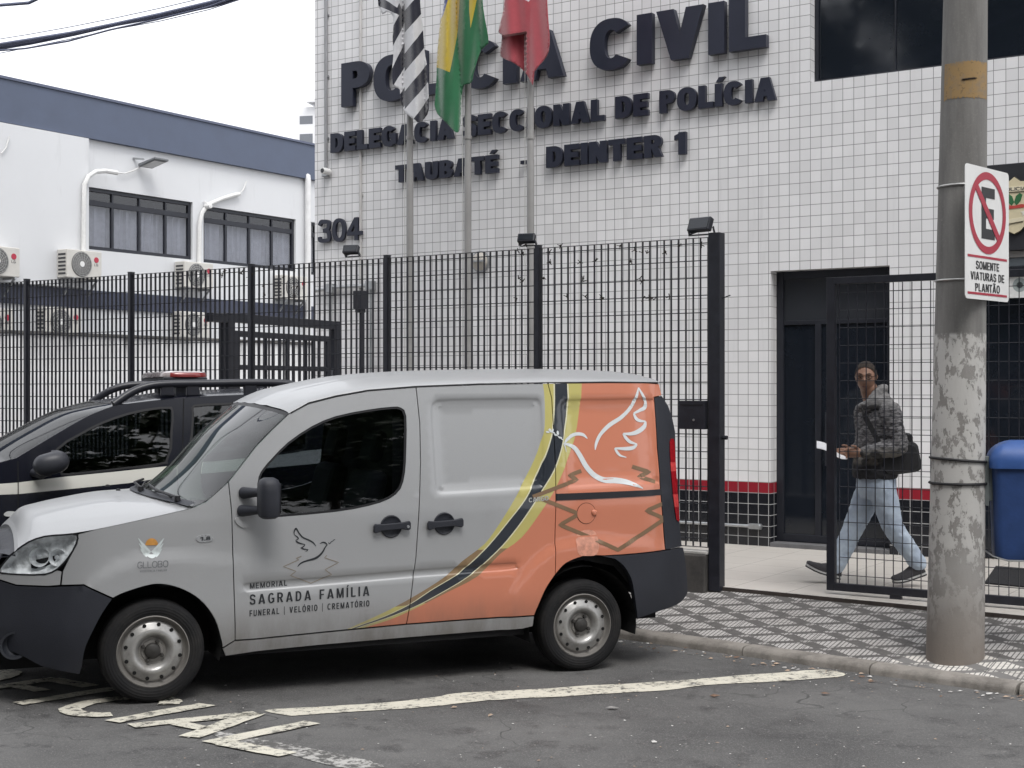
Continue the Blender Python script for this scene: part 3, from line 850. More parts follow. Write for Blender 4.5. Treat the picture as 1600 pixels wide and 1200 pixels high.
for a, b in (((-.13, .115), (.13, .115)), ((-.10, -.162), (.075, -.14))):
    cr.bar((C0[0] + a[0], -.084, C0[1] + a[1]), (C0[0] + b[0], -.084, C0[1] + b[1]), .004, .004, 1)
cro = cr.build("crest", [mat("crest_cream", (.60, .53, .36), .5), mat("crest_outline", (.05, .045, .03), .5), mat("crest_ribbon", (.66, .60, .44), .5), mat("crest_green", (.03, .13, .05), .5), mat("crest_red", (.45, .06, .05), .5), mat("crest_star", (.7, .68, .6), .5)], bld, bevel=.001)
lettering("crest_lettering", "POLICIA", lambda x, y, d: (C0[0] - .105 + x, -.0845 - d, C0[1] + .128 + y), M_navy, cro, .21, .028, .16, .14, ext=.001)
pq = FA.st(1576, 447, 0); g = MB()
g.prism(rrect(pq[0] - .03, pq[0] + .19, pq[1] - .10, pq[1] + .10, .02), .055, .065, 0); g.lathe([(.001, -.004), (.06, -.004), (.06, .004)], 24, 'Y', (pq[0] + .08, .058, pq[1] + .01), 1); g.lathe([(.001, -.006), (.026, -.006), (.026, .004)], 24, 'Y', (pq[0] + .08, .057, pq[1] + .01), 2)
g.build("door_plaque", [M_white, mat("plaque_grey", (.32, .36, .36), .5), mat("plaque_dark", (.05, .06, .06), .5)], bld)

# raised lettering
def facade_text(name, txt, p0, p1, pt, ext, s_=.28, t_=.21, v=-.02, **kw):
    """p0: foot of the first letter, p1: foot of the last letter's right edge (pixels); pt: cap top above p0"""
    s0, z0 = FA.st(*p0, v - ext); s1, z1 = FA.st(*p1, v - ext); h = FA.st(*pt, v - ext)[1] - z0; zm = (z0 + z1) / 2
    return lettering(name, txt, lambda x, y, d: (s0 + x, v - d, zm + y), M_navy, bld, s1 - s0, h, s_, t_, ext=ext, **kw)
facade_text("building_name", "POL\u00cdCIA CIVIL", (533, 164), (1197, 77), (533, 96), .07, .31, .235)
facade_text("department_name", "DELEGACIA SECCIONAL DE POL\u00cdCIA", (516, 237), (1212, 158), (516, 207), .045, .335, .25)
facade_text("town_name", "TAUBAT\u00c9", (617, 284), (777, 271), (617, 257), .045, .335, .25)
facade_text("lettering_dash", "-", (813, 266), (822, 265), (813, 239), .045)
facade_text("division_name", "DEINTER 1", (853, 262), (1071, 241), (853, 229), .045, .335, .25)
facade_text("street_number", "304", (496, 379), (565, 375), (496, 344), .03, .2, .17)
# conduits on the facade
def wall_pipe(name, px, y0, y1, r, m=None):
    a = FA.st(px[0], y0); b = FA.st(px[1], y1)
    g = MB(); g.tube([((a[0] + b[0]) / 2, -r - .004, a[1]), ((a[0] + b[0]) / 2, -r - .004, b[1])], r, 10)
    for k in range(4):
        z = b[1] + (a[1] - b[1]) * (k + .5) / 4; g.box((a[0] + b[0]) / 2 - r * 1.8, (a[0] + b[0]) / 2 + r * 1.8, -r * 1.2, -.002, z - .01, z + .01)
    o = g.build(name, m or M_steel, None, smooth=True); o.location = FA.o; o.rotation_euler = (0, 0, FA.a); return o
grey_pipe = mat("grey_conduit", (.33, .335, .35), .5, .3, .1); pale_pipe = mat("pale_conduit", (.55, .54, .53), .5, .1, .1)
tag(wall_pipe("conduit_pipe", (511, 512), -120, 264, .018, grey_pipe), "thin grey conduit running down to the security camera on the tiled wall", "conduit")
tag(wall_pipe("conduit_pipe", (563, 567), -120, 560, .016, pale_pipe), "thin pale conduit running down the tiled wall beside the number 304", "conduit")
g = MB(); a = FA.st(1040, 819); b = FA.st(1188, 822); zc = FA.st(1160, 821)[1]
g.tube([(a[0], -.02, zc), (b[0] - .08, -.02, zc)], .016, 10); g.tube([(b[0] - .1, -.022, zc), (b[0] + .02, -.022, zc)], .028, 10); g.box(b[0] - .09, b[0] + .01, -.06, -.03, zc - .022, zc + .022)
o = g.build("conduit_pipe", M_steel, smooth=True); o.location = FA.o; o.rotation_euler = (0, 0, FA.a)
tag(o, "short horizontal galvanised conduit on the black tiles beside the door", "conduit")
sc_ = frame_empty("security_camera", FA); c0 = FA.st(517, 269)
tag(sc_, "small white bullet security camera at the foot of the grey conduit", "camera")
g = MB(); g.box(c0[0] - .10, c0[0] - .02, -.05, -.004, c0[1] - .05, c0[1] + .05); g.build("mount", M_steel, sc_, bevel=.004)
g = MB(); g.lathe([(.0, .0), (.034, .0), (.036, .01), (.036, .12), (.0, .125)], 18, 'Y', (c0[0], -.15, c0[1])); g.build("camera_body", M_white, sc_, smooth=True)
g = MB(); g.lathe([(.0, 0), (.022, 0), (.026, .006)], 18, 'Y', (c0[0], -.158, c0[1])); g.build("lens", M_glass_dark, sc_, smooth=True)
g = MB(); g.tube([(c0[0] - .05, -.04, c0[1]), (c0[0] - .01, -.06, c0[1])], .014, 8); g.build("arm", M_white, sc_, smooth=True)
wlp = frame_empty("wall_lamp", FA); c0 = FA.st(752, 409)
tag(wlp, "small round bulkhead lamp on the tiled wall behind the fence", "lamp")
g = MB(); g.lathe([(.0, -.09), (.05, -.085), (.085, -.06), (.1, -.03), (.1, -.004)], 20, 'Y', (c0[0], 0, c0[1])); g.build("lamp_glass", mat("frosted_glass", (.45, .42, .38), .4), wlp, smooth=True)
g = MB(); g.lathe([(.10, -.03), (.115, -.03), (.115, -.002)], 20, 'Y', (c0[0], 0, c0[1])); g.box(c0[0] - .11, c0[0] + .11, -.10, -.085, c0[1] - .01, c0[1] + .01); g.build("lamp_cage", M_steel, wlp, smooth=True)
# bracket bar and intercom post standing before the facade's left end
itc = frame_empty("intercom_post", FA); c0 = FA.st(565, 468, -.9)
tag(itc, "dark intercom box on a thin post standing behind the fence", "intercom")
g = MB(); g.tube([(c0[0] + .005, -.9, FLOOR_Z), (c0[0] + .005, -.9, c0[1] - .05)], .028, 12); g.build("post", M_black_metal, itc, smooth=True)
g = MB(); g.box(c0[0] - .055, c0[0] + .055, -.98, -.87, c0[1] - .10, c0[1] + .09); g.box(c0[0] - .035, c0[0] + .035, -.97, -.87, c0[1] - .14, c0[1] - .10); g.build("intercom_box", M_black_metal, itc, bevel=.008)
a = FA.st(497, 451); b = FA.st(588, 446); g = MB(); zb_ = (a[1] + b[1]) / 2
g.tube([(a[0], -.05, zb_ - .03), (a[0] + .3, -.05, zb_), (b[0], -.05, zb_)], .022, 10); g.box(b[0] - .09, b[0], -.09, -.005, zb_ - .05, zb_ + .05); q_ = FA.st(520, 449)[0]
g.box(q_ - .05, q_ + .06, -.09, -.005, zb_ - .06, zb_ + .04); g.tube([(q_, -.04, zb_ - .05), (q_, -.04, zb_ - 1.1)], .02, 8); g.tube([(b[0] - .04, -.04, zb_ - .05), (b[0] - .04, -.04, zb_ - 2.0)], .02, 8)
o = g.build("cable_duct", M_steel, smooth=True); o.location = FA.o; o.rotation_euler = (0, 0, FA.a); tag(o, "grey cable duct with two boxes and two drops on the tiled wall under the number", "cable duct")

# ------------------------------------------------------------------ neighbouring white building
nb = frame_empty("office_building", LB)
tag(nb, "white two storey building with slate blue roof band and dark framed windows", "building")
white_wall = stained_wall("white_render", (.64, .65, .665), (.36, .36, .36), lo=.56, hi=.85, amt=.45)
slate = mat("slate_blue_band", (.088, .108, .16), .55, 0, .08, 2)
zt = LB.st(60, 137)[1]; zbnd = LB.st(200, 229)[1]; sE = LB.st(494, 200)[0] + 4; sS = -9
wins = []
for (xa, xb_, yt, yb) in ((135, 301, (290, 317), (388, 407)), (318, 462, (321, 343), (409, 425)), (479, 512, (346, 350), (428, 432))):
    x0, x1 = LB.st(xa, 300)[0], LB.st(xb_, 300)[0]
    za = (LB.st(xa, yt[0])[1] + LB.st(xb_, yt[1])[1]) / 2; zb2 = (LB.st(xa, yb[0])[1] + LB.st(xb_, yb[1])[1]) / 2
    wins.append((x0, x1, zb2, za))
bz1 = (LB.st(0, 441)[1] + LB.st(337, 470)[1]) / 2; bz0 = (LB.st(0, 475)[1] + LB.st(320, 491)[1]) / 2
def holed_wall(mb, x0, x1, z0, z1, ops, y=0.0, dp=.12, mi=0):
    xb = sorted({x0, x1} | {v for o in ops for v in o[:2]}); zb = sorted({z0, z1} | {v for o in ops for v in o[2:]})
    for i in range(len(xb) - 1):
        for j in range(len(zb) - 1):
            cx, cz = (xb[i] + xb[i + 1]) / 2, (zb[j] + zb[j + 1]) / 2
            if any(o[0] < cx < o[1] and o[2] < cz < o[3] for o in ops): continue
            mb.add([(xb[i], y, zb[j]), (xb[i + 1], y, zb[j]), (xb[i + 1], y, zb[j + 1]), (xb[i], y, zb[j + 1])], [(0, 1, 2, 3)], mi)
    for o in ops:
        x0, x1, z0, z1 = o
        mb.add([(x0, y, z0), (x0, y, z1), (x0, y + dp, z1), (x0, y + dp, z0)], [(0, 1, 2, 3)], mi)
        mb.add([(x1, y, z0), (x1, y + dp, z0), (x1, y + dp, z1), (x1, y, z1)], [(0, 1, 2, 3)], mi)
        mb.add([(x0, y, z1), (x1, y, z1), (x1, y + dp, z1), (x0, y + dp, z1)], [(0, 1, 2, 3)], mi)
        mb.add([(x0, y, z0), (x0, y + dp, z0), (x1, y + dp, z0), (x1, y, z0)], [(0, 1, 2, 3)], mi)
g = MB(); holed_wall(g, sS, sE, -.4, zbnd, wins)
g.add([(sS, 0, -.4), (sS, 10, -.4), (sS, 10, zt), (sS, 0, zt)], [(0, 1, 2, 3)]); g.add([(sE, 0, -.4), (sE, 0, zt), (sE, 10, zt), (sE, 10, -.4)], [(0, 1, 2, 3)])
g.add([(sS, 0, zt - .1), (sE, 0, zt - .1), (sE, 10, zt - .1), (sS, 10, zt - .1)], [(0, 1, 2, 3)]); g.add([(sS, 10, -.4), (sE, 10, -.4), (sE, 10, zt), (sS, 10, zt)], [(3, 2, 1, 0)])
g.build("wall", white_wall, nb, fix=False)
g = MB(); g.box(sS, sE, -.10, 9.9, zbnd + .004, zt); g.build("roof_band", slate, nb)
g = MB(); g.box(sS, sE, -.13, .1, zt + .002, zt + .05); g.build("coping", mat("band_coping", (.10, .115, .17), .5), nb)
xb_p = LB.st(130, 260)[0]; g = MB(); g.box(sS, xb_p, -.16, -.003, bz1 + .02, zbnd - .02); g.build("wall_projection", white_wall, nb)
g = MB(); g.box(sS, LB.st(475, 480)[0], -.05, -.003, bz0, bz1); g.box(LB.st(482, 480)[0], sE, -.05, -.003, bz0, bz1); g.build("floor_band", mat("dark_floor_band", (.045, .052, .082), .6, 0, .15, 3), nb)
curtain = mat("grey_curtain", (.46, .465, .48), .85, 0, .12, 7)
for k, (x0, x1, z0, z1) in enumerate(wins):
    f = MB(); framebars(f, x0 + .002, x1 - .002, z0 + .002, z1 - .002, .05, .07, .06)
    zt_ = z0 + (z1 - z0) * .76; f.box(x0 + .07, x1 - .07, .055, .105, zt_ - .05, zt_ + .05)
    np_ = 4 if x1 - x0 > 1.6 else 2
    for j in range(1, np_):
        xx = x0 + (x1 - x0) * j / np_; f.box(xx - .03, xx + .03, .057, .1, z0 + .07, zt_ - .05); f.box(xx - .02, xx + .02, .057, .1, zt_ + .05, z1 - .07)
    fo = f.build("window", M_dark_alu, nb, bevel=.003)
    gg = MB(); gg.box(x0 + .05, x1 - .05, .085, .09, z0 + .05, z1 - .05)
    # tinted glass, the curtain behind shows through
    go = gg.build("window_glass", MATS.get("tinted_office_glass") or pane_mat("tinted_office_glass", (.80, .81, .84)), fo)
    rows = []
    for zz in (z0, zt_ - .03):
        rows.append([(x0 + (x1 - x0) * j / 80, .17 + .03 * math.sin(j * 1.1) + .012 * math.sin(j * 2.7), zz) for j in range(81)])
    gridmesh("curtain", rows, curtain, fo)
    gg = MB(); gg.box(x0, x1, .35, .37, z0, z1); gg.build("dim_room_panel", mat("dim_room", (.05, .055, .065), .9), fo)  # dark sheet behind the curtain: the room's dimness put into its colour
dx = LB.st(476, 300)[0]; zt1 = LB.st(474, 276)[1]
g = MB(); g.tube([(dx, -.10, -.3), (dx, -.10, zt1 - .12), (dx, -.09, zt1), (dx, .02, zt1 + .06)], .07, 12); g.build("downpipe", mat("white_pipe", (.66, .66, .66), .5), nb, smooth=True)
def lb_tube(name, px, r, m, parent, v=-.05):
    g = MB(); P = [(*LB.st(x, y, v), 0) for x, y in px]; g.tube([(s, v, z) for s, z, _ in P], r, 8); return g.build(name, m, parent, smooth=True)
lag = mat("white_lagging", (.66, .66, .65), .8, 0, .08, 20, .3, 60)
lb_tube("pipe_lagging", [(130, 440), (131, 330), (132, 288), (139, 275), (150, 268), (165, 267), (183, 270)], .045, lag, nb, -.22)
lb_tube("pipe_lagging", [(311, 412), (312, 350), (316, 332), (325, 320), (345, 311), (365, 305), (374, 303)], .045, lag, nb, -.06)
lb_tube("thin_cable", [(183, 270), (195, 271), (210, 266), (224, 258)], .014, lag, nb, -.06); lb_tube("thin_cable", [(372, 304), (380, 297), (385, 284)], .014, lag, nb, -.06)
lb_tube("thin_cable", [(2, 240), (10, 230), (15, 213)], .012, lag, nb, -.19)
fl_ = frame_empty("wall_floodlight", LB); c0 = LB.st(240, 256, -.3); fl_.scale = (1, 1, 1); tag(fl_, "grey floodlight tilted out from the white wall above the first window", "floodlight")
g = MB(); g.add([(c0[0] - .20, -.08, c0[1] - .06), (c0[0] + .16, -.08, c0[1] - .06), (c0[0] + .21, -.5, c0[1] + .06), (c0[0] - .15, -.5, c0[1] + .06), (c0[0] - .20, -.08, c0[1] - .0), (c0[0] + .16, -.08, c0[1] - .0), (c0[0] + .21, -.5, c0[1] + .10), (c0[0] - .15, -.5, c0[1] + .10)], [(0, 1, 2, 3), (7, 6, 5, 4), (0, 4, 5, 1), (1, 5, 6, 2), (2, 6, 7, 3), (3, 7, 4, 0)]); g.build("lamp_housing", mat("grey_cast_housing", (.16, .17, .18), .5), fl_, bevel=.01)
g = MB(); g.add([(c0[0] - .15, -.13, c0[1] - .050), (c0[0] + .12, -.13, c0[1] - .050), (c0[0] + .17, -.45, c0[1] + .042), (c0[0] - .11, -.45, c0[1] + .042)], [(0, 1, 2, 3)]); g.build("lamp_glass", mat("lamp_glass_pale", (.5, .5, .5), .2), fl_, loc=(0, 0, -.004))
g = MB(); g.bar((c0[0] - .25, -.0, c0[1] + .1), (c0[0] - .15, -.2, c0[1] + .08), .05, .03); g.build("bracket", M_steel, fl_)
cb = LB.st(326, 322, -.15); g = MB(); g.lathe([(0, 0), (.05, .01), (.06, .06), (.05, .16), (0, .17)], 12, 'Y', (cb[0], -.22, cb[1])); g.bar((cb[0], -.02, cb[1] + .1), (cb[0], -.14, cb[1] + .04), .03, .03)
o = g.build("security_camera", M_white, smooth=True); o.location = LB.o; o.rotation_euler = (0, 0, LB.a); tag(o, "small white camera hanging by the corner of the second window on the white wall", "camera")

# air-conditioning condensers along the wall
def ac_unit():
    e = empty("air_conditioner"); W_, D2, H2 = .80, .28, .52
    g = MB(); g.box(0, W_, -D2, 0, 0, H2); bo = g.build("casing", mat("ac_casing", (.56, .545, .51), .5, 0, .06, 6), e, bevel=.015)
    g = MB()
    for k in range(6): g.box(-.006, -.001, -D2 + .04, -.04, .06 + k * .07, .06 + k * .07 + .035)
    g.build("side_grille", mat("ac_dark", (.05, .05, .055), .7), e)
    cx, cz = .33, .26; g = MB(); g.lathe([(.0, -.012), (.225, -.012), (.232, -.002), (.232, .0)], 32, 'Y', (cx, -D2 - .002, cz), 0)
    for k in range(5): 
        r = .05 + k * .04; g.lathe([(r, -.018), (r + .006, -.018), (r + .006, -.012)], 28, 'Y', (cx, -D2 - .002, cz), 1)
    for k in range(16):
        a = 6.283 * k / 16; g.bar((cx + .05 * math.cos(a), -D2 - .019, cz + .05 * math.sin(a)), (cx + .225 * math.cos(a + .5), -D2 - .019, cz + .225 * math.sin(a + .5)), .005, .004, 1)
    g.lathe([(0, -.024), (.05, -.024), (.055, -.012)], 16, 'Y', (cx, -D2 - .002, cz), 2)
    g.build("fan_grille", [mat("ac_fan_dark", (.13, .13, .13), .7), mat("ac_wire", (.45, .45, .44), .5), M_white], e)
    g = MB(); g.lathe([(0, -.006), (.052, -.006), (.054, 0)], 20, 'Y', (.67, -D2 - .002, .36)); g.build("emblem", mat("emblem_red", (.42, .03, .06), .4), e)
    lettering("emblem_lettering", "LG", lambda x, y, d: (.62 + x, -D2 - .002 - d, .245 + y), mat("grey_lettering", (.14, .14, .14), .5), e, .09, .045, .18, .16, ext=.002)
    for x in (.12, .66):
        g = MB(); g.box(x, x + .04, -D2 - .04, .02, -.04, 0); g.bar((x + .02, -D2, -.03), (x + .02, 0, -.32), .03, .03); g.build("bracket", M_steel, e)
    return e
ac0 = ac_unit(); acs = [((-46, 430, -.17), "beside the frame's edge, above the blue band"), ((89, 434, -.17), ""), ((273, 449, -.02), ""), ((427, 467, -.02), ""), ((-56, 527, -.02), ""), ((56, 525, -.02), ""), ((268, 527, -.02), "")]
aclab = ["cream condenser cut off at the edge of the photo on the white wall", "cream condenser just left of the first window, standing clear above the fence", "cream condenser mounted under the gap between the two wide windows", "cream condenser mounted near the downpipe under the second window",
         "cream condenser under the dark band at the edge of the photo", "cream condenser with a dark side grille under the dark band below the clear one", "cream condenser under the dark band behind the fence by the gate post"]
for i, ((x, y, v), _) in enumerate(acs):
    o = ac0 if i == 0 else copy_tree(ac0); s, z = LB.st(x, y, v); o.location = LB.w(s, v, z); o.rotation_euler = (0, 0, LB.a)
    tag(o, aclab[i], "air conditioner", "condensers mounted along the white wall")

# mouldy garden wall in front of the neighbour
bwz = (LB.st(0, 514, -1.2)[1] + LB.st(345, 530, -1.2)[1]) / 2
mould = stained_wall("mouldy_white_render", (.74, .74, .74), (.055, .052, .05), top=bwz, lo=.40, hi=.66, amt=.95)
bw = frame_empty("boundary_wall", LB); tag(bw, "white boundary wall streaked with black mould under its top, seen through the fence", "wall")
g = MB(); g.box(-6, 11.5, -1.2, -1.02, -.5, bwz - .06); g.build("wall_face", mould, bw)
g = MB(); g.box(-6, 11.5, -1.24, -.98, bwz - .055, bwz); g.build("coping", concrete("mossy_coping", (.12, .115, .11), (.03, .03, .03), 6, .9), bw, bevel=.01)

# far tower block
tw = empty("tower_block", (-50.6, 330, 0), R(-12)); tag(tw, "distant white apartment tower peeping out beside the tiled building", "tower")
tm = mat("white_tower_render", (.72, .72, .73), .8, 0, .05, .2)
g = MB(); g.box(0, 14, 0, 14, -2, 67.6); g.box(5.2, 6.2, -.8, 0, -2, 70.5); g.box(8.8, 9.8, -.8, 0, -2, 70.5); g.box(3, 13, -1.5, 10, 68.4, 69.2); g.box(5.2, 12, 0, 9, 67.7, 68.3); g.build("wall", tm, tw)
for r in range(9):
    for c_, (xa, xw) in enumerate(((.9, 3.2), (6.6, 1.9), (10.4, 2.6))):
        z = 63.6 - r * 5.2; g = MB(); g.box(xa, xa + xw, -.05, .3, z, z + (2.9 if r % 2 else 1.9)); g.build("window", mat("tower_window", (.16, .17, .19), .3), tw)
# ------------------------------------------------------------------ street fence
fence = frame_empty("steel_fence", FE)
tag(fence, "black steel bar fence on a low concrete plinth in front of the tiled building", "fence")
ztop = FE.st(985, 377)[1]; zsill = .50
posts_px = [-330, -150, 42, 205, 393, 605, 841]
ps = [FE.st(x, 400)[0] for x in posts_px]; p_end = FE.st(1113, 600)[0]
for s in ps:
    g = MB(); g.box(s - .019, s + .019, -.03, .03, zsill - .02, ztop + .012); g.box(s - .022, s + .022, -.033, .033, ztop + .012, ztop + .018); g.build("post", M_black_metal, fence, bevel=.002)
def grating(mb, x0, x1, z0, z1, y, pitch=.0625, hp=.132, bt=.003, bd=.025, rod=.0042):
    n = max(2, round((x1 - x0) / pitch))
    for i in range(n + 1):
        x = x0 + (x1 - x0) * i / n; e = rnd.uniform(-.0015, .0015)
        mb.box(x - bt / 2 + e, x + bt / 2 + e, y - bd / 2, y + bd / 2, z0, z1)
    z = z0 + .06
    while z < z1 - .03:
        mb.tube([(x0, y, z), (x1, y, z)], rod, 6); z += hp
for a, b in zip(ps, ps[1:] + [p_end]):
    g = MB(); grating(g, a + .035, b - .035, zsill + .02, ztop - .012, 0.0)
    g.box(a + .021, b - .021, -.013, .013, ztop - .0115, ztop - .0075); g.box(a + .021, b - .021, -.013, .013, zsill + .014, zsill + .018)
    g.build("bar_panel", M_black_metal, fence)
g = MB(); c = FE.st(1122, 600)[0]; g.box(c - .058, c + .036, -.05, .045, FLOOR_Z - .03, ztop + .02); cp = g.build("corner_post", M_black_metal, fence, bevel=.004)
g = MB(); g.tube([(c + .04, -.0, 1.35), (c + .075, 0, 1.35)], .016, 8); g.bar((c + .037, -.0, 2.4), (c + .10, 0, 2.42), .008, .008); g.build("gate_catch", M_black_metal, fence)
plinth_m = concrete("dirty_plinth", (.075, .07, .066), (.02, .02, .02), 4, .8)
g = MB(); g.box(ps[0] - 1.5, p_end - .02, -.09, .09, .0, zsill - .035); g.build("plinth", plinth_m, fence, bevel=.012)
g = MB(); g.box(ps[0] - 1.5, p_end - .015, -.06, .06, zsill - .034, zsill - .012); g.build("plinth_sill", mat("pale_sill", (.46, .45, .43), .7, 0, .2, 9), fence, bevel=.004)
# dried creeper bits caught in the mesh
g = MB()
for _ in range(46):
    x, y = (rnd.uniform(800, 1110), rnd.choice((384, 393, 409, 437, 466))) if rnd.random() < .75 else (rnd.uniform(340, 470), rnd.choice((425, 432, 447, 462)))
    s, z = FE.st(x, y + rnd.uniform(-3, 3), -.012)
    for q in range(3):
        a = rnd.uniform(0, 6.28); g.bar((s, -.014, z), (s + math.cos(a) * .03, -.02, z + math.sin(a) * .025), .006, .005)
    sz = rnd.uniform(.006, .014); g.lathe([(0, -sz), (sz, 0), (0, sz)], 5, 'Z', (s, -.014, z))
cbits = g.build("dried_creeper_scraps", mat("dead_creeper", (.03, .024, .02), .95, 0, .3, 40)); cbits.location = FE.o; cbits.rotation_euler = (0, 0, FE.a); tag(cbits, kind="stuff")
# plate box on the fence
lbx = frame_empty("letter_box", FE); tag(lbx, "square black steel letter box fixed to the fence beside the corner post", "letter box")
a = FE.st(1064, 670, -.02); b = FE.st(1106, 626, -.02); g = MB(); g.box(a[0], b[0], -.07, -.014, a[1], b[1]); g.build("box_body", M_black_metal, lbx, bevel=.004)
cxl = (a[0] + b[0]) / 2; g = MB(); g.lathe([(0, -.006), (.009, -.006), (.009, 0)], 10, 'Y', (cxl + .02, -.0705, a[1] + .07)); g.build("lock", M_steel, lbx)
g = MB(); g.box(a[0] + .02, b[0] - .02, -.073, -.069, b[1] - .035, b[1] - .03); g.build("slot", mat("slot_dark", (.005, .005, .006), .8), lbx)
# floodlights standing on the fence top
def floodlight(px, y_top, y_bot, w_px, tilt, lab):
    e = frame_empty("floodlight", FE); tag(e, lab, "floodlight", "floodlights on the fence top")
    s, z0 = FE.st(px, y_bot); z1 = FE.st(px, y_top)[1]; w = w_px * FE.dep(px) / F / .86; h = z1 - z0 - .02
    M_ = Matrix.Translation((s, -.03, z0 + .02 + h / 2)) @ Matrix.Rotation(R(tilt), 4, 'Z') @ Matrix.Rotation(R(-22), 4, 'X')
    def bx(x0, x1, y0, y1, zz0, zz1):
        g = MB(); g.box(x0, x1, y0, y1, zz0, zz1); g.v = [tuple(M_ @ Vector(p)) for p in g.v]; return g
    bx(-w / 2, w / 2, -.025, .025, -h / 2, h / 2).build("lamp_housing", M_black_metal, e, bevel=.006)
    bx(-w / 2 + .012, w / 2 - .012, -.028, -.0255, -h / 2 + .012, h / 2 - .012).build("lamp_glass", M_glass_dark, e)
    g = MB(); g.bar((s - w * .53, -.03, z0 + h * .5), (s - w * .53, -.0, z0 + .004), .006, .022); g.bar((s + w * .53, -.03, z0 + h * .5), (s + w * .53, -.0, z0 + .004), .006, .022); g.box(s - w * .55, s + w * .55, -.015, .015, z0 - .004, z0 + .004)
    g.build("bracket", M_black_metal, e)
    g = MB(); g.tube([(s - .1, 0, z0 + .01), (s - .05, .03, z0 + .03), (s, .02, z0 + .06)], .006, 6); g.build("cable", M_black_metal, e)
floodlight(552, 384, 401, 22, 14, "small black floodlight on the fence top just below the number 304")
floodlight(826, 366, 384, 24, 14, "small black floodlight on the fence top beside the foot of the third flagpole")
floodlight(1097, 341, 367, 35, -10, "larger black floodlight on the fence top beside the corner post")

# ------------------------------------------------------------------ sliding gate
GV = .12
gate = frame_empty("sliding_gate", FE); tag(gate, "open black sliding gate of welded mesh on a small wheel, before the walking man", "gate")
gx0 = FE.st(1293, 600, GV)[0]; gx1 = gx0 + 3.9; gz1 = FE.st(1300, 434, GV)[1]; gz0 = FE.st(1302, 922, GV)[1]
g = MB(); g.box(gx0, gx0 + .062, GV - .025, GV + .025, gz0, gz1); g.box(gx1 - .06, gx1, GV - .025, GV + .025, gz0, gz1); g.box(gx0 + .062, gx1 - .06, GV - .024, GV + .024, gz1 - .05, gz1); g.box(gx0 + .062, gx1 - .06, GV - .024, GV + .024, gz0, gz0 + .055)
g.build("gate_frame", M_black_metal, gate, bevel=.003)
g = MB(); grating(g, gx0 + .09, gx1 - .09, gz0 + .056, gz1 - .052, GV, .066, .128, bd=.014, rod=.003); g.build("mesh_panel", M_black_metal, gate)
for px in (1400, 1760):
    s = FE.st(px, 936, GV)[0]; g = MB(); g.box(s - .04, s + .04, GV - .02, GV + .02, gz0 - .03, gz0 - .001); g.build("wheel_bracket", M_black_metal, gate)
    g = MB(); g.lathe([(.0, -.012), (.034, -.012), (.034, .012), (0, .012)], 16, 'Y', (s, GV, FLOOR_Z + .036)); g.build("wheel", mat("rusty_wheel", (.05, .035, .03), .7, .4, .3, 30), gate)
# inner vehicle gate, running back from the street on the left
IA, IB = Vector((-2.82, 13.95, 0)), Vector((-1.985, 15.75, 0)); IF_ = Frame(IA.x, IA.y, math.atan2(IB.y - IA.y, IB.x - IA.x)); Li = (IB - IA).length
ig = frame_empty("inner_gate", IF_); tag(ig, "heavy dark steel inner gate frame with a diagonal stay behind the street fence", "gate")
it = IF_.st(430, 495)[1]
for x, w in ((0.0, .085), (Li, .075)):
    g = MB(); g.box(x - w / 2, x + w / 2, -.05, .05, -.05, it); g.build("post", M_dark_alu, ig, bevel=.004)
g = MB(); g.box(-.30, -.044, -.045, .045, it - .10, it - .01); g.box(.044, Li - .039, -.045, .045, it - .09, it); g.build("top_beam", M_dark_alu, ig, bevel=.004)
g = MB(); framebars(g, .08, Li - .12, .35, it - .17, -.02, .06, .04); g.box(.14, Li - .18, -.02, .02, it - .56, it - .51); k = 0
while .16 + k * .125 < Li - .2:
    xx = .16 + k * .125; g.box(xx - .009, xx + .009, -.012, .012, .41, it - .23); k += 1
g.build("gate_leaf", M_dark_alu, ig)
g = MB(); g.bar((Li - .05, .0, it - .55), (Li - .75, -.25, .5), .035, .035); g.build("diagonal_stay", M_dark_alu, ig)

# ------------------------------------------------------------------ flagpoles and flags
FV = -1.15
pole_m = mat("flagpole_grey", (.30, .295, .29), .5, .15, .12, 3)
for px, lab in ((640.5, "grey flagpole carrying the black and white striped flag"), (731, "grey flagpole carrying the green and yellow flag"), (829, "grey flagpole carrying the red flag")):
    e = frame_empty("flagpole", FA); tag(e, lab, "flagpole", "flagpoles behind the fence")
    s = FA.st(px, 480, FV)[0]; g = MB(); g.tube([(s, FV, FLOOR_Z), (s, FV, 3.9)], .036, 16); g.tube([(s, FV, 3.9), (s, FV, 8.6)], .033, 16); g.build("pole", pole_m, e, smooth=True)
    g = MB(); g.lathe([(.12, 0), (.12, .02), (.05, .03), (.045, .09), (.037, .095)], 20, 'Z', (s, FV, FLOOR_Z)); g.build("base_plate", pole_m, e, smooth=True)
    g = MB(); zc = FA.st(px, 215, FV)[1]; g.lathe([(.034, -.018), (.041, -.016), (.041, .016), (.034, .018)], 16, 'Z', (s, FV, zc)); g.build("pole_collar", pole_m, e, smooth=True)
    g = MB(); g.lathe([(0, .05), (.03, .04), (.045, 0), (.03, -.04)], 14, 'Z', (s, FV, 8.65)); g.build("finial", pole_m, e, smooth=True)
    g = MB(); g.tube([(s - .05, FV - .02, 1.4), (s - .052, FV - .02, 8.4)], .004, 5); g.build("halyard", mat("halyard_rope", (.5, .5, .48), .8), e)
def cloth(name, col, var=.06, sheen=.6):
    m = mat(name, col, .8, 0, var, 18, .25, 260, .2); m.node_tree.nodes["Principled BSDF"].inputs["Sheen Weight"].default_value = sheen; return m
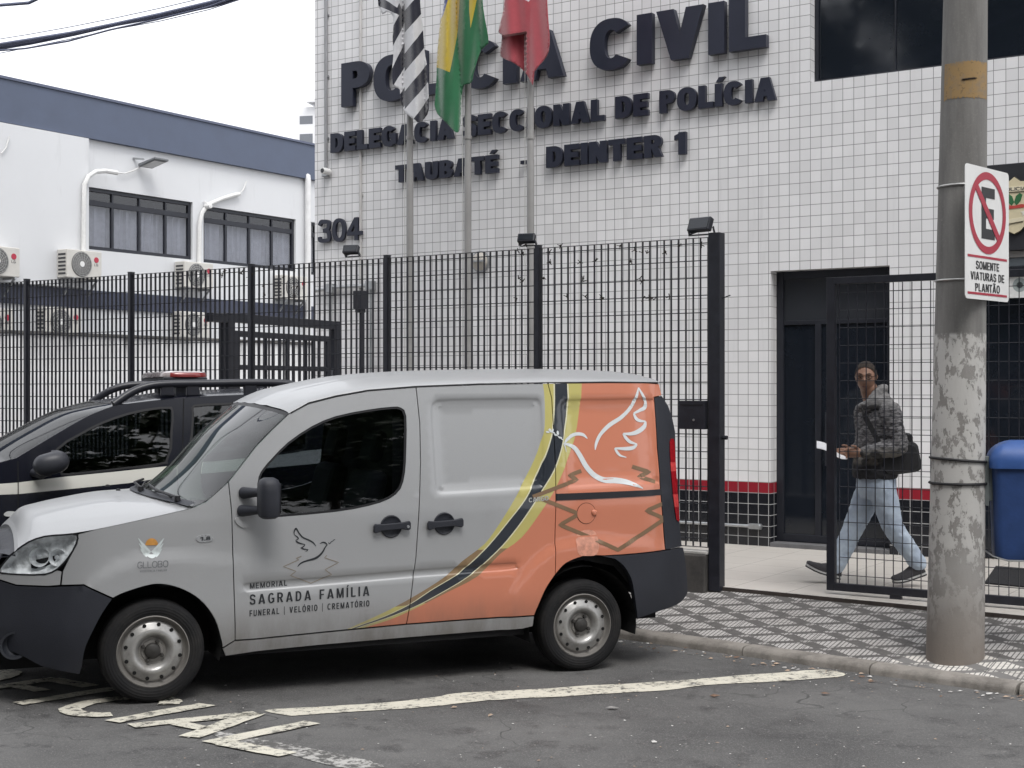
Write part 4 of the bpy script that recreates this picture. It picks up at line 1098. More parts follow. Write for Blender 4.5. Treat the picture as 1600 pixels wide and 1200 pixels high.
def flag(label, outline, paints, mats, folds, parent_px, wide=1.12):
    """outline and painted areas as they hang, at the pole's own distance; folds(x, y) gives the depth of the drape"""
    e = FA
    def P(px, py): return FA.st(px, py, FV - .05)
    cx_ = sum(p[0] for p in outline) / len(outline); W_ = lambda p: (cx_ + (p[0] - cx_) * wide, p[1])
    out = [P(*W_(p)) for p in outline]; pa = [([P(*W_(q)) for q in p], i) for p, i in paints]
    def fn(u, z, off):
        w = FA.w(u, FV - .05, z); f = FV - .06 + folds(u, z); s2, z2 = FA.st(CX + F * w.x / w.y, CY - F * (w.z - H) / w.y, f)
        return Vector((s2, f, z2))
    o = sheet("flag", smoothpoly(out, True, 2), fn, mats, pa, (), .028, (), None); o.location = FA.o; o.rotation_euler = (0, 0, FA.a)
    md = o.modifiers.new("solid", 'SOLIDIFY'); md.thickness = .006; md.offset = 0
    tag(o, label, "flag", "flags hanging on their poles"); return o
fw, fb = cloth("flag_white", (.62, .62, .64)), cloth("flag_black", (.020, .021, .035))
fs0 = FA.st(634, 100, FV)[0]
def fold_sp(u, z):
    x = (u - fs0); w = z * .7
    return -.11 * min(1.0, abs(math.sin(x * 11))) - .018 * math.sin(x * 38 + z * 3) + .03 * math.sin(z * 1.6)
def slab(x0, x1, yl0, yl1, yr0, yr1): return [(x0, yl0), (x1, yr0), (x1, yr1), (x0, yl1)]
pts = []
for (f0, f1), (r0, r1) in (((-50, -12), (-90, -54)), ((17, 51), (-22, 14)), ((84, 112), (42, 72)), ((143, 171), (103, 133)), ((205, 240), (160, 192))):
    e0 = (r0 - f0) / 29; pts.append(([(633, f0), (668, f0 + e0 * 35), (668, f1 + (r1 - f1) / 29 * 35), (633, f1)], 1))      # right lobe
for (f0, f1), (r0, r1) in (((-60, -28), (-12, 18)), ((5, 35), (50, 80)), ((66, 105), (112, 140)), ((136, 165), (170, 200))):
    pts.append(([(613, r0), (633, f0), (633, f1), (613, r1)], 1))                                                              # left lobe
pts.append(([(590, -60), (616, -20), (634, 30), (622, 22), (594, 8)], 1))
pts.append(([(600, -60), (628, -40), (628, -4), (622, 12), (612, 4), (600, -4)], 0))
flag("black and white striped flag hanging folded in front of the building name",
     [(594, -150), (596, 8), (608, 18), (617, 26), (616, 60), (617, 85), (615, 110), (616, 130), (620, 137), (626, 140), (627, 158), (633, 174), (640, 182), (647, 187), (653, 192), (661, 184), (666, 170), (665, 130), (663, 100), (660, 75), (658, 40), (655, 15), (654, -20), (654, -150)], pts, [fw, fb], fold_sp, 640)
fg, fy, fbl, fr_, fgd = cloth("flag_green", (.020, .13, .055)), cloth("flag_yellow", (.52, .38, .045)), cloth("flag_blue", (.03, .05, .20)), cloth("flag_red", (.38, .068, .085)), None
fs1 = FA.st(731, 100, FV)[0]
def fold_br(u, z):
    x = u - fs1; return -.09 * abs(math.sin(x * 12 + z * .8)) - .035 * math.sin(x * 30 - z * 2) - .07 * (x < -.04) * min(1, (-x - .04) * 8)
flag("green and yellow flag with a blue patch hanging folded on the second pole",
     [(700, -150), (697, 0), (692, 30), (688, 70), (686, 105), (686, 115), (684, 150), (683, 164), (687, 178), (697, 189), (706, 200), (713, 207), (718, 203), (720, 180), (721, 150), (724, 133), (732, 131), (736, 125), (737, 116), (748, 78), (758, 68), (756, 45), (751, 15), (749, -20), (745, -150)],
     [([(690, -150), (720, -150), (719, -10), (716, 45), (710, 80), (704, 113), (694, 108), (682, 104), (686, 60)], 1), ([(688, -150), (706, -150), (703, -5), (696, 22), (690, 34), (686, 20)], 2), ([(733, -150), (744, -150), (742, 0), (737, 25), (733, 44), (731, 15)], 1)], [fg, fy, fbl], fold_br, 731)
fs2 = FA.st(826, 60, FV)[0]
def fold_rd(u, z):
    x = u - fs2; z0 = FA.st(815, 55, FV)[1]
    return -.08 * abs(math.sin(x * 9 - .4)) - .03 * math.sin(x * 26 + z * 2.5) + (.10 if (z < z0 and x < .0) else 0.0)
flag("plain dusty red flag hanging folded on the third pole",
     [(790, -150), (792, -10), (788, 25), (783, 50), (788, 54), (787, 70), (786, 88), (800, 96), (812, 104), (823, 117), (831, 133), (833, 112), (845, 96), (853, 80), (854, 55), (852, 25), (850, -20), (846, -150)],
     [([(818, -150), (832, -150), (831, -6), (825, 3), (820, 0)], 1)], [fr_, fw], fold_rd, 826)

# ------------------------------------------------------------------ street pole with sign and bin
def pole_material():
    n = NT("street_pole_concrete"); o = n.tc.outputs["Object"]; s = n.sep(o)
    st = n.comb(n.math('MULTIPLY', s[0], 9), n.math('MULTIPLY', s[1], 9), n.math('MULTIPLY', s[2], 1.1))
    streak = n.noise(st, 1.0, 6, .65); fl = n.noise(n.comb(n.math('MULTIPLY', s[0], 16), n.math('MULTIPLY', s[1], 16), n.math('MULTIPLY', s[2], 9)), 1.0, 8, .72, .15); f = n.noise(o, 70, 4, .7); sm = n.noise(o, 2.2, 4)
    base = n.mix(n.rng(streak, .35, .7), (.215, .21, .20), (.125, .12, .115))
    base = n.mix(n.rng(f, .55, .75, 0, .5), base, (.28, .27, .25))
    low = n.mix(n.rng(sm, .35, .65), (.285, .275, .262), (.20, .19, .178))
    zt = n.rng(s[2], 2.02, 2.06, 0, 1)
    base = n.mix(zt, low, base)
    flake = n.math('MULTIPLY', n.rng(n.math('ADD', fl, n.math('MULTIPLY', n.math('SUBTRACT', sm, .5), .35)), .46, .49), n.math('MULTIPLY', n.rng(s[2], 2.06, 2.04), n.rng(n.math('ADD', s[2], n.math('MULTIPLY', sm, 1.2)), .75, 1.35, 0, 1)))
    c = n.mix(n.math('MULTIPLY', flake, .75), base, (.52, .51, .49))
    lowd = n.rng(n.math('ADD', s[2], n.math('MULTIPLY', sm, .5)), .35, .8, .55, 0)
    c = n.mix(lowd, c, (.17, .13, .10))
    n.link(c, n.b.inputs["Base Color"]); n.b.inputs["Roughness"].default_value = .9
    n.bump(n.math('ADD', n.math('MULTIPLY', flake, .9), n.math('MULTIPLY', f, .5)), .5, .006); return n.m
PZ = .075
up_ = empty("utility_pole", (POLE_AX.x, POLE_AX.y, 0)); tag(up_, "tall grey concrete street pole with flaking white paint and a faded orange band", "pole")
def pr(z): return .173 - (z - PZ) * .0105 
lean = (1514 - 1498) / F * 8.67 / 4.0
def pc(z): return (lean * (z - PZ), 0.0, z)
g = MB(); zs = [PZ - .12 + k * .25 for k in range(32)]
g.tube([pc(z) for z in zs], [pr(z) for z in zs], 40); g.build("pole_shaft", pole_material(), up_, smooth=True)
zo1, zo0 = (H - (y - CY) * 8.55 / F for y in (97, 154)); g = MB()
for i in range(26):
    a0, a1 = R(-165 + 5.0 * i), R(-165 + 5.0 * (i + 1)); r0, r1 = pr(zo0) + .0015, pr(zo1) + .0015; c0, c1 = pc(zo0), pc(zo1)
    d0, d1 = rnd.uniform(-.012, .012), rnd.uniform(-.01, .01)
    g.add([(c0[0] + r0 * math.cos(a0), r0 * math.sin(a0), zo0 + d0 * (i % 2)), (c0[0] + r0 * math.cos(a1), r0 * math.sin(a1), zo0 + d0 * ((i + 1) % 2)), (c1[0] + r1 * math.cos(a1), r1 * math.sin(a1), zo1 + d1 * ((i + 1) % 2)), (c1[0] + r1 * math.cos(a0), r1 * math.sin(a0), zo1 + d1 * (i % 2))], [(0, 1, 2, 3)])
def orange_band():
    n = NT("faded_orange_paint"); o = n.tc.outputs["Object"]; a = n.noise(o, 11, 6, .7); b = n.noise(o, 45, 4, .7)
    c = n.mix(n.rng(a, .5, .7, 0, .7), (.30, .195, .085), (.17, .155, .14)); c = n.mix(n.rng(b, .58, .68, 0, .6), c, (.09, .065, .045))
    n.link(c, n.b.inputs["Base Color"]); n.b.inputs["Roughness"].default_value = .85; return n.m
ob = g.build("orange_band", orange_band(), up_, smooth=True)
g = MB()
for i in range(9):
    a = R(-112 + i * 4); z = (zo0 + zo1) / 2 + .0 + .008 * (i / 8); r = pr(z) + .003; g.lathe([(0, .0), (.006, .0)], 6, 'Z', (pc(z)[0] + r * math.cos(a), r * math.sin(a), z))
    a2 = R(-112 + (i + 1) * 4); g.bar((pc(z)[0] + r * math.cos(a), r * math.sin(a), z), (pc(z)[0] + r * math.cos(a2), r * math.sin(a2), z + .001), .002, .011 if i < 8 else .005)
g.build("stencil_dash", mat("stencil_dark", (.06, .045, .035), .9, 0, .4, 60), ob)
def band(name, z, r, tube, m, parent, a0=0, a1=360, tilt=0.0, k=40):
    g = MB(); P = []
    for i in range(k + 1):
        a = R(a0 + (a1 - a0) * i / k); c = pc(z); P.append((c[0] + (r + tube * .8) * math.cos(a), (r + tube * .8) * math.sin(a), z + tilt * math.cos(a)))
    g.tube(P, tube, 8); return g.build(name, m, parent, smooth=True)
# no-parking sign
SA = R(46); zc_ = H - (366 - CY) * 8.53 / F
SC = Vector(((1543 - CX) / F * 8.53, 8.53, zc_))
sg = empty("parking_sign", SC, SA); tag(sg, "white no parking sign with a red ring and black text strapped to the street pole", "sign")
SWd, SHt = .585, .80
g = MB(); g.prism(rrect(-SWd / 2, SWd / 2, -SHt / 2, SHt / 2, .028), 0, .003); g.build("sign_plate", mat("reflective_white", (.70, .70, .69), .35, 0, .05, 4), sg)
red = mat("sign_red", (.36, .022, .045), .4, 0, .08, 6); blk = mat("sign_black", (.018, .018, .02), .45)
g = MB(); ro, ri, cy_ = .248, .203, .127
for i in range(64):
    a0, a1 = 6.28319 * i / 64, 6.28319 * (i + 1) / 64
    g.add([(ri * math.cos(a0), -.0022, cy_ + ri * math.sin(a0)), (ro * math.cos(a0), -.0022, cy_ + ro * math.sin(a0)), (ro * math.cos(a1), -.0022, cy_ + ro * math.sin(a1)), (ri * math.cos(a1), -.0022, cy_ + ri * math.sin(a1))], [(0, 1, 2, 3)])
g.build("red_ring", red, sg, fix=False)
g = MB(); g.bar((-.15, -.003, cy_ + .15), (.15, -.003, cy_ - .15), .0012, .046, up=Vector((1, 0, 1))); g.build("red_slash", red, sg)
lettering("letter_e", "E", lambda x, y, d: (-.082 + x, -.0012 - d * .3, cy_ - .158 + y), blk, sg, .178, .312, .25, .20, ext=.001)
for z in (-.150, -.372): 
    g = MB(); g.box(-.262, .262, -.0022, -.0008, z, z + .014); g.build("red_rule", red, sg)
for txt, z, w in (("SOMENTE", -.218, .31), ("VIATURAS DE", -.284, .45), ("PLANT\u00c3O", -.352, .33)):
    lettering("sign_text", txt, lambda x, y, d, w=w, z=z: (-w / 2 + x, -.0012 - d, z + y), blk, sg, w, .048, .19, .16, .72, ext=.0008)
M_strap = mat("pale_strap", (.50, .50, .49), .35, .6, .1)
for y in (287, 436):
    z = H - (y - CY) * 8.52 / F; b = band("steel_strap", z, pr(z), .006, M_strap, None); b.parent = sg; b.matrix_parent_inverse = Matrix.Identity(4)
    b.matrix_local = (Matrix.Translation(SC) @ Matrix.Rotation(SA, 4, 'Z')).inverted() @ Matrix.Translation((POLE_AX.x, POLE_AX.y, 0))
# litter bin strapped to the pole
BA = R(-14)
bb = gz(1603, 872, H - (872 - CY) * 8.62 / F); Bz = bb.z
be = empty("litter_bin", (bb.x, bb.y, 0), BA); tag(be, "blue plastic street bin with a domed lid strapped to the pole", "bin")
blue = mat("blue_plastic", (.020, .050, .155), .48, 0, .22, 7, .08, 80); bluel = mat("blue_lid_plastic", (.034, .088, .27), .44, 0, .2, 5, .05, 80)
def rr3(w, d, r, z, k=6): return [Vector((x, y, z)) for x, y in rrect(-w / 2, w / 2, -d / 2, d / 2, r, k)]
hb = H - (722 - CY) * 8.6 / F - Bz
rows = [rr3(.395 * k, .30 * k, .05, Bz + z) for k, z in ((.80, 0), (.93, .004), (.97, .03))] + [rr3(.395 * (.97 + .07 * i / 6), .30 * (.97 + .07 * i / 6), .05, Bz + .03 + (hb - .05) * i / 6) for i in range(1, 7)]
g = MB(); n = len(rows[0])
g.v = [tuple(p) for r in rows for p in r]
for i in range(len(rows) - 1):
    for j in range(n): g.f.append((i * n + j, i * n + (j + 1) % n, (i + 1) * n + (j + 1) % n, (i + 1) * n + j)); g.m.append(0)
g.f.append(tuple(reversed(range(n)))); g.m.append(0)
g.build("bin_body", blue, be, smooth=True)
lt_ = H - (688 - CY) * 8.55 / F - Bz; rows = [rr3(.445, .345, .06, Bz + hb - .035), rr3(.45, .35, .06, Bz + hb + .012)]
for i in range(1, 9):
    a = R(90 * i / 8); k = math.cos(a); rows.append(rr3(max(.02, .445 * (.25 + .75 * k) if i < 8 else .02), max(.02, .345 * (.2 + .8 * k) if i < 8 else .02), .06 * k + .004, Bz + hb + .012 + (lt_ - hb - .012) * math.sin(a)))
g = MB(); g.v = [tuple(p) for r in rows for p in r]
for i in range(len(rows) - 1):
    for j in range(n): g.f.append((i * n + j, i * n + (j + 1) % n, (i + 1) * n + (j + 1) % n, (i + 1) * n + j)); g.m.append(0)
g.build("lid", bluel, be, smooth=True)
zb0, zb1 = (H - (y - CY) * 8.6 / F for y in (790, 713)); g = MB(); g.box(-.252, -.222, -.10, -.04, zb0, zb1); g.box(-.222, -.195, -.09, -.05, zb0 + .03, zb1 - .03); g.build("bracket", mat("dull_zinc", (.16, .18, .18), .6, .3, .2, 9), be, bevel=.003)
g = MB(); zw = Bz + .03; g.tube([(-.25, -.06, zw + .02), (-.20, -.14, zw - .01), (-.12, -.165, zw - .03), (.12, -.165, zw - .03), (.2, -.14, zw - .01)], .005, 6); g.build("wire_cradle", M_steel, be, smooth=True)
for y, tl in ((720, -.012), (757, .0)):
    z = H - (y - CY) * 8.5 / F; b = band("rubber_strap", z, pr(z), .008, mat("black_rubber_strap", (.012, .012, .014), .6), None, tilt=tl); b.parent = be
    b.matrix_local = (Matrix.Translation((bb.x, bb.y, 0)) @ Matrix.Rotation(BA, 4, 'Z')).inverted() @ Matrix.Translation((POLE_AX.x, POLE_AX.y, 0))
# door mat inside the gate
dm = MB(); a = [gz(x, y, FLOOR_Z + .012) for x, y in ((1556, 884), (1700, 896), (1700, 925), (1538, 910))]
lo_ = [p - Vector((0, 0, .011)) for p in a]
dm.add([tuple(p) for p in a] + [tuple(p) for p in lo_], [(0, 1, 2, 3), (0, 4, 5, 1), (1, 5, 6, 2), (2, 6, 7, 3), (3, 7, 4, 0)])
tag(dm.build("door_mat", mat("black_rubber_mat", (.014, .014, .016), .8, 0, .2, 30, .5, 150)), "black rubber door mat on the pale floor behind the street bin", "mat")

# ------------------------------------------------------------------ overhead cables along the street
CF = Frame(POLE_AX.x, POLE_AX.y, FE.a)
def cable(pa, pb, r, lab, sag=.25, off=0.0, wig=0.0):
    (s0, z0), (s1, z1) = CF.st(*pa, off), CF.st(*pb, off); m = (z1 - z0) / (s1 - s0); P = []
    for k in range(41):
        s = -16 + 24 * k / 40; q = (s - s0) / (s1 - s0)
        P.append(CF.w(s, off + wig * math.sin(k * 2.1), z0 + m * (s - s0) + sag * (q * q - q) * .3 + wig * .6 * math.sin(k * 1.3 + r * 900)))
    g = MB(); g.tube(P, r, 8); o = g.build("overhead_cable", cabm, smooth=True); tag(o, lab, "cable", "overhead cables"); return o
cabm = mat("cable_sheath", (.13, .145, .22), .6, 0, .2, 8)  # sheath colour lifted to a pale blue, haze put into the colour
cable((0, 71), (340, 2), .020, "thick upper cable of the bundle crossing the sky", wig=.01)
cable((0, 75), (340, 4.5), .017, "thick lower cable of the bundle crossing the sky", off=.04, wig=.015)
cable((0, 78.5), (280, 22), .009, "thin cable looping under the bundle crossing the sky", .5, -.04, .02)
cable((0, 61), (305, 0), .004, "hair thin wire just above the cable bundle in the sky")
cable((0, 83), (340, 9), .004, "hair thin wire just below the cable bundle in the sky", wig=.02)
cable((0, 10.5), (62, -1), .016, "short thick cable across the top corner of the sky")
# ------------------------------------------------------------------ vehicles: shared
def sstep(x): x = max(0.0, min(1.0, x)); return x * x * (3 - 2 * x)
def pdist(p, poly):
    P = Vector(p); best = 9e9
    for i in range(len(poly)):
        a, b = Vector(poly[i]), Vector(poly[(i + 1) % len(poly)]); d = b - a; L2 = d.length_squared
        t = 0 if L2 == 0 else max(0, min(1, (P - a).dot(d) / L2)); best = min(best, (P - a - d * t).length)
    return best
class Side:
    """near side of a vehicle: pixel -> (u, z) on its curved flank, and (u, z) -> point; far=True gives the mirrored flank"""
    def __init__(self, fr, inset, W): self.fr, self.ins, self.W, self.dents = fr, inset, W, []
    def uz(self, x, y):
        v = .05
        for _ in range(14):
            u, z = self.fr.st(x, y, v); v = .5 * v + .5 * self.ins(u, z)
        return u, z
    def poly(self, px): return [self.uz(*p) for p in px]
    def dent(self, u, z): return sum(d(u, z) for d in self.dents)
    def fn(self, u, z, off=0.0): return Vector((u, self.ins(u, z) + self.dent(u, z) - off, z))
    def far(self, u, z, off=0.0): return Vector((u, self.W - self.ins(u, z) - self.dent(u, z) + off, z))
    def px(self, x, y, off=0.0): return self.fn(*self.uz(x, y), off)
def recess(poly, depth, ramp):
    xs = [p[0] for p in poly]; zs = [p[1] for p in poly]; bb_ = (min(xs), max(xs), min(zs), max(zs))
    def f(u, z):
        if not (bb_[0] < u < bb_[1] and bb_[2] < z < bb_[3]) or not inside((u, z), poly): return 0.0
        return depth * sstep(pdist((u, z), poly) / ramp)
    return f
def car_paint(name, col, metal=.0, rough=.3, dirt=(.17, .155, .14), flake=0.0, low=.55, coat=.7):
    n = NT(name); o = n.tc.outputs["Object"]; s = n.sep(o)
    f = n.noise(o, 900, 2, .5); a = n.noise(o, 1.7, 6, .7)
    c = n.mix(n.rng(f, .35, .65, 0, flake), col, tuple(min(1, k * 1.5) for k in col))
    st = n.noise(n.comb(n.math('MULTIPLY', s[0], 7), n.math('MULTIPLY', s[1], 7), n.math('MULTIPLY', s[2], 1.5)), 1.0, 5, .7)
    d = n.math('MULTIPLY', n.rng(s[2], .28, low, 1, 0), n.rng(st, .3, .65, .25, .8))
    d = n.math('MAXIMUM', d, n.rng(a, .55, .8, 0, .14))
    c = n.mix(d, c, dirt); n.link(c, n.b.inputs["Base Color"])
    n.b.inputs["Metallic"].default_value = metal
    n.link(n.rng(d, 0, .7, rough, .75), n.b.inputs["Roughness"])
    n.b.inputs["Coat Weight"].default_value = .7; n.b.inputs["Coat Roughness"].default_value = .05
    n.link(n.rng(d, 0, .6, coat, .08), n.b.inputs["Coat Weight"]); return n.m
silver = car_paint("silver_paint", (.32, .325, .332), .22, .44, flake=.3, coat=.28)
orange = car_paint("orange_wrap", (.54, .185, .105), 0, .38, (.22, .12, .09), 0)
yellow = car_paint("ochre_wrap", (.46, .41, .13), 0, .38); navyw = car_paint("navy_wrap", (.016, .021, .030), 0, .32)
bronze = car_paint("bronze_wrap", (.23, .15, .075), 0, .4); creamw = car_paint("pale_wrap_edge", (.62, .60, .42), 0, .38)
plast = mat("black_bumper_plastic", (.020, .022, .030), .55, 0, .14, 5, .2, 260); rubber = mat("window_rubber", (.008, .008, .010), .5)
under = mat("underbody_dark", (.006, .006, .007), .9)
def tyre_material():
    n = NT("tyre_rubber"); o = n.tc.outputs["Object"]; s = n.sep(o); r = n.math('SQRT', n.math('ADD', n.math('POWER', s[0], 2.0), n.math('POWER', s[2], 2.0)))
    a = n.noise(o, 7, 5, .7); c = n.mix(n.rng(a, .45, .75, 0, .45), (.012, .012, .013), (.040, .037, .034))
    n.link(c, n.b.inputs["Base Color"]); n.b.inputs["Roughness"].default_value = .82; n.b.inputs["Specular IOR Level"].default_value = .25
    ring = n.math('SINE', n.math('MULTIPLY', r, 420)); n.bump(ring, .25, .003); return n.m
tyre_m = tyre_material()
def rim_material():
    n = NT("steel_rim_silver"); o = n.tc.outputs["Object"]; a = n.noise(o, 9, 6, .75); f = n.noise(o, 90, 3)
    s = n.sep(o); r = n.math('SQRT', n.math('ADD', n.math('POWER', s[0], 2.0), n.math('POWER', s[2], 2.0)))
    d = n.math('MAXIMUM', n.rng(a, .5, .75, 0, .7), n.math('MAXIMUM', n.rng(r, .155, .172, 0, .6), n.rng(r, .085, .07, 0, .55)))
    c = n.mix(d, (.36, .355, .345), (.12, .105, .09)); n.link(c, n.b.inputs["Base Color"])
    n.b.inputs["Metallic"].default_value = .5; n.link(n.rng(d, 0, .8, .36, .75), n.b.inputs["Roughness"]); return n.m
rim_m = rim_material(); hole_m = mat("dark_hole", (.004, .004, .004), .9); hub_m = mat("black_hub_cap", (.03, .028, .026), .6, 0, .3, 40)
chrome = mat("chrome_reflector", (.75, .76, .77), .16, .6, .1, 30)
def wheel(parent, u, zc, v_out, R_=.28, far=False, steel=True):
    s = -1 if far else 1
    def L(g): 
        if far: g.v = [(x, -y, z) for x, y, z in g.v]
        return g
    w = empty("wheel", (u, v_out, zc), 0, parent); k = R_ / .28
    g = MB(); g.lathe([(r * k, h) for r, h in ((.190, .03), (.194, .006), (.203, .001), (.225, -.004), (.25, -.003), (.266, .006), (.275, .020), (.2795, .034), (.28, .05), (.28, .072), (.272, .074), (.272, .082), (.28, .084), (.28, .104), (.272, .106), (.272, .114), (.28, .116), (.28, .13), (.275, .156), (.26, .172), (.2, .175))], 72, 'Y'); L(g).build("tyre", tyre_m, w, smooth=True)
    g = MB()
    if steel:
        g.lathe([(.197, .014), (.195, .004), (.190, .002), (.187, .008), (.184, .022), (.177, .036), (.168, .040), (.164, .034), (.160, .026), (.150, .020), (.138, .015), (.124, .007), (.112, .002), (.100, .004), (.088, .016), (.078, .032), (.072, .040), (.062, .040), (.058, .034), (.030, .033), (0, .033)], 64, 'Y')
        for i in range(12):
            a = 6.28319 * (i + .4) / 12; c = (.1475 * math.cos(a), .0155, -.1475 * math.sin(a)); P = []
            g2 = MB(); g2.lathe([(0, 0), (.0098, 0), (.0108, .002)], 14, 'Y', (c[0], .012, c[2])); k0 = len(g.v); g.v += g2.v; g.f += [tuple(q + k0 for q in f) for f in g2.f]; g.m += [1] * len(g2.f)
        for i in range(4):
            a = 6.28319 * (i + .3) / 4; k0 = len(g.v); g2 = MB(); g2.lathe([(0, .014), (.010, .016), (.012, .034)], 6, 'Y', (.056 * math.cos(a), 0, -.056 * math.sin(a))); g.v += g2.v; g.f += [tuple(q + k0 for q in f) for f in g2.f]; g.m += [2] * len(g2.f)
        k0 = len(g.v); g2 = MB(); g2.lathe([(0, .010), (.034, .012), (.042, .020), (.044, .034)], 20, 'Y'); g.v += g2.v; g.f += [tuple(q + k0 for q in f) for f in g2.f]; g.m += [2] * len(g2.f)
    else:
        g.lathe([(.197, .012), (.19, .004), (.185, .03), (.0, .05)], 48, 'Y', mi=1)
        for i in range(5):
            a = 6.28319 * i / 5; g.bar((0, .018, 0), (.185 * math.cos(a), .012, .185 * math.sin(a)), .02, .05, 0, up=Vector((0, 1, 0)))
        g.lathe([(0, .004), (.04, .008), (.045, .03)], 16, 'Y')
    L(g).build("rim", [rim_m, hole_m, hub_m], w, smooth=True); return w
def top_grid(name, edge, W, bow, crown, mats, parent, nl=17, p=.75, ribs=0.0, mfn=None, sub=4):
    """skin stretched across the vehicle between mirrored edges. edge: list of (u, v, z)"""
    rows = []; n = len(edge); C_ = smoothpoly(edge, False, sub); E = [(p, i / (len(C_) - 1)) for i, p in enumerate(C_)]
    def itp(L_, t): 
        if not isinstance(L_, (list, tuple)): return L_
        x = t * (len(L_) - 1); i = min(int(x), len(L_) - 2); f = x - i; p0, p1, p2, p3 = L_[max(i - 1, 0)], L_[i], L_[i + 1], L_[min(i + 2, len(L_) - 1)]
        return .5 * (2 * p1 + (p2 - p0) * f + (2 * p0 - 5 * p1 + 4 * p2 - p3) * f * f + (3 * p1 - p0 - 3 * p2 + p3) * f ** 3)
    for (u, v, z), t in E:
        r = []
        for j in range(nl):
            a = j / (nl - 1); s = .5 - .5 * math.cos(math.pi * a); h = 1 - (2 * s - 1) ** 2
            rb = ribs * (math.sin(s * 44) > .3) * (.12 < s < .88)
            r.append((u - itp(bow, t) * h, v + s * (W - 2 * v), z + itp(crown, t) * h ** p + rb))
        rows.append(r)
    return gridmesh(name, rows, mats, parent, smooth=True, mfn=mfn, flip=True)

# ------------------------------------------------------------------ the silver and orange van
VW = 1.72; VC = [(0.0, .016 + .28), (2.583, -.014 + .28)]
def van_in(u, z):
    v = 0.0
    if z > .98: v += .13 * ((z - .98) / .8) ** 1.4
    if z < .5: v += .05 * ((.5 - z) / .3) ** 2
    if u < -.25: v += .30 * ((-.25 - u) / .6) ** 2
    if u > 2.95: v += .09 * ((u - 2.95) / .32) ** 2
    return min(v, .62)
VS = Side(VF, van_in, VW)
def flare(uc, zc, R1, tail):
    def f(u, z):
        du, dz = u - uc, z - zc
        if abs(du) > 1.0 or dz < -.4: return 0.0
        q = math.hypot(du if du < 0 else du * .42, dz); amp = 1.0 if du < .12 else max(0.0, 1 - (du - .12) / tail)
        return -.017 * amp * sstep((R1 - q) / .035)
    return f
VS.dents += [flare(0, VC[0][1], .535, .55), flare(2.583, VC[1][1], .545, .75)]
van = frame_empty("delivery_van", VF); van.location.z = 0
tag(van, "silver and orange funeral van with a white dove on its flank and black bumpers", "van")
pan1 = smoothpoly(VS.poly([(672, 640), (678, 626), (692, 622.5), (760, 621), (830, 620.5), (845, 625), (849, 645), (851, 700), (853, 745), (850, 758), (842, 763.5), (780, 768), (700, 773), (684, 772), (679, 760), (675, 700)]), True, 3)
pan2 = smoothpoly(VS.poly([(875, 640), (879, 627), (890, 622.5), (950, 621.5), (1018, 621.5), (1022, 640), (1030, 750), (1032, 756), (990, 758), (930, 761), (893, 763), (885, 756), (881, 700)]), True, 3)
groove = smoothpoly(VS.poly([(379, 918), (388, 909.5), (460, 904), (560, 896.5), (640, 890), (720, 884), (800, 878), (808, 884), (803, 891.5), (720, 898), (640, 904), (520, 914.5), (395, 925), (384, 925)]), True, 3)
in1 = shrink(pan1, .045); in2 = shrink(pan2, .045)
VS.dents += [recess(pan1, .013, .022), recess(pan2, .013, .022), recess(groove, .008, .012), recess(in1, .004, .01), recess(in2, .004, .01)]
A_edge = [(299, 793), (322, 783), (357, 752), (400, 697), (425, 671), (451, 646)]
roof_px = [(451, 646), (482, 630), (525, 619), (575, 610), (650, 604), (750, 600), (856, 598), (950, 597), (1010, 597.5), (1030, 599)]
door_px = [(357, 753), (400, 698), (425, 672), (451, 647), (482, 631), (525, 620), (575, 611), (650, 605), (656, 662), (657, 725), (655, 790), (650, 870), (646, 900), (641, 942), (635, 975), (520, 986), (400, 998), (367, 1000), (364.5, 900), (362, 800)]
slide_px = [(650, 605), (750, 601), (856, 599), (862, 622), (865, 672), (868, 730), (867.5, 820), (866, 897), (852, 918), (841, 942), (833, 961), (740, 967), (635, 975), (641, 942), (646, 900), (650, 870), (655, 790), (657, 725), (656, 662)]
quart_px = [(856, 599), (950, 598), (1010, 598.5), (1030, 600), (1034, 618), (1022, 620.5), (1027, 700), (1033, 780), (1039, 859), (975, 866), (942, 868), (925, 867.5), (907, 869.5), (882, 880), (866, 897), (867.5, 820), (868, 730), (865, 672), (862, 622)]
fend_px = [(299, 794), (322, 784), (357, 753), (362, 800), (364.5, 900), (367, 1000), (347, 1012), (346, 1003), (335, 967), (312, 937), (281, 919), (250, 912), (225, 915.5), (192, 926), (176, 934), (131, 913.5), (95.5, 914.5), (98, 893), (108, 872), (120.5, 850), (122, 834.5), (150, 827), (225, 811)]
strip_px = [(94.5, 914.5), (97, 893), (90, 891), (70, 899), (3, 897), (-8, 891), (-18, 898), (-14, 905), (0, 906), (25, 914), (75, 916)]
bump_px = [(-24, 904), (0, 907), (25, 915), (75, 917), (131, 914.5), (175, 935), (160, 957), (145, 985), (133, 1012), (128, 1040), (124, 1053), (85, 1046), (62, 1040), (32, 1024), (0, 1013), (-24, 1003)]
rbump_px = [(940, 868.5), (975, 866.5), (1039, 859.5), (1066, 855), (1070, 880), (1073, 915), (1071, 930), (1055, 945), (1020, 957), (993, 966), (990, 940), (985, 910), (980, 897), (971, 883), (958, 873)]
pill_px = [(1022, 621), (1034, 618.5), (1044, 634), (1051, 655), (1055, 674), (1056, 720), (1059, 780), (1063, 830), (1065.5, 854), (1039, 859), (1033, 780), (1027, 700)]
sill_px = [(347, 1013), (367, 1001), (400, 999), (520, 987), (635, 976), (740, 968), (833, 962), (831, 978), (815, 982), (640, 996), (500, 1008), (400, 1018), (352, 1025)]
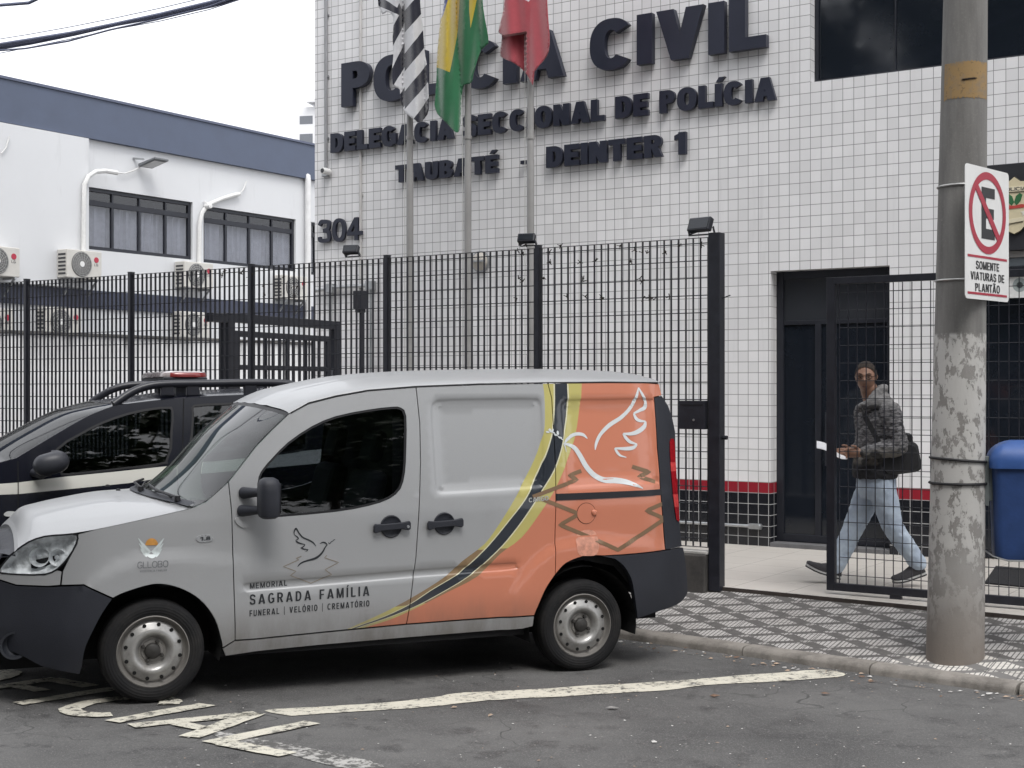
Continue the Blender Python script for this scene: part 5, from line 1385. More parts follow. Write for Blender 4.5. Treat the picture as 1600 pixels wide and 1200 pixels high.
win_px = smoothpoly([(404, 745), (412, 731), (425, 716), (450, 691), (487, 666), (525, 650), (575, 640), (612, 635.5), (627, 637), (635, 650), (635, 700), (633, 738), (626, 764), (608, 780), (575, 791), (525, 800), (437, 808), (414, 808.5), (406, 795), (402, 768)], True, 2)
def sm_run(px, run):
    """round off a run of corner points"""
    i, j = px.index(run[0]), px.index(run[1]); return px[:i] + smoothpoly(px[i:j + 1], False, 4) + px[j + 1:]
fend_px = sm_run(fend_px, ((346, 1003), (176, 934))); bump_px = sm_run(bump_px, ((175, 935), (128, 1040))); bump_px = sm_run(bump_px, ((124, 1053), (-24, 1003)))
quart_px = sm_run(quart_px, ((942, 868), (866, 897))); slide_px = sm_run(slide_px, ((866, 897), (833, 961))); rbump_px = sm_run(rbump_px, ((1066, 855), (1020, 957))); rbump_px = sm_run(rbump_px, ((993, 966), (958, 873)))
# livery areas (pixels of the photo carried on to the flank)
ye_l = [(846, 580), (848, 597), (851, 625), (851, 667), (846, 690), (837, 717), (826, 740), (815, 760), (800, 787), (778, 822), (757, 850), (722, 877), (697, 900), (650, 930), (600, 957), (545, 982), (525, 992)]
bl_l = [(866, 580), (867, 600), (867, 637), (864, 675), (860, 692), (854, 710), (837, 750), (822, 780), (800, 809), (762, 855), (725, 890), (712, 900), (675, 922), (640, 945), (600, 964), (550, 982), (534, 992)]
bl_r = [(886, 580), (886, 600), (887, 630), (884, 662), (877, 700), (865, 735), (847, 765), (825, 800), (800, 834), (775, 862), (732, 900), (682, 930), (645, 949), (600, 967), (555, 982), (540, 992)]
ye_r = [(911, 580), (909, 600), (907, 637), (901, 680), (894, 702), (885, 725), (867, 765), (845, 800), (815, 840), (782, 865), (747, 900), (700, 925), (650, 950), (610, 968), (566, 982), (550, 992)]
def band_px(a, b): return smoothpoly(a, False, 3) + list(reversed(smoothpoly(b, False, 3)))
def sh(L_, d): return [(x + d, y) for x, y in L_]
cut = 848
liv = [(band_px(ye_l, ye_r), 2), ([(690, 870), (757, 846), (782, 872), (735, 900), (640, 960), (590, 966), (640, 930)], 5)]
ol = smoothpoly(ye_r, False, 3) + [(650, 1010), (1100, 1010), (1100, 560)]
bro_l = [p for p in smoothpoly(ye_l, False, 3) if 852 < p[1] < 955] ; bro_r = [p for p in smoothpoly(ye_r, False, 3) if 852 < p[1] < 948]
liv = [(ol, 1), (band_px(ye_l, ye_r), 2), (bro_l + list(reversed(bro_r)), 5), (band_px(sh(bl_l, -2.2), sh(bl_r, 2.2)), 4), (band_px(bl_l, bl_r), 3)]
livery = [(VS.poly(p), k) for p, k in liv]
def clip_paints(outline_px):
    return livery
wrap_m = [silver, orange, yellow, navyw, creamw, bronze]
def panel(name, px, paints=(), holes=(), extra=(), step=.045, off=0.0, m=None, parent=van, rim=.018, gap=.0028, far=True):
    P = shrink(VS.poly(px), gap); f = (lambda u, z, o: VS.fn(u, z, o + off))
    o = sheet(name, P, f, m or wrap_m, paints, holes, step, extra, parent, rim)
    if far:
        f2 = (lambda u, z, o: VS.far(u, z, o + off)); sheet(name, P, f2, [m] if m and not isinstance(m, list) else (m or [silver]), (), holes, .07, (), parent, rim, flip=True)
    return o
WIN = VS.poly(win_px); DOORP = VS.poly(door_px)
gx = [groove, shrink(groove, .006), shrink(groove, .012)]
fdoor = panel("front_door", door_px, livery, [WIN], gx)
sdoor = panel("sliding_door", slide_px, livery, (), gx + [pan1, shrink(pan1, .011), shrink(pan1, .022), in1, shrink(in1, .01)], .04)
quart = panel("rear_quarter_panel", quart_px, livery, (), [pan2, shrink(pan2, .011), shrink(pan2, .022), in2, shrink(in2, .01)], .04)
fend = panel("front_fender", fend_px, (), (), (), .04)
panel("bumper_strip", strip_px, (), (), (), .03)
panel("sill", sill_px, (), (), (), .05)
fbump = panel("front_bumper", bump_px, m=plast, step=.04, off=.004)
rbump = panel("rear_bumper", rbump_px, m=plast, step=.035, off=.012, rim=.05)
pill = panel("rear_corner_pillar", pill_px, m=plast, step=.03, off=.002)
# side window: rubber, glass
sheet("window_seal", shrink(WIN, -.006), lambda u, z, o: VS.fn(u, z, o - .004), rubber, (), [shrink(WIN, .013)], .03, (), fdoor, .012)
glass_v = pane_mat("van_side_glass", (.30, .33, .36)); glass_w = pane_mat("windscreen_glass", (.42, .54, .47))
sheet("window_glass", shrink(WIN, .004), lambda u, z, o: VS.fn(u, z, o - .010), glass_v, (), (), .08, (), fdoor)
sheet("window_glass", shrink(WIN, .004), lambda u, z, o: VS.far(u, z, o - .010), glass_v, (), (), .08, (), fdoor, flip=True)
# roof, windscreen, bonnet
def E3(px, off=0.0): return [tuple(VS.px(x, y, off)) for x, y in px]
RE = E3(roof_px)
top_grid("roof", RE, VW, [.10, .06, .02, 0, 0, 0, 0, 0, 0, -.02], [.055, .07, .08, .085, .09, .09, .09, .085, .075, .06], silver, van, 33, .55, .004)
WE = E3(A_edge)
top_grid("windscreen", WE, VW, [.17, .17, .16, .14, .12, .10], [.03, .03, .04, .045, .05, .055], [glass_w, rubber], van, 25, .8, 0, lambda i, j: 1 if (j < 1 or j > 22 or i < 1 or i > 18) else 0)
HE = E3([(299, 794), (225, 811), (150, 827), (100, 835), (60, 841), (28, 856)])
bonnet = top_grid("bonnet", HE, VW, [.17, .13, .09, .06, .03, -.02], [.035, .085, .10, .098, .09, .07], silver, van, 25, .85, 0, None, 8)
for x, y in ((159, 775.5), (171, 787)):
    pass
# cowl and wipers at the foot of the windscreen
def glassp(t, s):     # point on the windscreen, t up, s across
    i = t * 5; k = min(int(i), 4); a, b = Vector(WE[k]), Vector(WE[k + 1]); e = a.lerp(b, i - k); h = 1 - (2 * s - 1) ** 2
    bow = .17 - .07 * t; cr = .03 + .025 * t
    return Vector((e.x - bow * h, e.y + s * (VW - 2 * e.y), e.z + cr * h ** .8))
rows = [[glassp(t, s / 24) + Vector((-.012, 0, .012)) for s in range(25)] for t in (-.02, .09)]
gridmesh("cowl", rows, plast, van, flip=True)
for s0, s1 in ((.08, .42), (.42, .86)):
    g = MB(); a = glassp(.04, s0) + Vector((-.02, 0, .03)); b = glassp(.16, s1) + Vector((-.03, 0, .025)); m_ = glassp(.09, (s0 + s1) / 2) + Vector((-.035, 0, .03))
    g.tube([a, m_, b], .008, 6); g.tube([glassp(.06, s0 + .06) + Vector((-.012, 0, .012)), b - Vector((-.016, 0, .012))], .006, 6); g.lathe([(0, .03), (.016, .028), (.02, 0)], 10, 'Z', a - Vector((0, 0, .02))); g.build("wiper", rubber, van, smooth=True)
for s, dx in ((.34, .16), (.55, .16)):
    b0 = glassp(0, s); g = MB(); g.lathe([(0, .012), (.010, .01), (.014, 0)], 8, 'Z', (b0.x - dx, b0.y, b0.z + .035)); g.build("washer_jet", rubber, van, smooth=True)
# nose between the two flanks, hanging from the bonnet's leading edge
hood_edge = [Vector(v.co) for v in list(bonnet.data.vertices)[-25:]]
rows = [hood_edge, [p + Vector((-.018, 0, -.022)) for p in hood_edge], [p + Vector((-.012, 0, -.045)) for p in hood_edge]]
for z, u, bw_ in ((.84, -.755, .04), (.76, -.79, .06), (.735, -.835, .10), (.6, -.86, .12), (.45, -.865, .13), (.33, -.85, .12), (.24, -.82, .10)):
    v0 = van_in(u, z); r = []
    for p in hood_edge:
        s_ = (p.y - hood_edge[0].y) / (hood_edge[-1].y - hood_edge[0].y); r.append(Vector((u - bw_ * max(0, 1 - (2 * s_ - 1) ** 2) ** .6, v0 + (VW - 2 * v0) * s_, z)))
    rows.append(r)
gridmesh("nose_panel", rows, [silver, plast], van, flip=False, mfn=lambda i, j: 0 if i < 2 else 1)
g = MB()
for k in range(5):
    z = .765 + k * .028; u = -.845 + (z - .765) * .35; g.tube([(u + .035, .50, z), (u, .62, z), (u - .012, .86, z), (u, 1.1, z), (u + .035, 1.22, z)], .009, 8)
g.build("grille", mat("grille_black", (.02, .02, .024), .4), van, smooth=True)
# headlamp: reflector bowls behind a clear lens
HL = smoothpoly(VS.poly([(24, 861), (45, 846.5), (70, 838), (100, 835.5), (120.5, 835), (119, 850), (107, 871), (90, 889), (70, 897.5), (35, 898), (2, 895.5), (-2, 890), (12, 872)]), True, 2)
hl = empty("headlight", (0, 0, 0), 0, van)
sheet("lens", HL, lambda u, z, o: VS.fn(u, z, o + .004), pane_mat("headlamp_lens", (.9, .92, .93)), (), (), .05, (), hl)
def hl_back(u, z, o):
    d = min(1.0, pdist((u, z), HL) / .04); n_ = .8 * noise.noise(Vector((u * 9, z * 10, 3.1))) + .55 * abs(((u * 26 + z * 5) % 1) * 2 - 1)
    return VS.fn(u, z, -.012 - .045 * sstep(d) + .014 * n_)
refl = NT("headlamp_reflector"); _o = refl.tc.outputs["Object"]; _n = refl.noise(_o, 14, 3, .5); refl.link(refl.mix(refl.rng(_n, .35, .6), (.42, .43, .44), (.86, .87, .88)), refl.b.inputs["Base Color"]); refl.b.inputs["Metallic"].default_value = .05; refl.b.inputs["Roughness"].default_value = .25
sheet("reflector", HL, hl_back, refl.m, (), (), .022, (), hl, smooth=False)
for x, y, r in ((62, 871, .052), (90, 872, .045)):
    u, z = VS.uz(x, y); c = VS.fn(u, z, -.034); g = MB(); g.lathe([(r, -.02), (r * .9, .0), (r * .6, .02), (r * .2, .03), (0, .03)], 20, 'Y', c, 0); g.lathe([(0, -.012), (.012, -.01), (.014, .02)], 10, 'Y', c, 1); g.build("bulb_bowl", [refl.m, mat("bulb_grey", (.45, .46, .47), .2, .3)], hl, smooth=True)
sheet("lens_edge", shrink(HL, -.004), lambda u, z, o: VS.fn(u, z, o + .001), rubber, (), [shrink(HL, .005)], .03, (), hl)
sheet("headlight", HL, lambda u, z, o: VS.far(u, z, o + .004), refl.m, (), (), .05, (), van, flip=True)
# fog lamp in the bumper
u, z = VS.uz(22, 1008); c = VS.fn(u, z, .004); g = MB(); g.lathe([(.075, -.012), (.062, -.010), (.056, .012), (.03, .03), (0, .032)], 24, 'Y', c, 0); g.build("fog_lamp", mat("fog_lamp_glass", (.022, .024, .03), .4), van, smooth=True)
# arches, inner skins and floor so nothing shows through the gaps
for uc, zc in VC:
    for v0, v1, vb in ((.012, .34, .34), (VW - .34, VW - .012, VW - .34)):
        g = MB(); k = 20; r = .365; ring = [(uc + r * math.cos(R(-12 + 204 * i / k)), zc + r * math.sin(R(-12 + 204 * i / k))) for i in range(k + 1)]
        g.v = [(u, v, z) for u, z in ring for v in (v0, v1)]; g.f = [(2 * i, 2 * i + 2, 2 * i + 3, 2 * i + 1) for i in range(k)]; g.f.append(tuple(2 * i + (1 if vb == v1 else 0) for i in range(k + 1))); g.m = [0] * (k + 1)
        g.build("wheel_arch_liner", under, van, fix=False)
g = MB(); g.box(-.62, 3.12, .36, VW - .36, .22, .30); g.box(.37, 2.2, .05, VW - .05, .235, .30); g.box(2.96, 3.16, .15, VW - .15, .26, .34); g.box(-.78, -.38, .32, VW - .32, .20, .5); g.build("underbody", under, van)
for far in (False, True):
    ff = VS.far if far else VS.fn
    skin = [(.40, .32), (2.2, .30), (2.22, .55), (2.4, .64), (2.583, .67), (2.8, .62), (3.0, .40), (3.12, .42), (3.10, 1.66), (1.40, 1.68), (1.36, .98), (.30, .98), (-.3, .88), (-.62, .80), (-.6, .62), (-.25, .60), (0, .67), (.25, .60)]
    sheet("inner_skin", skin, lambda u, z, o, ff=ff: ff(u, z, -.045), under, (), (), .25, (), van, flip=far)
rows = []
for z in (.34, .5, .86, .98, 1.2, 1.5, 1.70, 1.76):
    ue = 3.22 - .04 * max(0, z - .9); v = van_in(ue, z); rows.append([(ue + .05 * (1 - (2 * j / 12 - 1) ** 2), v + (VW - 2 * v) * j / 12, z) for j in range(13)])
gridmesh("tailgate", rows, [orange, M_glass_dark, plast], van, flip=True, mfn=lambda i, j: 2 if i < 2 else 1 if (4 <= i <= 5 and 1 < j < 10) else 0)
# cab interior
trim = mat("cab_trim", (.022, .023, .027), .8)
g = MB(); g.box(.02, .40, .12, VW - .12, .62, .98); ci = g.build("dashboard", trim, van, bevel=.05)
for v in (.45, 1.27):
    st2 = empty("cab_seat", (0, 0, 0), 0, van); g = MB(); g.box(.75, 1.22, v - .24, v + .24, .42, .62); g.build("seat_base", trim, st2, bevel=.06)
    g = MB(); g.prism([(1.12, .58), (1.26, .58), (1.42, 1.22), (1.30, 1.24)], v - .23, v + .23); g.build("seat_back", trim, st2, bevel=.05); g = MB(); g.prism([(1.31, 1.28), (1.40, 1.27), (1.44, 1.46), (1.36, 1.47)], v - .13, v + .13); g.build("head_rest", trim, st2, bevel=.03)
g = MB(); P = [Vector((.56 + .07 * math.sin(6.2832 * i / 28), .45 + .185 * math.cos(6.2832 * i / 28), .98 + .17 * math.sin(6.2832 * i / 28))) for i in range(29)]; g.tube(P, .015, 8, caps=False); g.bar((.56, .27, .98), (.56, .63, .98), .03, .02); g.tube([(.56, .45, .98), (.36, .45, .86)], .03, 8); g.build("steering_wheel", trim, van, smooth=True)
g = MB(); g.box(1.50, 1.53, .12, VW - .12, .34, 1.70); g.build("bulkhead", trim, van)
# rear lamp
LP = smoothpoly(VS.poly([(1046, 690), (1050, 685.5), (1053, 690), (1055, 725), (1057.5, 765), (1060, 800), (1060.5, 813), (1056, 811), (1051, 775), (1047, 725)]), True, 2)
sheet("tail_lamp", LP, lambda u, z, o: VS.fn(u, z, o + .009), [mat("lamp_red", (.30, .008, .014), .12, 0, .2, 40, 0, 60, .5, .8), mat("lamp_clear_red", (.55, .06, .06), .12, 0, .2, 40)], [(VS.poly([(1040, 722), (1064, 722), (1064, 735), (1040, 737)]), 1), (VS.poly([(1040, 772), (1066, 772), (1066, 792), (1040, 792)]), 1)], (), .02, (), van, .02)
sheet("tail_lamp", LP, lambda u, z, o: VS.far(u, z, o + .009), MATS["lamp_red"], (), (), .05, (), van, .02, flip=True)
# sliding door rail, filler cap, handles, mirror
def strip_on(name, px, m, off, parent, rim=.01, step=.04, smooth_k=0):
    return sheet(name, VS.poly(px), lambda u, z, o: VS.fn(u, z, o + off), m, (), (), step, (), parent, rim)
strip_on("door_rail", [(869, 771.5), (950, 768.5), (1034, 764), (1035.5, 773), (950, 778.5), (869, 782)], mat("rail_black", (.012, .012, .016), .35), .004, quart)
strip_on("roof_gutter", [(454, 644), (482, 628.6), (525, 617.6), (575, 608.8), (650, 602.8), (750, 599), (856, 597), (950, 596), (1028, 597), (1028, 598.6), (950, 597.6), (856, 598.6), (750, 600.6), (650, 604.6), (575, 610.6), (525, 619.6), (482, 630.8), (455, 646)], rubber, .003, van, .006)
u, z = VS.uz(916, 802); g = MB(); c = VS.fn(u, z, .0); 
cap = [(u + .062 * math.cos(R(10 * i)), z + .062 * math.sin(R(10 * i))) for i in range(36)]
sheet("filler_cap", cap, lambda a, b, o: VS.fn(a, b, o + .003), orange, (), (), .03, (), quart, .004)
sheet("filler_gap", [(u + .065 * math.cos(R(10 * i)), z + .065 * math.sin(R(10 * i))) for i in range(36)], lambda a, b, o: VS.fn(a, b, o + .0012), hole_m, (), [[(u + .060 * math.cos(R(10 * i)), z + .060 * math.sin(R(10 * i))) for i in range(36)]], .02, (), quart)
c2 = VS.px(928, 801, .004); g = MB(); g.lathe([(0, -.012), (.012, -.011), (.02, 0)], 14, 'Y', c2); g.build("filler_grip", orange, quart, smooth=True)
ri_ = VS.px(914, 848, .0); smear = strip_on("filler_smear", smoothpoly([(902, 834), (915, 828), (930, 831), (934, 850), (930, 866), (915, 868), (903, 866), (899, 850)], True, 3), mat("fuel_washed_patch", (.58, .27, .19), .5, 0, .3, 25), .0015, quart, 0)
def handle(x, y, xa, xb, par):
    h = empty("door_handle", (0, 0, 0), 0, par); c = VS.px(x, y, .0)
    g = MB(); g.lathe([(.066, -.001), (.065, -.007), (.060, -.009), (.054, -.004), (.03, -.0025), (0, -.002)], 32, 'Y', c); g.build("handle_cup", plast, h, smooth=True)
    a, b = VS.px(xa, y + 3, .018), VS.px(xb, y - 2, .018); g = MB(); q = [(c.x - .112, .012), (c.x - .105, .026), (c.x - .06, .020), (c.x + .06, .020), (c.x + .105, .026), (c.x + .112, .012), (c.x + .112, -.020), (c.x + .10, -.030), (c.x + .06, -.018), (c.x - .06, -.018), (c.x - .10, -.030), (c.x - .112, -.020)]
    g.prism([(a_, c.z + b_ + (a_ - c.x) * .05) for a_, b_ in reversed(q)], c.y - .032, c.y - .012); g.build("handle_bar", plast, h, bevel=.005)
handle(611, 822.5, 581, 640, fdoor); handle(694, 818, 665, 722, sdoor)
lk = VS.px(635, 822, .034); g = MB(); g.lathe([(0, -.002), (.008, -.002), (.009, .004)], 12, 'Y', lk); g.build("lock", M_steel, fdoor, smooth=True)
mr = empty("wing_mirror", (0, 0, 0), 0, van); mv = -.15
u0, z0 = VF.st(403, 811, mv); u1, z1 = VF.st(437, 746, mv)
g = MB(); sec = []
for k, (sc_, zz) in enumerate(((.55, 0), (.86, .012), (.98, .04), (1.0, .10), (1.0, .16), (.96, .195), (.8, .222), (.45, .235))):
    zz = z0 + (z1 - z0) * zz / .235; cx = (u0 + u1) / 2; sec.append([(cx + (p[0]) * sc_, mv + p[1] * sc_, zz) for p in rrect(-(u1 - u0) / 2, (u1 - u0) / 2, -.07, .07, .05, 5)])
gv = [p for s in sec for p in s]; n_ = len(sec[0]); g.v = gv
for i in range(len(sec) - 1):
    for j in range(n_): g.f.append((i * n_ + j, i * n_ + (j + 1) % n_, (i + 1) * n_ + (j + 1) % n_, (i + 1) * n_ + j)); g.m.append(0)
g.f += [tuple(reversed(range(n_))), tuple((len(sec) - 1) * n_ + j for j in range(n_))]; g.m += [0, 0]
g.build("mirror_housing", plast, mr, smooth=True)
g = MB(); g.add([(u1 - .004, mv - .05, z0 + .03), (u1 + .001, mv + .05, z0 + .03), (u1 + .001, mv + .05, z1 - .03), (u1 - .004, mv - .05, z1 - .03)], [(0, 1, 2, 3)]); g.build("mirror_glass", chrome, mr)
for y in (770, 798):
    a = VS.px(386 if y == 770 else 383, y, .0); b = Vector((u0 + .03, mv + .02, VF.st(403, y, mv)[1])); d = b - a
    g = MB(); g.tube([a - Vector((.02, 0, 0)), a + d * .25 - Vector((.016, .0, 0)), a + d * .6, b], [.034, .030, .024, .022], 12); g.build("mirror_arm", plast, mr, smooth=True)
# pillar base plate under the mirror
strip_on("mirror_mount", smoothpoly([(366, 812), (378, 806), (395, 808), (402, 814), (396, 822), (378, 824)], True, 3), silver, .008, fdoor, .01, .03)
# wheels
wheel(van, 0, VC[0][1], .010); wheel(van, 2.583, VC[1][1], .022)
wheel(van, 0, VC[0][1], VW - .010, far=True); wheel(van, 2.583, VC[1][1], VW - .022, far=True)
# printed doves, zigzags and wording
ink = mat("vinyl_black", (.022, .024, .028), .4); vin_w = mat("vinyl_silver_white", (.62, .65, .66), .4, 0, .04, 5); vin_b = mat("vinyl_bronze", (.20, .125, .07), .45, 0, .1, 6); vin_g = mat("vinyl_grey_bronze", (.24, .20, .155), .45)
def ztr(ox, oy, k=4.0): return lambda P: [(ox + x / k, oy + y / k) for x, y in P]
q3 = ztr(800, 600); q2 = ztr(400, 600); q1 = ztr(0, 600)
def brush(mb, P, ws, off=.0022, soft=True, mi=0):
    """P in photo pixels; ws half widths in pixels"""
    if not isinstance(ws, (list, tuple)): ws = [ws] * len(P)
    Q, Wd = [], []
    src = smoothpoly(P, False, 6) if soft else dens(P, 4, False)
    if soft: Wd = [w[0] for w in smoothpoly([(w, 0) for w in ws], False, 6)]
    else: Wd = [ws[0]] * len(src)
    stroke(mb, src, [max(.15, w) for w in Wd], lambda x, y: VS.px(x, y, off), mi)
dv = MB()
brush(dv, q3([(527, 412), (533, 372), (560, 315), (615, 258), (690, 208), (745, 150), (775, 85), (790, 22)]), [.6, 2.2, 2.6, 3.2, 3.0, 2.6, 2.4, .8])
brush(dv, q3([(790, 22), (812, 62), (838, 108)]), [.8, 1.8, 2.0]); brush(dv, q3([(838, 106), (836, 146), (805, 165), (768, 184)]), [1.8, 3.0, 2.4, 1.4])
brush(dv, q3([(768, 184), (782, 215), (806, 230), (842, 234)]), [1.4, 2.4, 2.2, 1.0]); brush(dv, q3([(842, 234), (832, 268), (790, 300), (745, 312), (702, 310)]), [1.4, 3.2, 3.4, 2.6, 1.2])
brush(dv, q3([(702, 310), (718, 336), (745, 362), (788, 377)]), [1.4, 2.4, 2.4, 1.0]); brush(dv, q3([(788, 377), (765, 398), (720, 405), (650, 402)]), [1.2, 2.8, 2.8, 1.2])
brush(dv, q3([(650, 402), (665, 428), (685, 448), (722, 459)]), [1.4, 2.0, 1.6, .5])
brush(dv, q3([(478, 342), (455, 320), (425, 312), (390, 318), (355, 342), (330, 372)]), [.6, 2.2, 2.6, 2.6, 2.4, 1.2])
brush(dv, q3([(325, 372), (360, 380), (398, 400), (430, 445), (470, 515), (520, 570), (580, 600), (650, 603), (715, 612), (770, 630), (818, 652)]), [1.2, 2.4, 3.2, 3.6, 3.8, 4.0, 4.2, 4.6, 4.0, 2.8, .6])
brush(dv, q3([(325, 370), (335, 395), (345, 425)]), [1.6, 1.2, .4])
dvo = dv.build("dove_print", vin_w, quart, fix=False)
zz = MB()
for P in (q3([(440, 543), (365, 572), (412, 598), (300, 640), (130, 705)]), q3([(190, 720), (420, 812), (300, 880), (480, 955), (655, 1035), (810, 940), (955, 842), (840, 792), (960, 740)]), q3([(758, 517), (866, 550), (800, 578), (900, 612)])):
    brush(zz, P, 3.1, .0016, False)
zz.build("zigzag_print", vin_b, quart, fix=False)
ob_ = MB()
for c_, r_, an in (((238, 290), (7, 2.6), 70), ((222, 300), (6, 2.4), 10), ((252, 292), (6.5, 2.4), 115), ((285, 305), (7, 3), 80), ((272, 318), (5.5, 2.4), 20), ((300, 335), (6, 2.6), 15), ((262, 303), (4, 1), 30)):
    X, Y = q3([c_])[0]; a = R(an); P = [(X + r_[0] * .5 * math.cos(t) * math.cos(a) - r_[1] * .6 * math.sin(t) * math.sin(a), Y + r_[0] * .5 * math.cos(t) * math.sin(a) + r_[1] * .6 * math.sin(t) * math.cos(a)) for t in [6.2832 * k / 14 for k in range(14)]]
    pts = [VS.px(x, y, .003) for x, y in P]; ob_.add(pts, [tuple(range(14))])
brush(ob_, q3([(225, 285), (262, 308), (318, 350)]), .6, .003); ob_.build("olive_branch_print", vin_w, quart, fix=False)
sd_ = MB()
brush(sd_, q2([(240, 942), (238, 925), (250, 903), (268, 930), (292, 958), (330, 975), (358, 992), (374, 1014)]), [.5, .8, 1.1, 1.0, 1.1, 1.1, .9, .3]); brush(sd_, q2([(240, 942), (258, 956), (264, 966), (248, 976)]), [.5, .9, .8, .4]); brush(sd_, q2([(248, 978), (266, 992), (306, 1003)]), [.6, 1.2, .4]); brush(sd_, q2([(306, 1003), (294, 1018), (279, 1024)]), [.4, .8, .4]); brush(sd_, q2([(279, 1024), (300, 1032), (326, 1034)]), [.4, 1.0, .4]); brush(sd_, q2([(326, 1034), (318, 1042), (309, 1046)]), [.3, .6, .2])
brush(sd_, q2([(398, 998), (415, 990), (432, 992), (444, 1004)]), [.3, .9, 1.0, .7]); brush(sd_, q2([(446, 1004), (432, 1020), (418, 1046), (398, 1070), (368, 1090), (330, 1101), (295, 1112), (272, 1126), (259, 1142)]), [.5, .9, 1.2, 1.5, 1.7, 1.3, 1.1, .9, .3])
brush(sd_, q2([(452, 990), (460, 998), (470, 985), (478, 982), (486, 974), (494, 972)]), .5)
sd_.build("small_dove_print", ink, fdoor, fix=False)
sz = MB(); brush(sz, q2([(284, 1075), (250, 1090), (268, 1098), (170, 1141), (250, 1170), (214, 1196), (345, 1246), (472, 1190), (430, 1160), (516, 1115), (428, 1086), (442, 1070)]), .55, .002, False); sz.build("small_zigzag_print", vin_g, fdoor, fix=False)
def van_text(name, txt, p0, p1, hpx, m, parent, s, t, wd, gap):
    (ua, za), (ub, zb_) = VS.uz(*p0), VS.uz(*p1); w = ub - ua; sl = (zb_ - za) / w; h = VS.uz(p0[0], p0[1] - hpx)[1] - za
    return lettering(name, txt, lambda x, y, d: VS.fn(ua + x, za + sl * x + y, .0026), m, parent, w, h, s, t, wd, gap)
van_text("memorial_text", "MEMORIAL", (390.5, 920), (449, 915), 8.5, ink, fdoor, .16, .14, .72, .22)
van_text("family_text", "SAGRADA FAM\u00cdLIA", (390, 944.5), (577, 930.5), 15.5, ink, fdoor, .155, .135, .62, .26)
van_text("services_text", "FUNERAL | VEL\u00d3RIO | CREMAT\u00d3RIO", (389.5, 963), (577, 947), 9.5, ink, fdoor, .16, .14, .66, .24)
gry = mat("vinyl_grey", (.15, .155, .165), .4)
van_text("globe_text", "GLLOBO", (214, 887.5), (262, 885), 10, gry, fend, .10, .09, .95, .1); van_text("globe_subtext", "ASSISTENCIA FAMILIAR", (218, 893.5), (260, 891.5), 3.0, gry, fend, .14, .12, .7, .2)
g = MB(); P = [VS.px(237 + 10 * math.cos(R(180 + 180 * k / 14)), 852 + 11 * math.sin(R(180 + 180 * k / 14)), .002) for k in range(15)]; g.add(P, [tuple(range(15))]); g.build("sun_emblem", mat("emblem_amber", (.52, .25, .06), .4, 0, .2, 40), fend, fix=False)
g = MB()
for s in (-1, 1):
    for a, b in (((2, 864), (20, 841)), ((4, 866), (19, 849)), ((6, 868), (17, 857))): brush(g, [(236 + s * a[0], a[1]), (236 + s * (a[0] + b[0]) / 2, (a[1] + b[1]) / 2 + 1), (236 + s * b[0], b[1])], [3.0, 2.4, .4], .003)
brush(g, [(228, 866), (237, 869), (246, 865)], [1, 3, 1], .003); g.build("wing_emblem", mat("emblem_pale", (.55, .60, .60), .4), fend, fix=False)
strip_on("engine_badge", smoothpoly([(306, 841.5), (312, 837), (326, 836), (333, 839.5), (328, 846), (312, 847)], True, 3), mat("badge_chrome", (.5, .51, .52), .25, .7), .004, fend, .004, .03)
van_text("engine_badge_text", "1.8", (313, 844.5), (328.5, 843.5), 5.6, ink, fend, .24, .2, .9, .1).location.y = -.003
van_text("cargo_badge", "CARGO", (826, 785), (857, 781.5), 7, mat("badge_silver", (.45, .45, .43), .3, .6), sdoor, .22, .2, .9, .06)
# ------------------------------------------------------------------ black police car behind the van
BO = VF.o + VF.n * 2.62; BF = Frame(BO.x, BO.y, VF.a)
BW = 1.74
def car_in(u, z):
    v = 0.0
    if z > 1.02: v += .15 * ((z - 1.02) / .66) ** 1.15
    if z < .55: v += .06 * ((.55 - z) / .3) ** 2
    if u < -1.1: v += .34 * ((-1.1 - u) / .75) ** 2
    if u > 1.9: v += .16 * ((u - 1.9) / .5) ** 2
    return min(v, .7)
BS = Side(BF, car_in, BW)
bz = zroad(BO.x, BO.y)
pc_ = frame_empty("police_car", BF); tag(pc_, "black police car with white waist stripe and red roof light bar behind the van", "car")
black = car_paint("black_paint", (.008, .009, .015), 0, .16, (.05, .048, .046), 0, .4); black.node_tree.nodes['Principled BSDF'].inputs['Specular IOR Level'].default_value = .3
for l_ in [l for l in black.node_tree.links if l.to_socket.name == 'Coat Weight']: black.node_tree.links.remove(l_)
black.node_tree.nodes['Principled BSDF'].inputs['Coat Weight'].default_value = 0.0; stripe = car_paint("white_stripe", (.62, .61, .56), 0, .35)
A2 = [(-2, 723), (25, 716), (75, 686), (130, 654), (160, 640.5), (182, 633)]
up_px = A2 + [(240, 626), (287, 622), (370, 618), (450, 616)]
U = BS.poly(up_px); lastu, lastz = U[-1]
FWU, RWU = -1.02, 1.60
def arch(uc, zc, r, a0=180, a1=0, k=12): return [(uc + r * math.cos(R(a0 + (a1 - a0) * i / k)), zc + r * math.sin(R(a0 + (a1 - a0) * i / k))) for i in range(k + 1)]
belt = BS.uz(28, 754)
body_o = U + [(1.7, lastz - .02), (2.15, lastz - .10), (2.32, 1.1), (2.36, .72), (2.30, .32), (RWU + .37, .32)] + arch(RWU, .32, .35, 0, 180) + [(FWU + .38, .28)] + arch(FWU, .30, .36, 0, 180) + [(-1.75, .30), (-1.80, .70), (-1.68, .92), (-1.2, 1.06), (-.8, 1.16)]
w1 = smoothpoly(BS.poly([(89, 703), (125, 679), (160, 661), (200, 647), (237, 639.5), (262, 637.5), (269, 642), (267.5, 675), (259, 722), (200, 730.5), (110, 741), (95, 735)]), True, 2)
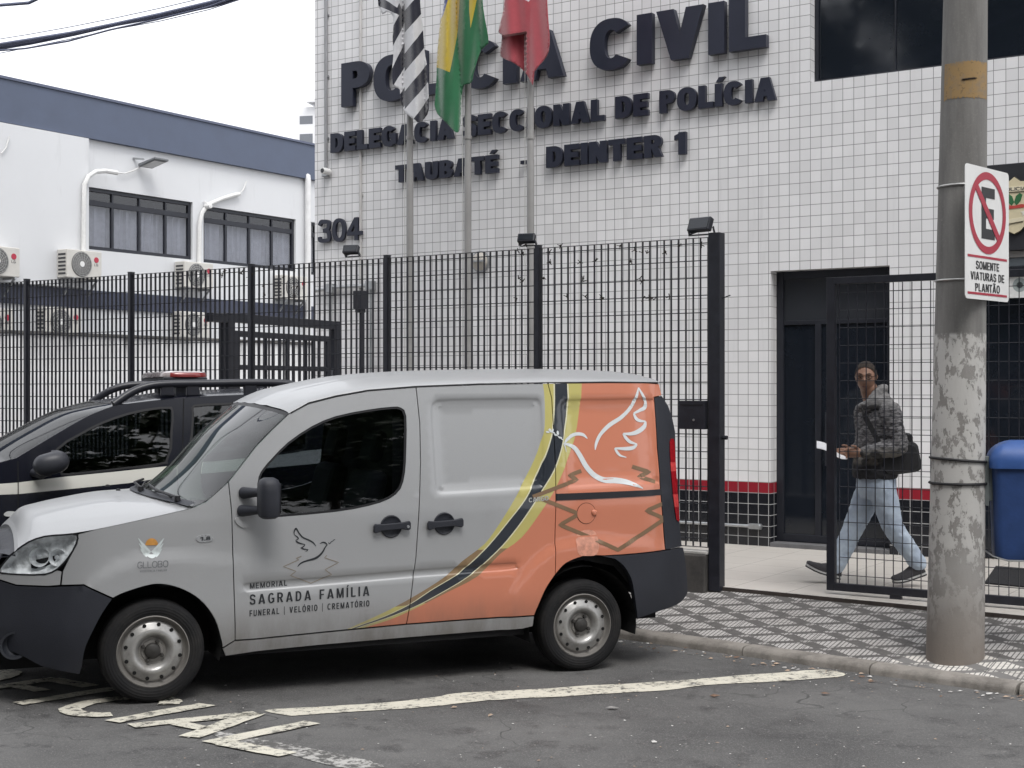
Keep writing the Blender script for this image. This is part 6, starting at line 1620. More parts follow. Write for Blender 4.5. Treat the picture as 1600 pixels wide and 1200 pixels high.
w2 = smoothpoly(BS.poly([(304, 634.5), (340, 632), (400, 629.5), (460, 629), (475, 640), (478, 690), (466, 704), (380, 714), (296, 721), (294, 712), (300, 680), (302, 645)]), True, 2)
stp = BS.poly([(-40, 757.5), (0, 756), (28, 754), (100, 745), (180, 737), (270, 727.5), (400, 712), (520, 700), (520, 722), (400, 733), (270, 744), (200, 755), (100, 765), (28, 772), (0, 773), (-40, 775)])
cb_ = sheet("car_body", body_o, BS.fn, [black, stripe], [(stp, 1)], [w1, w2], .06, (), pc_, .02)
sheet("car_body", body_o, BS.far, [black], (), [w1, w2], .12, (), pc_, .02, flip=True)
tint = pane_mat("car_tinted_glass", (.10, .11, .12), .015, 1.0, 1.6)
for w in (w1, w2):
    for f_, fl2 in ((BS.fn, False), (BS.far, True)): sheet("side_window", w, lambda u, z, o, f_=f_: f_(u, z, -.01), tint, (), (), .1, (), pc_, flip=fl2)
    sheet("window_seal", shrink(w, -.010), lambda u, z, o: BS.fn(u, z, o + .002), rubber, (), [shrink(w, .006)], .04, (), pc_)
def bstrip(name, px, m, off, rim=.01, parent=pc_): return sheet(name, BS.poly(px), lambda u, z, o: BS.fn(u, z, o + off), m, (), (), .04, (), parent, rim)
for px in ([(27.2, 720), (28.8, 720), (29, 800), (27.4, 800)], [(286.4, 623), (287.8, 623), (286, 700), (283, 745), (281.6, 745), (284.6, 700)]): bstrip("door_gap", px, hole_m, .002, 0)
bstrip("belt_moulding", [(105, 742.5), (200, 732), (262, 724.5), (262, 722), (200, 729.8), (105, 740.2)], rubber, .004, .006)
ce = [tuple(BS.fn(u, z)) for u, z in U[:6]]; re_ = [tuple(BS.fn(u, z)) for u, z in U[5:] + [(1.7, lastz - .02), (2.12, lastz - .08)]]
top_grid("windscreen", ce, BW, [.22, .22, .20, .17, .14, .12], [.03, .03, .03, .03, .025, .02], [pane_mat("car_windscreen_glass", (.2, .22, .23), .015, .8, 1.36), black], pc_, 21, .8, 0, lambda i, j: 1 if (j < 1 or j > 18) else 0)
top_grid("roof", re_, BW, [.12, .05, 0, 0, 0, 0, -.04], [.02, .03, .045, .045, .045, .04, .03], black, pc_, 21, .6)
he = [tuple(BS.fn(u, z)) for u, z in [U[0], (-.8, 1.165), (-1.2, 1.075), (-1.68, .93)]]
top_grid("bonnet", he, BW, [.22, .2, .18, .14], [.04, .07, .08, .06], black, pc_, 21, .6)
rows = []
for z, u in ((.93, -1.68), (.80, -1.77), (.6, -1.80), (.3, -1.76)):
    v = car_in(u, z); rows.append([(u - .12 * (1 - (2 * j / 12 - 1) ** 2), v + (BW - 2 * v) * j / 12, z) for j in range(13)])
gridmesh("front_bumper", rows, [black], pc_)
rows = []
for z, u in ((1.6, 2.12), (1.1, 2.31), (.72, 2.35), (.32, 2.30)):
    v = car_in(u, z); rows.append([(u + .06 * (1 - (2 * j / 12 - 1) ** 2), v + (BW - 2 * v) * j / 12, z) for j in range(13)])
gridmesh("tailgate", rows, [black], pc_, flip=True)
g = MB(); g.box(-1.6, 2.2, .12, BW - .12, .24, .30); g.box(-1.5, -.62, .4, BW - .4, .3, .9); g.build("underbody", under, pc_)
g = MB()
for v in (.42, 1.32): g.box(.15, .62, v - .24, v + .24, .45, .65); g.prism([(.52, .6), (.66, .6), (.82, 1.28), (.70, 1.30)], v - .23, v + .23)
g.build("seats", trim, pc_, bevel=.04); g = MB(); g.box(-.75, -.3, .2, BW - .2, .7, 1.1); g.build("dashboard", trim, pc_, bevel=.04)
for nm, v0, px_ in (("roof_rail", None, None),):
    rp = [BS.px(x, y, .0) for x, y in ((178, 632), (206, 613), (232, 603.5), (262, 600), (330, 599), (400, 598), (455, 600), (475, 611))]
    for far in (False, True):
        P = [Vector((p.x, (BW - p.y - .02) if far else p.y + .02, p.z + .0)) for p in rp]; g = MB(); g.tube([tuple(q) for q in smoothpoly([tuple(p) for p in P], False, 3)], .030, 10); g.build("roof_rail", mat("rail_satin_black", (.02, .021, .028), .35), pc_, smooth=True)
for x in (262, 302, 392): 
    p = BS.px(x, 600, -.02); g = MB(); g.box(p.x - .05, p.x + .05, p.y - .018, p.y + .018, p.z - .09, p.z); g.build("rail_foot", MATS["rail_satin_black"], pc_, bevel=.01)
lb = empty("light_bar", (0, 0, 0), 0, pc_); lu, lz = BF.st(271, 597, BW / 2); lz1 = BF.st(271, 581, BW / 2)[1]
g = MB(); g.box(lu - .16, lu + .16, .32, BW - .32, lz + .012, lz + .035); g.box(lu - .06, lu + .06, .4, .5, lz - .10, lz + .012); g.box(lu - .06, lu + .06, BW - .5, BW - .4, lz - .10, lz + .012); g.build("bar_base", plast, lb, bevel=.006)
lens_r = mat("beacon_red", (.24, .035, .035), .15, 0, .15, 20, 0, 60, .5, .6); lens_c = mat("beacon_clear", (.36, .31, .31), .15, 0, .15, 20, 0, 60, .5, .6)
g = MB(); zA, zB = lz + .0355, lz1
sec = [[(lu + p[0] * k, BW / 2 + p[1] * k2, zz_) for p in rrect(-.175, .175, -.56, .56, .12, 6)] for k, k2, zz_ in ((1, 1, zA), (1.01, 1.005, zA + .3 * (zB - zA)), (.97, .99, zA + .75 * (zB - zA)), (.80, .95, zB))]
n_ = len(sec[0]); g.v = [p for s in sec for p in s]
for i in range(3):
    for j in range(n_): g.f.append((i * n_ + j, i * n_ + (j + 1) % n_, (i + 1) * n_ + (j + 1) % n_, (i + 1) * n_ + j)); g.m.append(1 if sec[i][j][0] < lu - .12 or i == 2 else 0)
g.f.append(tuple(3 * n_ + j for j in range(n_))); g.m.append(1); g.build("beacon_lens", [lens_r, lens_c], lb, smooth=True)
mm = empty("wing_mirror", (0, 0, 0), 0, pc_); c = Vector((*BF.st(80, 724, -.14),)); cc = Vector((c[0], -.14, c[1]))
g = MB(); S_ = []
for i in range(13):
    a = math.pi * i / 12 - math.pi / 2
    for j in range(20):
        b = 6.28319 * j / 20; k = math.cos(a); sx = math.copysign(abs(math.cos(b)) ** .8, math.cos(b)); sy = math.copysign(abs(math.sin(b)) ** .8, math.sin(b))
        g.v.append((cc.x + .122 * k ** .7 * sx if k > 0 else cc.x, cc.y + .095 * (max(k, 0)) ** .7 * sy, cc.z + .080 * math.sin(a) + .012 * sx))
for i in range(12):
    for j in range(20): g.f.append((i * 20 + j, i * 20 + (j + 1) % 20, (i + 1) * 20 + (j + 1) % 20, (i + 1) * 20 + j)); g.m.append(0)
g.build("mirror_housing", mat("mirror_dark_plastic", (.03, .032, .04), .45, 0, .1, 9), mm, smooth=True)
d0 = BS.px(52, 738, .0); g = MB(); g.tube([d0, d0.lerp(cc, .5) - Vector((0, 0, .05)), cc - Vector((.02, 0, .05))], [.03, .028, .03], 10); g.build("mirror_arm", plast, mm, smooth=True)
rl = smoothpoly(BS.poly([(6, 803), (12, 799), (24, 799.5), (26, 803), (20, 806.5), (9, 806.5)]), True, 3); sheet("side_repeater", rl, lambda u, z, o: BS.fn(u, z, o + .008), mat("repeater_clear", (.55, .56, .56), .15), (), (), .03, (), pc_, .012)
for uc, far in ((FWU, False), (RWU, False), (FWU, True), (RWU, True)):
    p = BF.w(uc, 0 if not far else BW, 0); wheel(pc_, uc, zroad(p.x, p.y) + .30, .03 if not far else BW - .03, .30, far, False)
for uc in (FWU, RWU):
    for v0, v1 in ((.02, .34), (BW - .34, BW - .02)):
        g = MB(); ring = [(uc + .36 * math.cos(R(180 * i / 14)), .31 + .36 * math.sin(R(180 * i / 14))) for i in range(15)]
        g.v = [(u, v, z) for u, z in ring for v in (v0, v1)]; g.f = [(2 * i, 2 * i + 2, 2 * i + 3, 2 * i + 1) for i in range(14)]; g.m = [0] * 14; g.build("wheel_arch_liner", under, pc_, fix=False)
# ------------------------------------------------------------------ the walking man
PY_ = 10.72
def Q(px, py, dv=0.0):
    Y = PY_ + dv; return Vector(((px - CX) / F * Y, Y, H - (py - CY) * Y / F))
man = empty("person", Q(1372, 912) * 1.0); man.location.z = FLOOR_Z
tag(man, "man in mottled grey hoodie and pale jeans striding behind the gate with papers in hand", "person")
MO = Vector(man.location)
def capsule(mb, pts, rs, seg=16, flat=1.0):
    """rounded tapering limb through the points"""
    P, Rr = [], []
    n = len(pts)
    sp = smoothpoly([tuple(p) for p in pts], False, 5) if n > 2 else [tuple(Vector(pts[0]).lerp(Vector(pts[1]), k / 5)) for k in range(6)]
    rr = [w[0] for w in smoothpoly([(r, 0) for r in rs], False, 5)] if n > 2 else [rs[0] + (rs[1] - rs[0]) * k / 5 for k in range(6)]
    sp = [Vector(p) for p in sp]
    d0 = (sp[0] - sp[1]).normalized(); d1 = (sp[-1] - sp[-2]).normalized()
    for a in (.98, .85, .6, .3): P.append(sp[0] + d0 * rr[0] * a); Rr.append(max(.001, rr[0] * math.sqrt(1 - a * a)))
    P += sp; Rr += rr
    for a in (.3, .6, .85, .98): P.append(sp[-1] + d1 * rr[-1] * a); Rr.append(max(.001, rr[-1] * math.sqrt(1 - a * a)))
    mb.tube(P, Rr, seg)
def loft(mb, rings, seg=28):
    """rings: (centre, half width along x, half depth along y)"""
    k = len(mb.v)
    for c, a, b in rings:
        for j in range(seg):
            t = 6.28319 * j / seg; s, q = math.sin(t), math.cos(t)
            mb.v.append((c.x + a * math.copysign(abs(q) ** .85, q), c.y + b * math.copysign(abs(s) ** .85, s), c.z))
    for i in range(len(rings) - 1):
        for j in range(seg): mb.f.append((k + i * seg + j, k + i * seg + (j + 1) % seg, k + (i + 1) * seg + (j + 1) % seg, k + (i + 1) * seg + j)); mb.m.append(0)
    mb.f.append(tuple(k + j for j in reversed(range(seg)))); mb.m.append(0); mb.f.append(tuple(k + (len(rings) - 1) * seg + j for j in range(seg))); mb.m.append(0)
def remeshed(mb, name, m, voxel, parent, smooth=4, wr=0.0, wf=None):
    """melt the overlapping shapes into one continuous skin"""
    mb.v = [tuple(Vector(p) - MO) for p in mb.v]
    o = mb.build("tmp", m, None)
    md = o.modifiers.new("r", 'REMESH'); md.mode = 'VOXEL'; md.voxel_size = voxel
    if smooth: sm = o.modifiers.new("s", 'SMOOTH'); sm.iterations = smooth; sm.factor = .5
    dg = bpy.context.evaluated_depsgraph_get(); dg.update()
    me = bpy.data.meshes.new_from_object(o.evaluated_get(dg)); old = o.data; bpy.data.objects.remove(o); bpy.data.meshes.remove(old)
    if wr:
        ns = [v.normal.copy() for v in me.vertices]
        for v, nn in zip(me.vertices, ns): v.co += nn * wr * (wf(v.co) if wf else noise.noise(v.co * 18))
    for p in me.polygons: p.use_smooth = True
    me.name = name; me.materials.clear(); me.materials.append(m)
    o = bpy.data.objects.new(name, me); COL.objects.link(o); o.parent = parent; return o
skin = mat("brown_skin", (.25, .138, .094), .5, 0, .12, 22, .1, 160)
sh_n, el_n, wr_n = Q(1390, 644, -.17), Q(1403, 698, -.21), Q(1347, 708, -.21)
sh_f, el_f, wr_f = Q(1352, 645, .15), Q(1352, 697, .19), Q(1334, 707, -.02)
hip_n, kn_n, an_n = Q(1377, 762, -.085), Q(1395, 823, -.10), Q(1437, 884, -.10)
hip_f, kn_f, an_f = Q(1361, 762, .085), Q(1332, 828, .09), Q(1305, 887, .07)
HC = Q(1353, 589, -.03)
b = MB()
loft(b, [(Q(1368, 770), .10, .13), (Q(1369, 745), .115, .15), (Q(1371, 715), .105, .135), (Q(1372, 680), .12, .16), (Q(1371, 652), .115, .165), (Q(1368, 636), .08, .11), (Q(1364, 626), .055, .06)])
capsule(b, [Q(1366, 634), Q(1361, 620, -.01), Q(1357, 606, -.02)], [.07, .066, .064])
for s, e, w in ((sh_n, el_n, wr_n), (sh_f, el_f, wr_f)): capsule(b, [s, s.lerp(e, .5), e, e.lerp(w, .4), w], [.055, .048, .038, .038, .026])
for h_, k_, a_ in ((hip_n, kn_n, an_n), (hip_f, kn_f, an_f)): capsule(b, [h_, h_.lerp(k_, .5), k_, k_.lerp(a_, .35), a_], [.085, .072, .052, .052, .034])
# head, turned towards the street: local x to the man's left, y forward, z up
yaw = R(-168); fdir = Vector((math.sin(yaw) * -1 * .0 - .36, -.93, -.10)).normalized()
ry_ = fdir; rx_ = Vector((0, 0, 1)).cross(ry_).normalized() * -1; rz_ = rx_.cross(ry_).normalized()
def HP(x, y, z): return HC + rx_ * x + ry_ * y + rz_ * z
def headpt(th, ph):
    x, y, z = math.cos(ph) * math.sin(th), math.cos(ph) * math.cos(th), math.sin(ph)
    X, Y, Z = math.copysign(abs(x) ** .92, x) * .078, y * .096, z * .116
    if Z < -.01: k = min(1, (-.01 - Z) / .10); X *= 1 - .20 * k; Y *= 1 - .06 * k if Y > 0 else 1 - .45 * k
    if Y < 0: Y *= 1.02
    g_ = lambda cx, cz, sx, sz: math.exp(-((X - cx) / sx) ** 2 - ((Z - cz) / sz) ** 2) if Y > 0 else 0
    Y += .020 * g_(0, -.022, .013, .018) + .011 * g_(0, -.002, .010, .020) + .007 * g_(0, .026, .05, .010) - .010 * (g_(.031, .006, .016, .012) + g_(-.031, .006, .016, .012))
    Y += .007 * g_(0, -.060, .022, .006) + .006 * g_(0, -.070, .020, .006) - .004 * g_(0, -.0655, .022, .003) + .010 * g_(0, -.098, .022, .016) + .004 * (g_(.045, -.02, .02, .02) + g_(-.045, -.02, .02, .02))
    return HP(X, Y, Z)
n1, n2 = 48, 36; k0 = len(b.v)
for i in range(n2 + 1):
    ph = -math.pi / 2 + math.pi * i / n2
    for j in range(n1): b.v.append(tuple(headpt(6.28319 * j / n1, ph * .999)))
for i in range(n2):
    for j in range(n1): b.f.append((k0 + i * n1 + j, k0 + i * n1 + (j + 1) % n1, k0 + (i + 1) * n1 + (j + 1) % n1, k0 + (i + 1) * n1 + j)); b.m.append(0)
for s in (-1, 1):    # ears
    capsule(b, [HP(s * .074, -.008, .016), HP(s * .079, -.014, .0), HP(s * .073, -.006, -.022)], [.009, .010, .007], 10)
# hands: palm and five fingers, closed on the papers
def hand(w, palm_dir, curl, up, side, sc=1.0):
    pd = palm_dir.normalized(); u_ = (up - pd * up.dot(pd)).normalized(); s_ = pd.cross(u_)
    c = w + pd * .045
    capsule(b, [w, w + pd * .03, w + pd * .075], [.026, .030, .027], 12)
    for q in (-.018, .018): capsule(b, [w + pd * .02 + u_ * q, w + pd * .08 + u_ * q * 1.3], [.016, .015], 10)
    for i, (o_, ln) in enumerate(((.030, .070), (.010, .080), (-.010, .074), (-.029, .058))):
        p0 = w + pd * .082 + u_ * o_; cd = (pd * math.cos(curl * .6) + s_ * side * math.sin(curl * .6)); cd2 = (pd * math.cos(curl * 1.5 + i * .08) + s_ * side * math.sin(curl * 1.5 + i * .08))
        p1 = p0 + cd * ln * .48; p2 = p1 + cd2 * ln * .52; capsule(b, [p0 - pd * .012, p0, p1, p2], [.0095, .0092, .0085, .0072], 8)
    t0 = w + pd * .028 + u_ * .026; t1 = t0 + (pd * .6 + u_ * .75 + s_ * side * .25).normalized() * .035; t2 = t1 + (pd * .85 + u_ * .25 + s_ * side * .45).normalized() * .032
    capsule(b, [t0, t1, t2], [.0125, .0105, .0085], 8)
hand(wr_n, Vector((-.93, .22, .02)), .75, Vector((0, -.25, 1)), -1)
hand(wr_f, Vector((-.90, -.30, .0)), .6, Vector((0, .2, 1)), 1)
remeshed(b, "body", skin, .0055, man, 3)
# hair, cropped close
g = MB(); k0 = 0
for i in range(18):
    ph = R(8) + (math.pi / 2 - R(8)) * i / 17
    for j in range(40):
        th = 6.28319 * j / 40; front = max(0, math.cos(th)); a = ph
        lowest = R(43) * front ** .6 - R(14) * (1 - front) ; a = lowest + (math.pi / 2 - lowest) * i / 17
        p = headpt(th, a * .999); g.v.append(tuple(p + (p - HC).normalized() * .0055))
for i in range(17):
    for j in range(40): g.f.append((i * 40 + j, i * 40 + (j + 1) % 40, (i + 1) * 40 + (j + 1) % 40, (i + 1) * 40 + j)); g.m.append(0)
g.v = [tuple(Vector(p) - MO) for p in g.v]; g.build("hair", mat("cropped_hair", (.040, .030, .024), .9, 0, .4, 180, .8, 500), man, smooth=True)
def on_man(g, name, m, smooth=False, bevel=0.0, parent=man):
    g.v = [tuple(Vector(p) - MO) for p in g.v]; return g.build(name, m, parent, smooth=smooth, bevel=bevel)
dark = mat("eyewear_black", (.012, .012, .014), .25)
g = MB()
for s in (-1, 1):
    P = [HP(s * .033 + .023 * math.cos(t), .098 - .012 * abs(s * .033 + .023 * math.cos(t)) / .06, .006 + .013 * math.sin(t)) for t in [6.28319 * k / 20 for k in range(21)]]
    g.tube(P, .0022, 6, caps=False); g.tube([HP(s * .058, .088, .010), HP(s * .078, .03, .012), HP(s * .082, -.02, .010)], .002, 6)
g.tube([HP(-.008, .1, .010), HP(.008, .1, .010)], .002, 6); gl_ = on_man(g, "glasses", dark, True)
g = MB()
for s in (-1, 1): g.add([tuple(HP(s * .033 + .022 * math.cos(t), .0965 - .012 * abs(s * .033 + .022 * math.cos(t)) / .06, .006 + .012 * math.sin(t))) for t in [6.28319 * k / 16 for k in range(16)]], [tuple(range(16))])
on_man(g, "glasses_lens", pane_mat("glasses_lens_tint", (.92, .91, .90)), parent=gl_)
for s in (-1, 1):
    g = MB(); g.tube([HP(s * .016, .094, .029), HP(s * .034, .092, .034), HP(s * .052, .080, .029)], [.003, .0038, .002], 6); on_man(g, "eyebrow", MATS["cropped_hair"], True)
    g = MB(); c = HP(s * .031, .083, .006); g.lathe([(0, -.004), (.005, -.003), (.006, 0), (.005, .003), (0, .004)], 10, 'Z', c); on_man(g, "eye", mat("eye_dark", (.02, .015, .012), .2), True)
g = MB(); g.tube([HP(-.021, .0855, -.066), HP(0, .0945, -.0655), HP(.021, .0855, -.066)], [.0016, .0045, .0016], 8); on_man(g, "lips", mat("lip_brown", (.11, .045, .038), .5), True)
# clothes
def wr_arm(p): return .7 * noise.noise(Vector((p.x * 22, p.y * 22, p.z * 34))) + .5 * noise.noise(p * 55)
h = MB()
loft(h, [(Q(1367, 747), .155, .185), (Q(1367, 741), .163, .195), (Q(1368, 728), .165, .195), (Q(1370, 705), .160, .19), (Q(1372, 680), .162, .195), (Q(1373, 655), .155, .20), (Q(1372, 640), .125, .175), (Q(1369, 630), .09, .115), (Q(1366, 623), .075, .085)])
for s, e, w in ((sh_n, el_n, wr_n), (sh_f, el_f, wr_f)): capsule(h, [s, s.lerp(e, .5), e, e.lerp(w, .45), e.lerp(w, .93)], [.088, .078, .071, .064, .046])
capsule(h, [Q(1342, 640, -.06), Q(1352, 634, -.12), Q(1372, 628, -.14), Q(1385, 632, -.06), Q(1385, 630, .06), Q(1372, 628, .12)], [.028, .036, .048, .05, .05, .04])
capsule(h, [Q(1356, 630, -.115), Q(1366, 618, -.11), Q(1377, 609, -.06), Q(1380, 608, .04), Q(1370, 616, .10)], [.022, .030, .036, .036, .028])
capsule(h, [Q(1368, 624, -.10), Q(1379, 622, -.06), Q(1382, 622, .02)], [.034, .046, .044])
def hoodie_mat():
    n = NT("mottled_hoodie"); o = n.tc.outputs["Object"]; s = n.sep(o)
    w = n.comb(n.math('MULTIPLY', s[0], 22), n.math('MULTIPLY', s[1], 22), n.math('MULTIPLY', s[2], 75)); a = n.noise(w, 1.0, 4, .7); cm = n.noise(o, 14, 3, .5)
    c = n.mix(n.rng(a, .40, .60), (.030, .030, .034), (.20, .195, .20))
    zc = H - (700 - CY) * PY_ / F - MO.z; lo2 = H - (724 - CY) * PY_ / F - MO.z
    camo = n.mix(n.rng(cm, .46, .52), (.028, .027, .026), (.135, .125, .11)); c = n.mix(n.math('MULTIPLY', n.rng(s[2], zc + .03, zc - .03), .85), c, camo)
    c = n.mix(n.rng(s[2], lo2 + .012, lo2 - .012), c, (.018, .018, .021)); hz = H - (640 - CY) * PY_ / F - MO.z
    c = n.mix(n.rng(s[2], hz, hz + .05, 0, .5), c, (.19, .185, .18))
    n.link(c, n.b.inputs["Base Color"]); n.b.inputs["Roughness"].default_value = .95; f = n.noise(o, 220, 3); n.bump(f, .4, .003); return n.m
remeshed(h, "hoodie", hoodie_mat(), .007, man, 5, .010, wr_arm)
def denim_mat():
    n = NT("pale_denim"); o = n.tc.outputs["Object"]; a = n.noise(o, 7, 6, .7); f = n.noise(o, 300, 2); s = n.sep(o)
    c = n.mix(n.rng(a, .38, .66), (.42, .49, .57), (.29, .35, .45)); c = n.mix(n.rng(f, .4, .7, 0, .3), c, (.5, .55, .6)); n.link(c, n.b.inputs["Base Color"]); n.b.inputs["Roughness"].default_value = .9; n.bump(f, .3, .002); return n.m
j_ = MB()
loft(j_, [(Q(1369, 778), .115, .14), (Q(1369, 765), .145, .165), (Q(1369, 748), .145, .17), (Q(1369, 738), .135, .165)])
capsule(j_, [hip_n, hip_n.lerp(kn_n, .5), kn_n, kn_n.lerp(an_n, .45), kn_n.lerp(an_n, .93)], [.108, .096, .080, .073, .066])
capsule(j_, [hip_f, hip_f.lerp(kn_f, .5), kn_f, kn_f.lerp(an_f, .45), kn_f.lerp(an_f, .93)], [.108, .096, .080, .074, .068])
def wr_leg(p):
    low = max(0, 1 - p.z / .35); return .6 * noise.noise(Vector((p.x * 9, p.y * 9, p.z * 26))) + low * .9 * math.sin(p.z * 95 + p.x * 20) * .6 + .3 * noise.noise(p * 40)
remeshed(j_, "jeans", denim_mat(), .007, man, 4, .008, wr_leg)
shoe_m = mat("dark_grey_knit", (.045, .043, .047), .85, 0, .2, 60, .4, 200); sole_m = mat("shoe_sole_dark", (.028, .027, .028), .7); foam = mat("pale_midsole", (.40, .40, .39), .7)
def shoe(heel, toe, side):
    hd = (toe - heel); L_ = hd.length; x_ = hd.normalized(); y_ = Vector((0, 1, 0)); z_ = x_.cross(y_).normalized()
    if z_.z < 0: z_ = -z_
    prof = [(-.02, .024, .030), (.02, .036, .075), (.12, .040, .098), (.28, .040, .098), (.42, .042, .082), (.60, .048, .064), (.80, .049, .052), (.93, .040, .044), (1.0, .020, .034)]
    e = empty("shoe", (0, 0, 0), 0, man)
    def body(z0, zf, grow): 
        g = MB(); rows = []
        for t, w, hh in prof:
            roc = .018 * max(0, t - .7) / .3; r = []
            for k in range(15):
                a = math.pi * k / 14; r.append(heel + x_ * (L_ * t) + y_ * ((w + grow) * math.cos(a)) + z_ * (z0 + roc + zf(hh) * math.sin(a) ** .7))
            rows.append(r)
        n = 15; g.v = [tuple(p) for r in rows for p in r]
        for i in range(len(rows) - 1):
            for k in range(n - 1): g.f.append((i * n + k, i * n + k + 1, (i + 1) * n + k + 1, (i + 1) * n + k)); g.m.append(0)
            g.f.append((i * n, (i + 1) * n, (i + 1) * n + n - 1, i * n + n - 1)); g.m.append(0)
        g.f.append(tuple(range(n))); g.f.append(tuple((len(rows) - 1) * n + k for k in range(n))); g.m += [0, 0]; return g
    on_man(body(.026, lambda hh: hh - .012, 0), "upper", shoe_m, True, parent=e); on_man(body(.011, lambda hh: .018, .003), "midsole", foam, True, parent=e); on_man(body(.0, lambda hh: .0135, .004), "sole", sole_m, True, parent=e)
shoe(Q(1311, 905, .07) + Vector((0, 0, .0)), Q(1258, 889, .12), 1); shoe(Q(1446, 898, -.10), Q(1397, 914.5, -.08), -1)
# shoulder bag: a thing hanging from the man
bag = empty("shoulder_bag", Q(1405, 712, -.05)); tag(bag, "black cloth shoulder bag hanging at the walking man's hip", "bag"); BO_ = Vector(bag.location)
bagm = mat("black_bag_cloth", (.012, .012, .014), .8, 0, .3, 14, .4, 120)
def bagbox(cx, cy, w, hgt, d, tilt, dv, bev):
    c = Q(cx, cy, dv); g = MB(); pts = []
    nx = 10
    rows = []
    for i, k in enumerate((.80, .97, 1.0, 1.0, .97, .80)):
        y = -d / 2 + d * i / 5; r = []
        for p in rrect(-w / 2 * k, w / 2 * k, -hgt / 2 * k, hgt / 2 * k, bev, 5):
            q = Vector((p[0] + .012 * noise.noise(Vector((p[0] * 9, y * 9, p[1] * 9))), y, p[1] - .02 * (p[0] / w) ** 2 + .012 * noise.noise(Vector((p[0] * 12, y * 8, p[1] * 12 + 5)))))
            q.rotate(Quaternion((0, 1, 0), R(tilt))); r.append(c + q)
        rows.append(r)
    n = len(rows[0]); g.v = [tuple(p - BO_) for r in rows for p in r]
    for i in range(5):
        for j in range(n): g.f.append((i * n + j, i * n + (j + 1) % n, (i + 1) * n + (j + 1) % n, (i + 1) * n + j)); g.m.append(0)
    g.f += [tuple(range(n)), tuple(5 * n + j for j in reversed(range(n)))]; g.m += [0, 0]; return g
bagbox(1402, 716, .33, .235, .20, -7, -.10, .05).build("bag_body", bagm, bag, smooth=True); bagbox(1413, 688, .11, .12, .12, 6, -.02, .03).build("bag_pocket", bagm, bag, smooth=True)
g = MB(); P = [Q(1346, 634, -.10), Q(1350, 648, -.20), Q(1362, 670, -.215), Q(1374, 692, -.22), Q(1386, 704, -.23)]; P = [Vector(p) for p in smoothpoly([tuple(p) for p in P], False, 4)]
for a, c in zip(P[:-1], P[1:]): g.bar(a - BO_, c - BO_, .006, .038)
g.build("bag_strap", bagm, bag)
# papers in his hands
pg = []
for i in range(13):
    t = i / 12; px = 1276 + 48 * t; py = 694 + 13 * t + 5 * math.sin(t * 3.1) ; r = []
    for k in range(5):
        w = k / 4; p = Q(px, py, -.14 + .16 * w) + Vector((0, 0, .055 * w - .03 + .02 * math.sin(t * 5))); r.append(p)
    pg.append(r)
pp = gridmesh("papers", pg, mat("white_paper", (.74, .74, .76), .7, 0, .03, 9), None, solid=.002); tag(pp, "curled white papers held out in the walking man's hands", "papers")
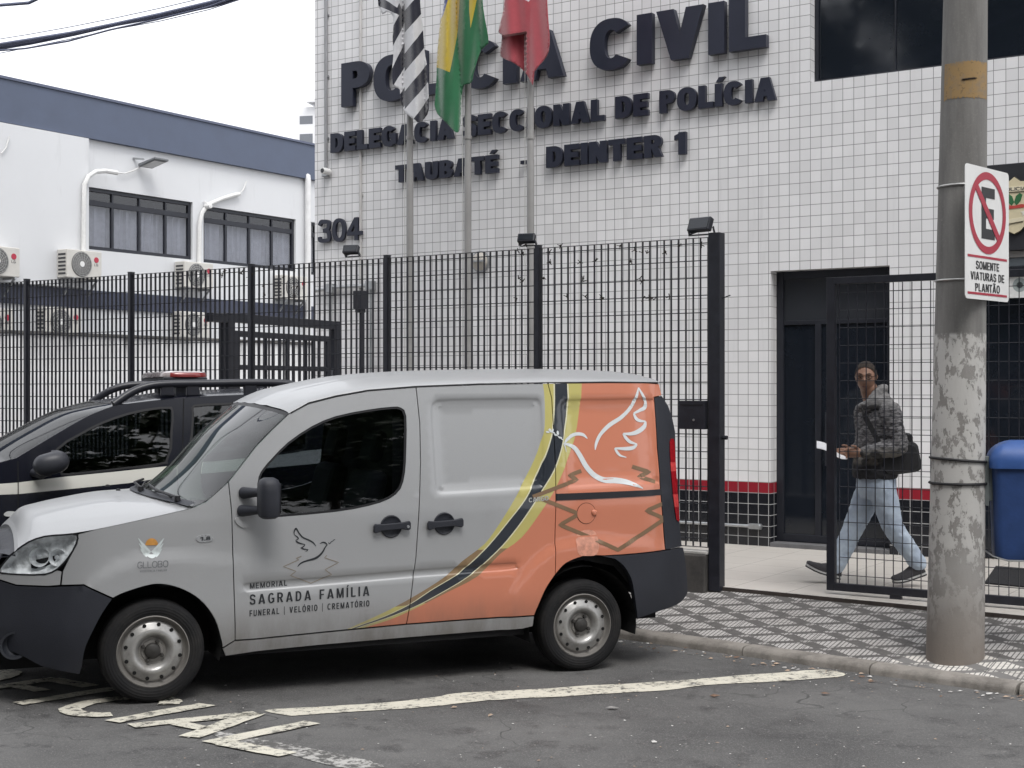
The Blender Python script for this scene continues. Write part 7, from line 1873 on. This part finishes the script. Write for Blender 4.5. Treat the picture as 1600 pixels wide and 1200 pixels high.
# ------------------------------------------------------------------ unseen trees and house, added to darken reflections in glass and paint
leaf_m = mat("tree_leaf", (.045, .075, .030), .55, 0, .35, 9, 0, 60, .4); bark_m = mat("tree_bark", (.10, .085, .07), .9, 0, .3, 12, .5, 40)
def unseen_tree(x, y, h, rad, lab, seed):
    r = random.Random(seed); t = empty("unseen_tree", (x, y, zroad(x, y))); tag(t, lab, "tree", "unseen trees added for reflections")
    g = MB(); th = h * .30; g.tube([(0, 0, 0), (.1, .05, th * .5), (.0, .1, th), (.1, .0, h * .75)], [.22, .18, .14, .05], 12); tips = []
    for k in range(9):
        a = r.uniform(0, 6.28); e = Vector((math.cos(a) * rad * .7, math.sin(a) * rad * .7, h * r.uniform(.55, .9))); s = Vector((0, .1, th * r.uniform(.8, 1.2))); m_ = s.lerp(e, .5) + Vector((0, 0, .3)); g.tube([s, m_, e], [.09, .06, .02], 7); tips += [e, m_]
    g.build("trunk", bark_m, t, smooth=True); g = MB()
    cl = [(Vector((r.gauss(0, rad * .48), r.gauss(0, rad * .48), h * .60 + r.gauss(0, h * .17))), r.uniform(.6, 1.3)) for _ in range(80)] + [(p, .7) for p in tips]
    for c, s in cl:
        for _ in range(95):
            p = c + Vector((r.gauss(0, s * .55), r.gauss(0, s * .55), r.gauss(0, s * .4))); q = r.uniform(.18, .34)
            d1 = Vector((r.gauss(0, 1), r.gauss(0, 1), r.gauss(0, .6))).normalized(); d2 = d1.orthogonal().normalized()
            g.add([p - d1 * q, p + d2 * q * .45, p + d1 * q, p - d2 * q * .45], [(0, 1, 2, 3)])
    g.build("crown", leaf_m, t, fix=False)
sd_, sn_ = FE.d, FE.n
TREES = ((-22, -7.4, 15.0, 5.6, "unseen leafy tree across the street opposite the black car's nose"), (-9.0, -7.0, 16.5, 5.8, "unseen tall leafy tree across the street opposite the van's bonnet"), (-3.2, -7.4, 16.0, 5.6, "unseen leafy tree across the street behind the viewer"),
         (1.5, -7.8, 16.5, 5.6, "tallest unseen leafy tree across the street opposite the glass door"), (9, -8.6, 15.6, 5.6, "unseen leafy tree across the street opposite the street pole"), (16.5, -6.6, 16.0, 5.8, "unseen leafy tree across the street past the street pole"),
         (23.5, -6.2, 16.5, 6.0, "second unseen leafy tree across the street past the street pole"), (31, -5.6, 17.0, 6.2, "third unseen leafy tree across the street past the street pole"), (39, -4.6, 18.0, 6.5, "farthest unseen leafy tree down the street past the pole"), (15.5, 4.6, 14.0, 4.6, "unseen leafy tree on the near pavement beyond the tiled building"))
for i, (k, o, h, rad, lab) in enumerate(TREES):
    p = sd_ * k + sn_ * o; unseen_tree(p.x, p.y, h, rad, lab, 40 + i)
OB = Frame(*(sn_ * -14.0).xy, FE.a + math.pi); ohs = frame_empty("unseen_house", OB); tag(ohs, "unseen long grey two storey house across the street behind the viewer", "house")  # unseen house, added so low reflections meet a dark wall
g = MB(); g.box(-24, 24, 0, 7, -.3, 6.6); g.build("wall", stained_wall("grey_render", (.17, .16, .15)), ohs)
g = MB(); g.box(-24.4, 24.4, -.5, 7.4, 6.61, 6.9); g.build("roof", mat("roof_tile_brown", (.14, .08, .06), .85, 0, .25, 9), ohs)
for k in range(7):
    for z in (1.0, 4.2):
        g = MB(); g.box(-21 + k * 6.6, -18.6 + k * 6.6, -.03, .05, z, z + 1.5); g.build("window", M_glass_dark, ohs)
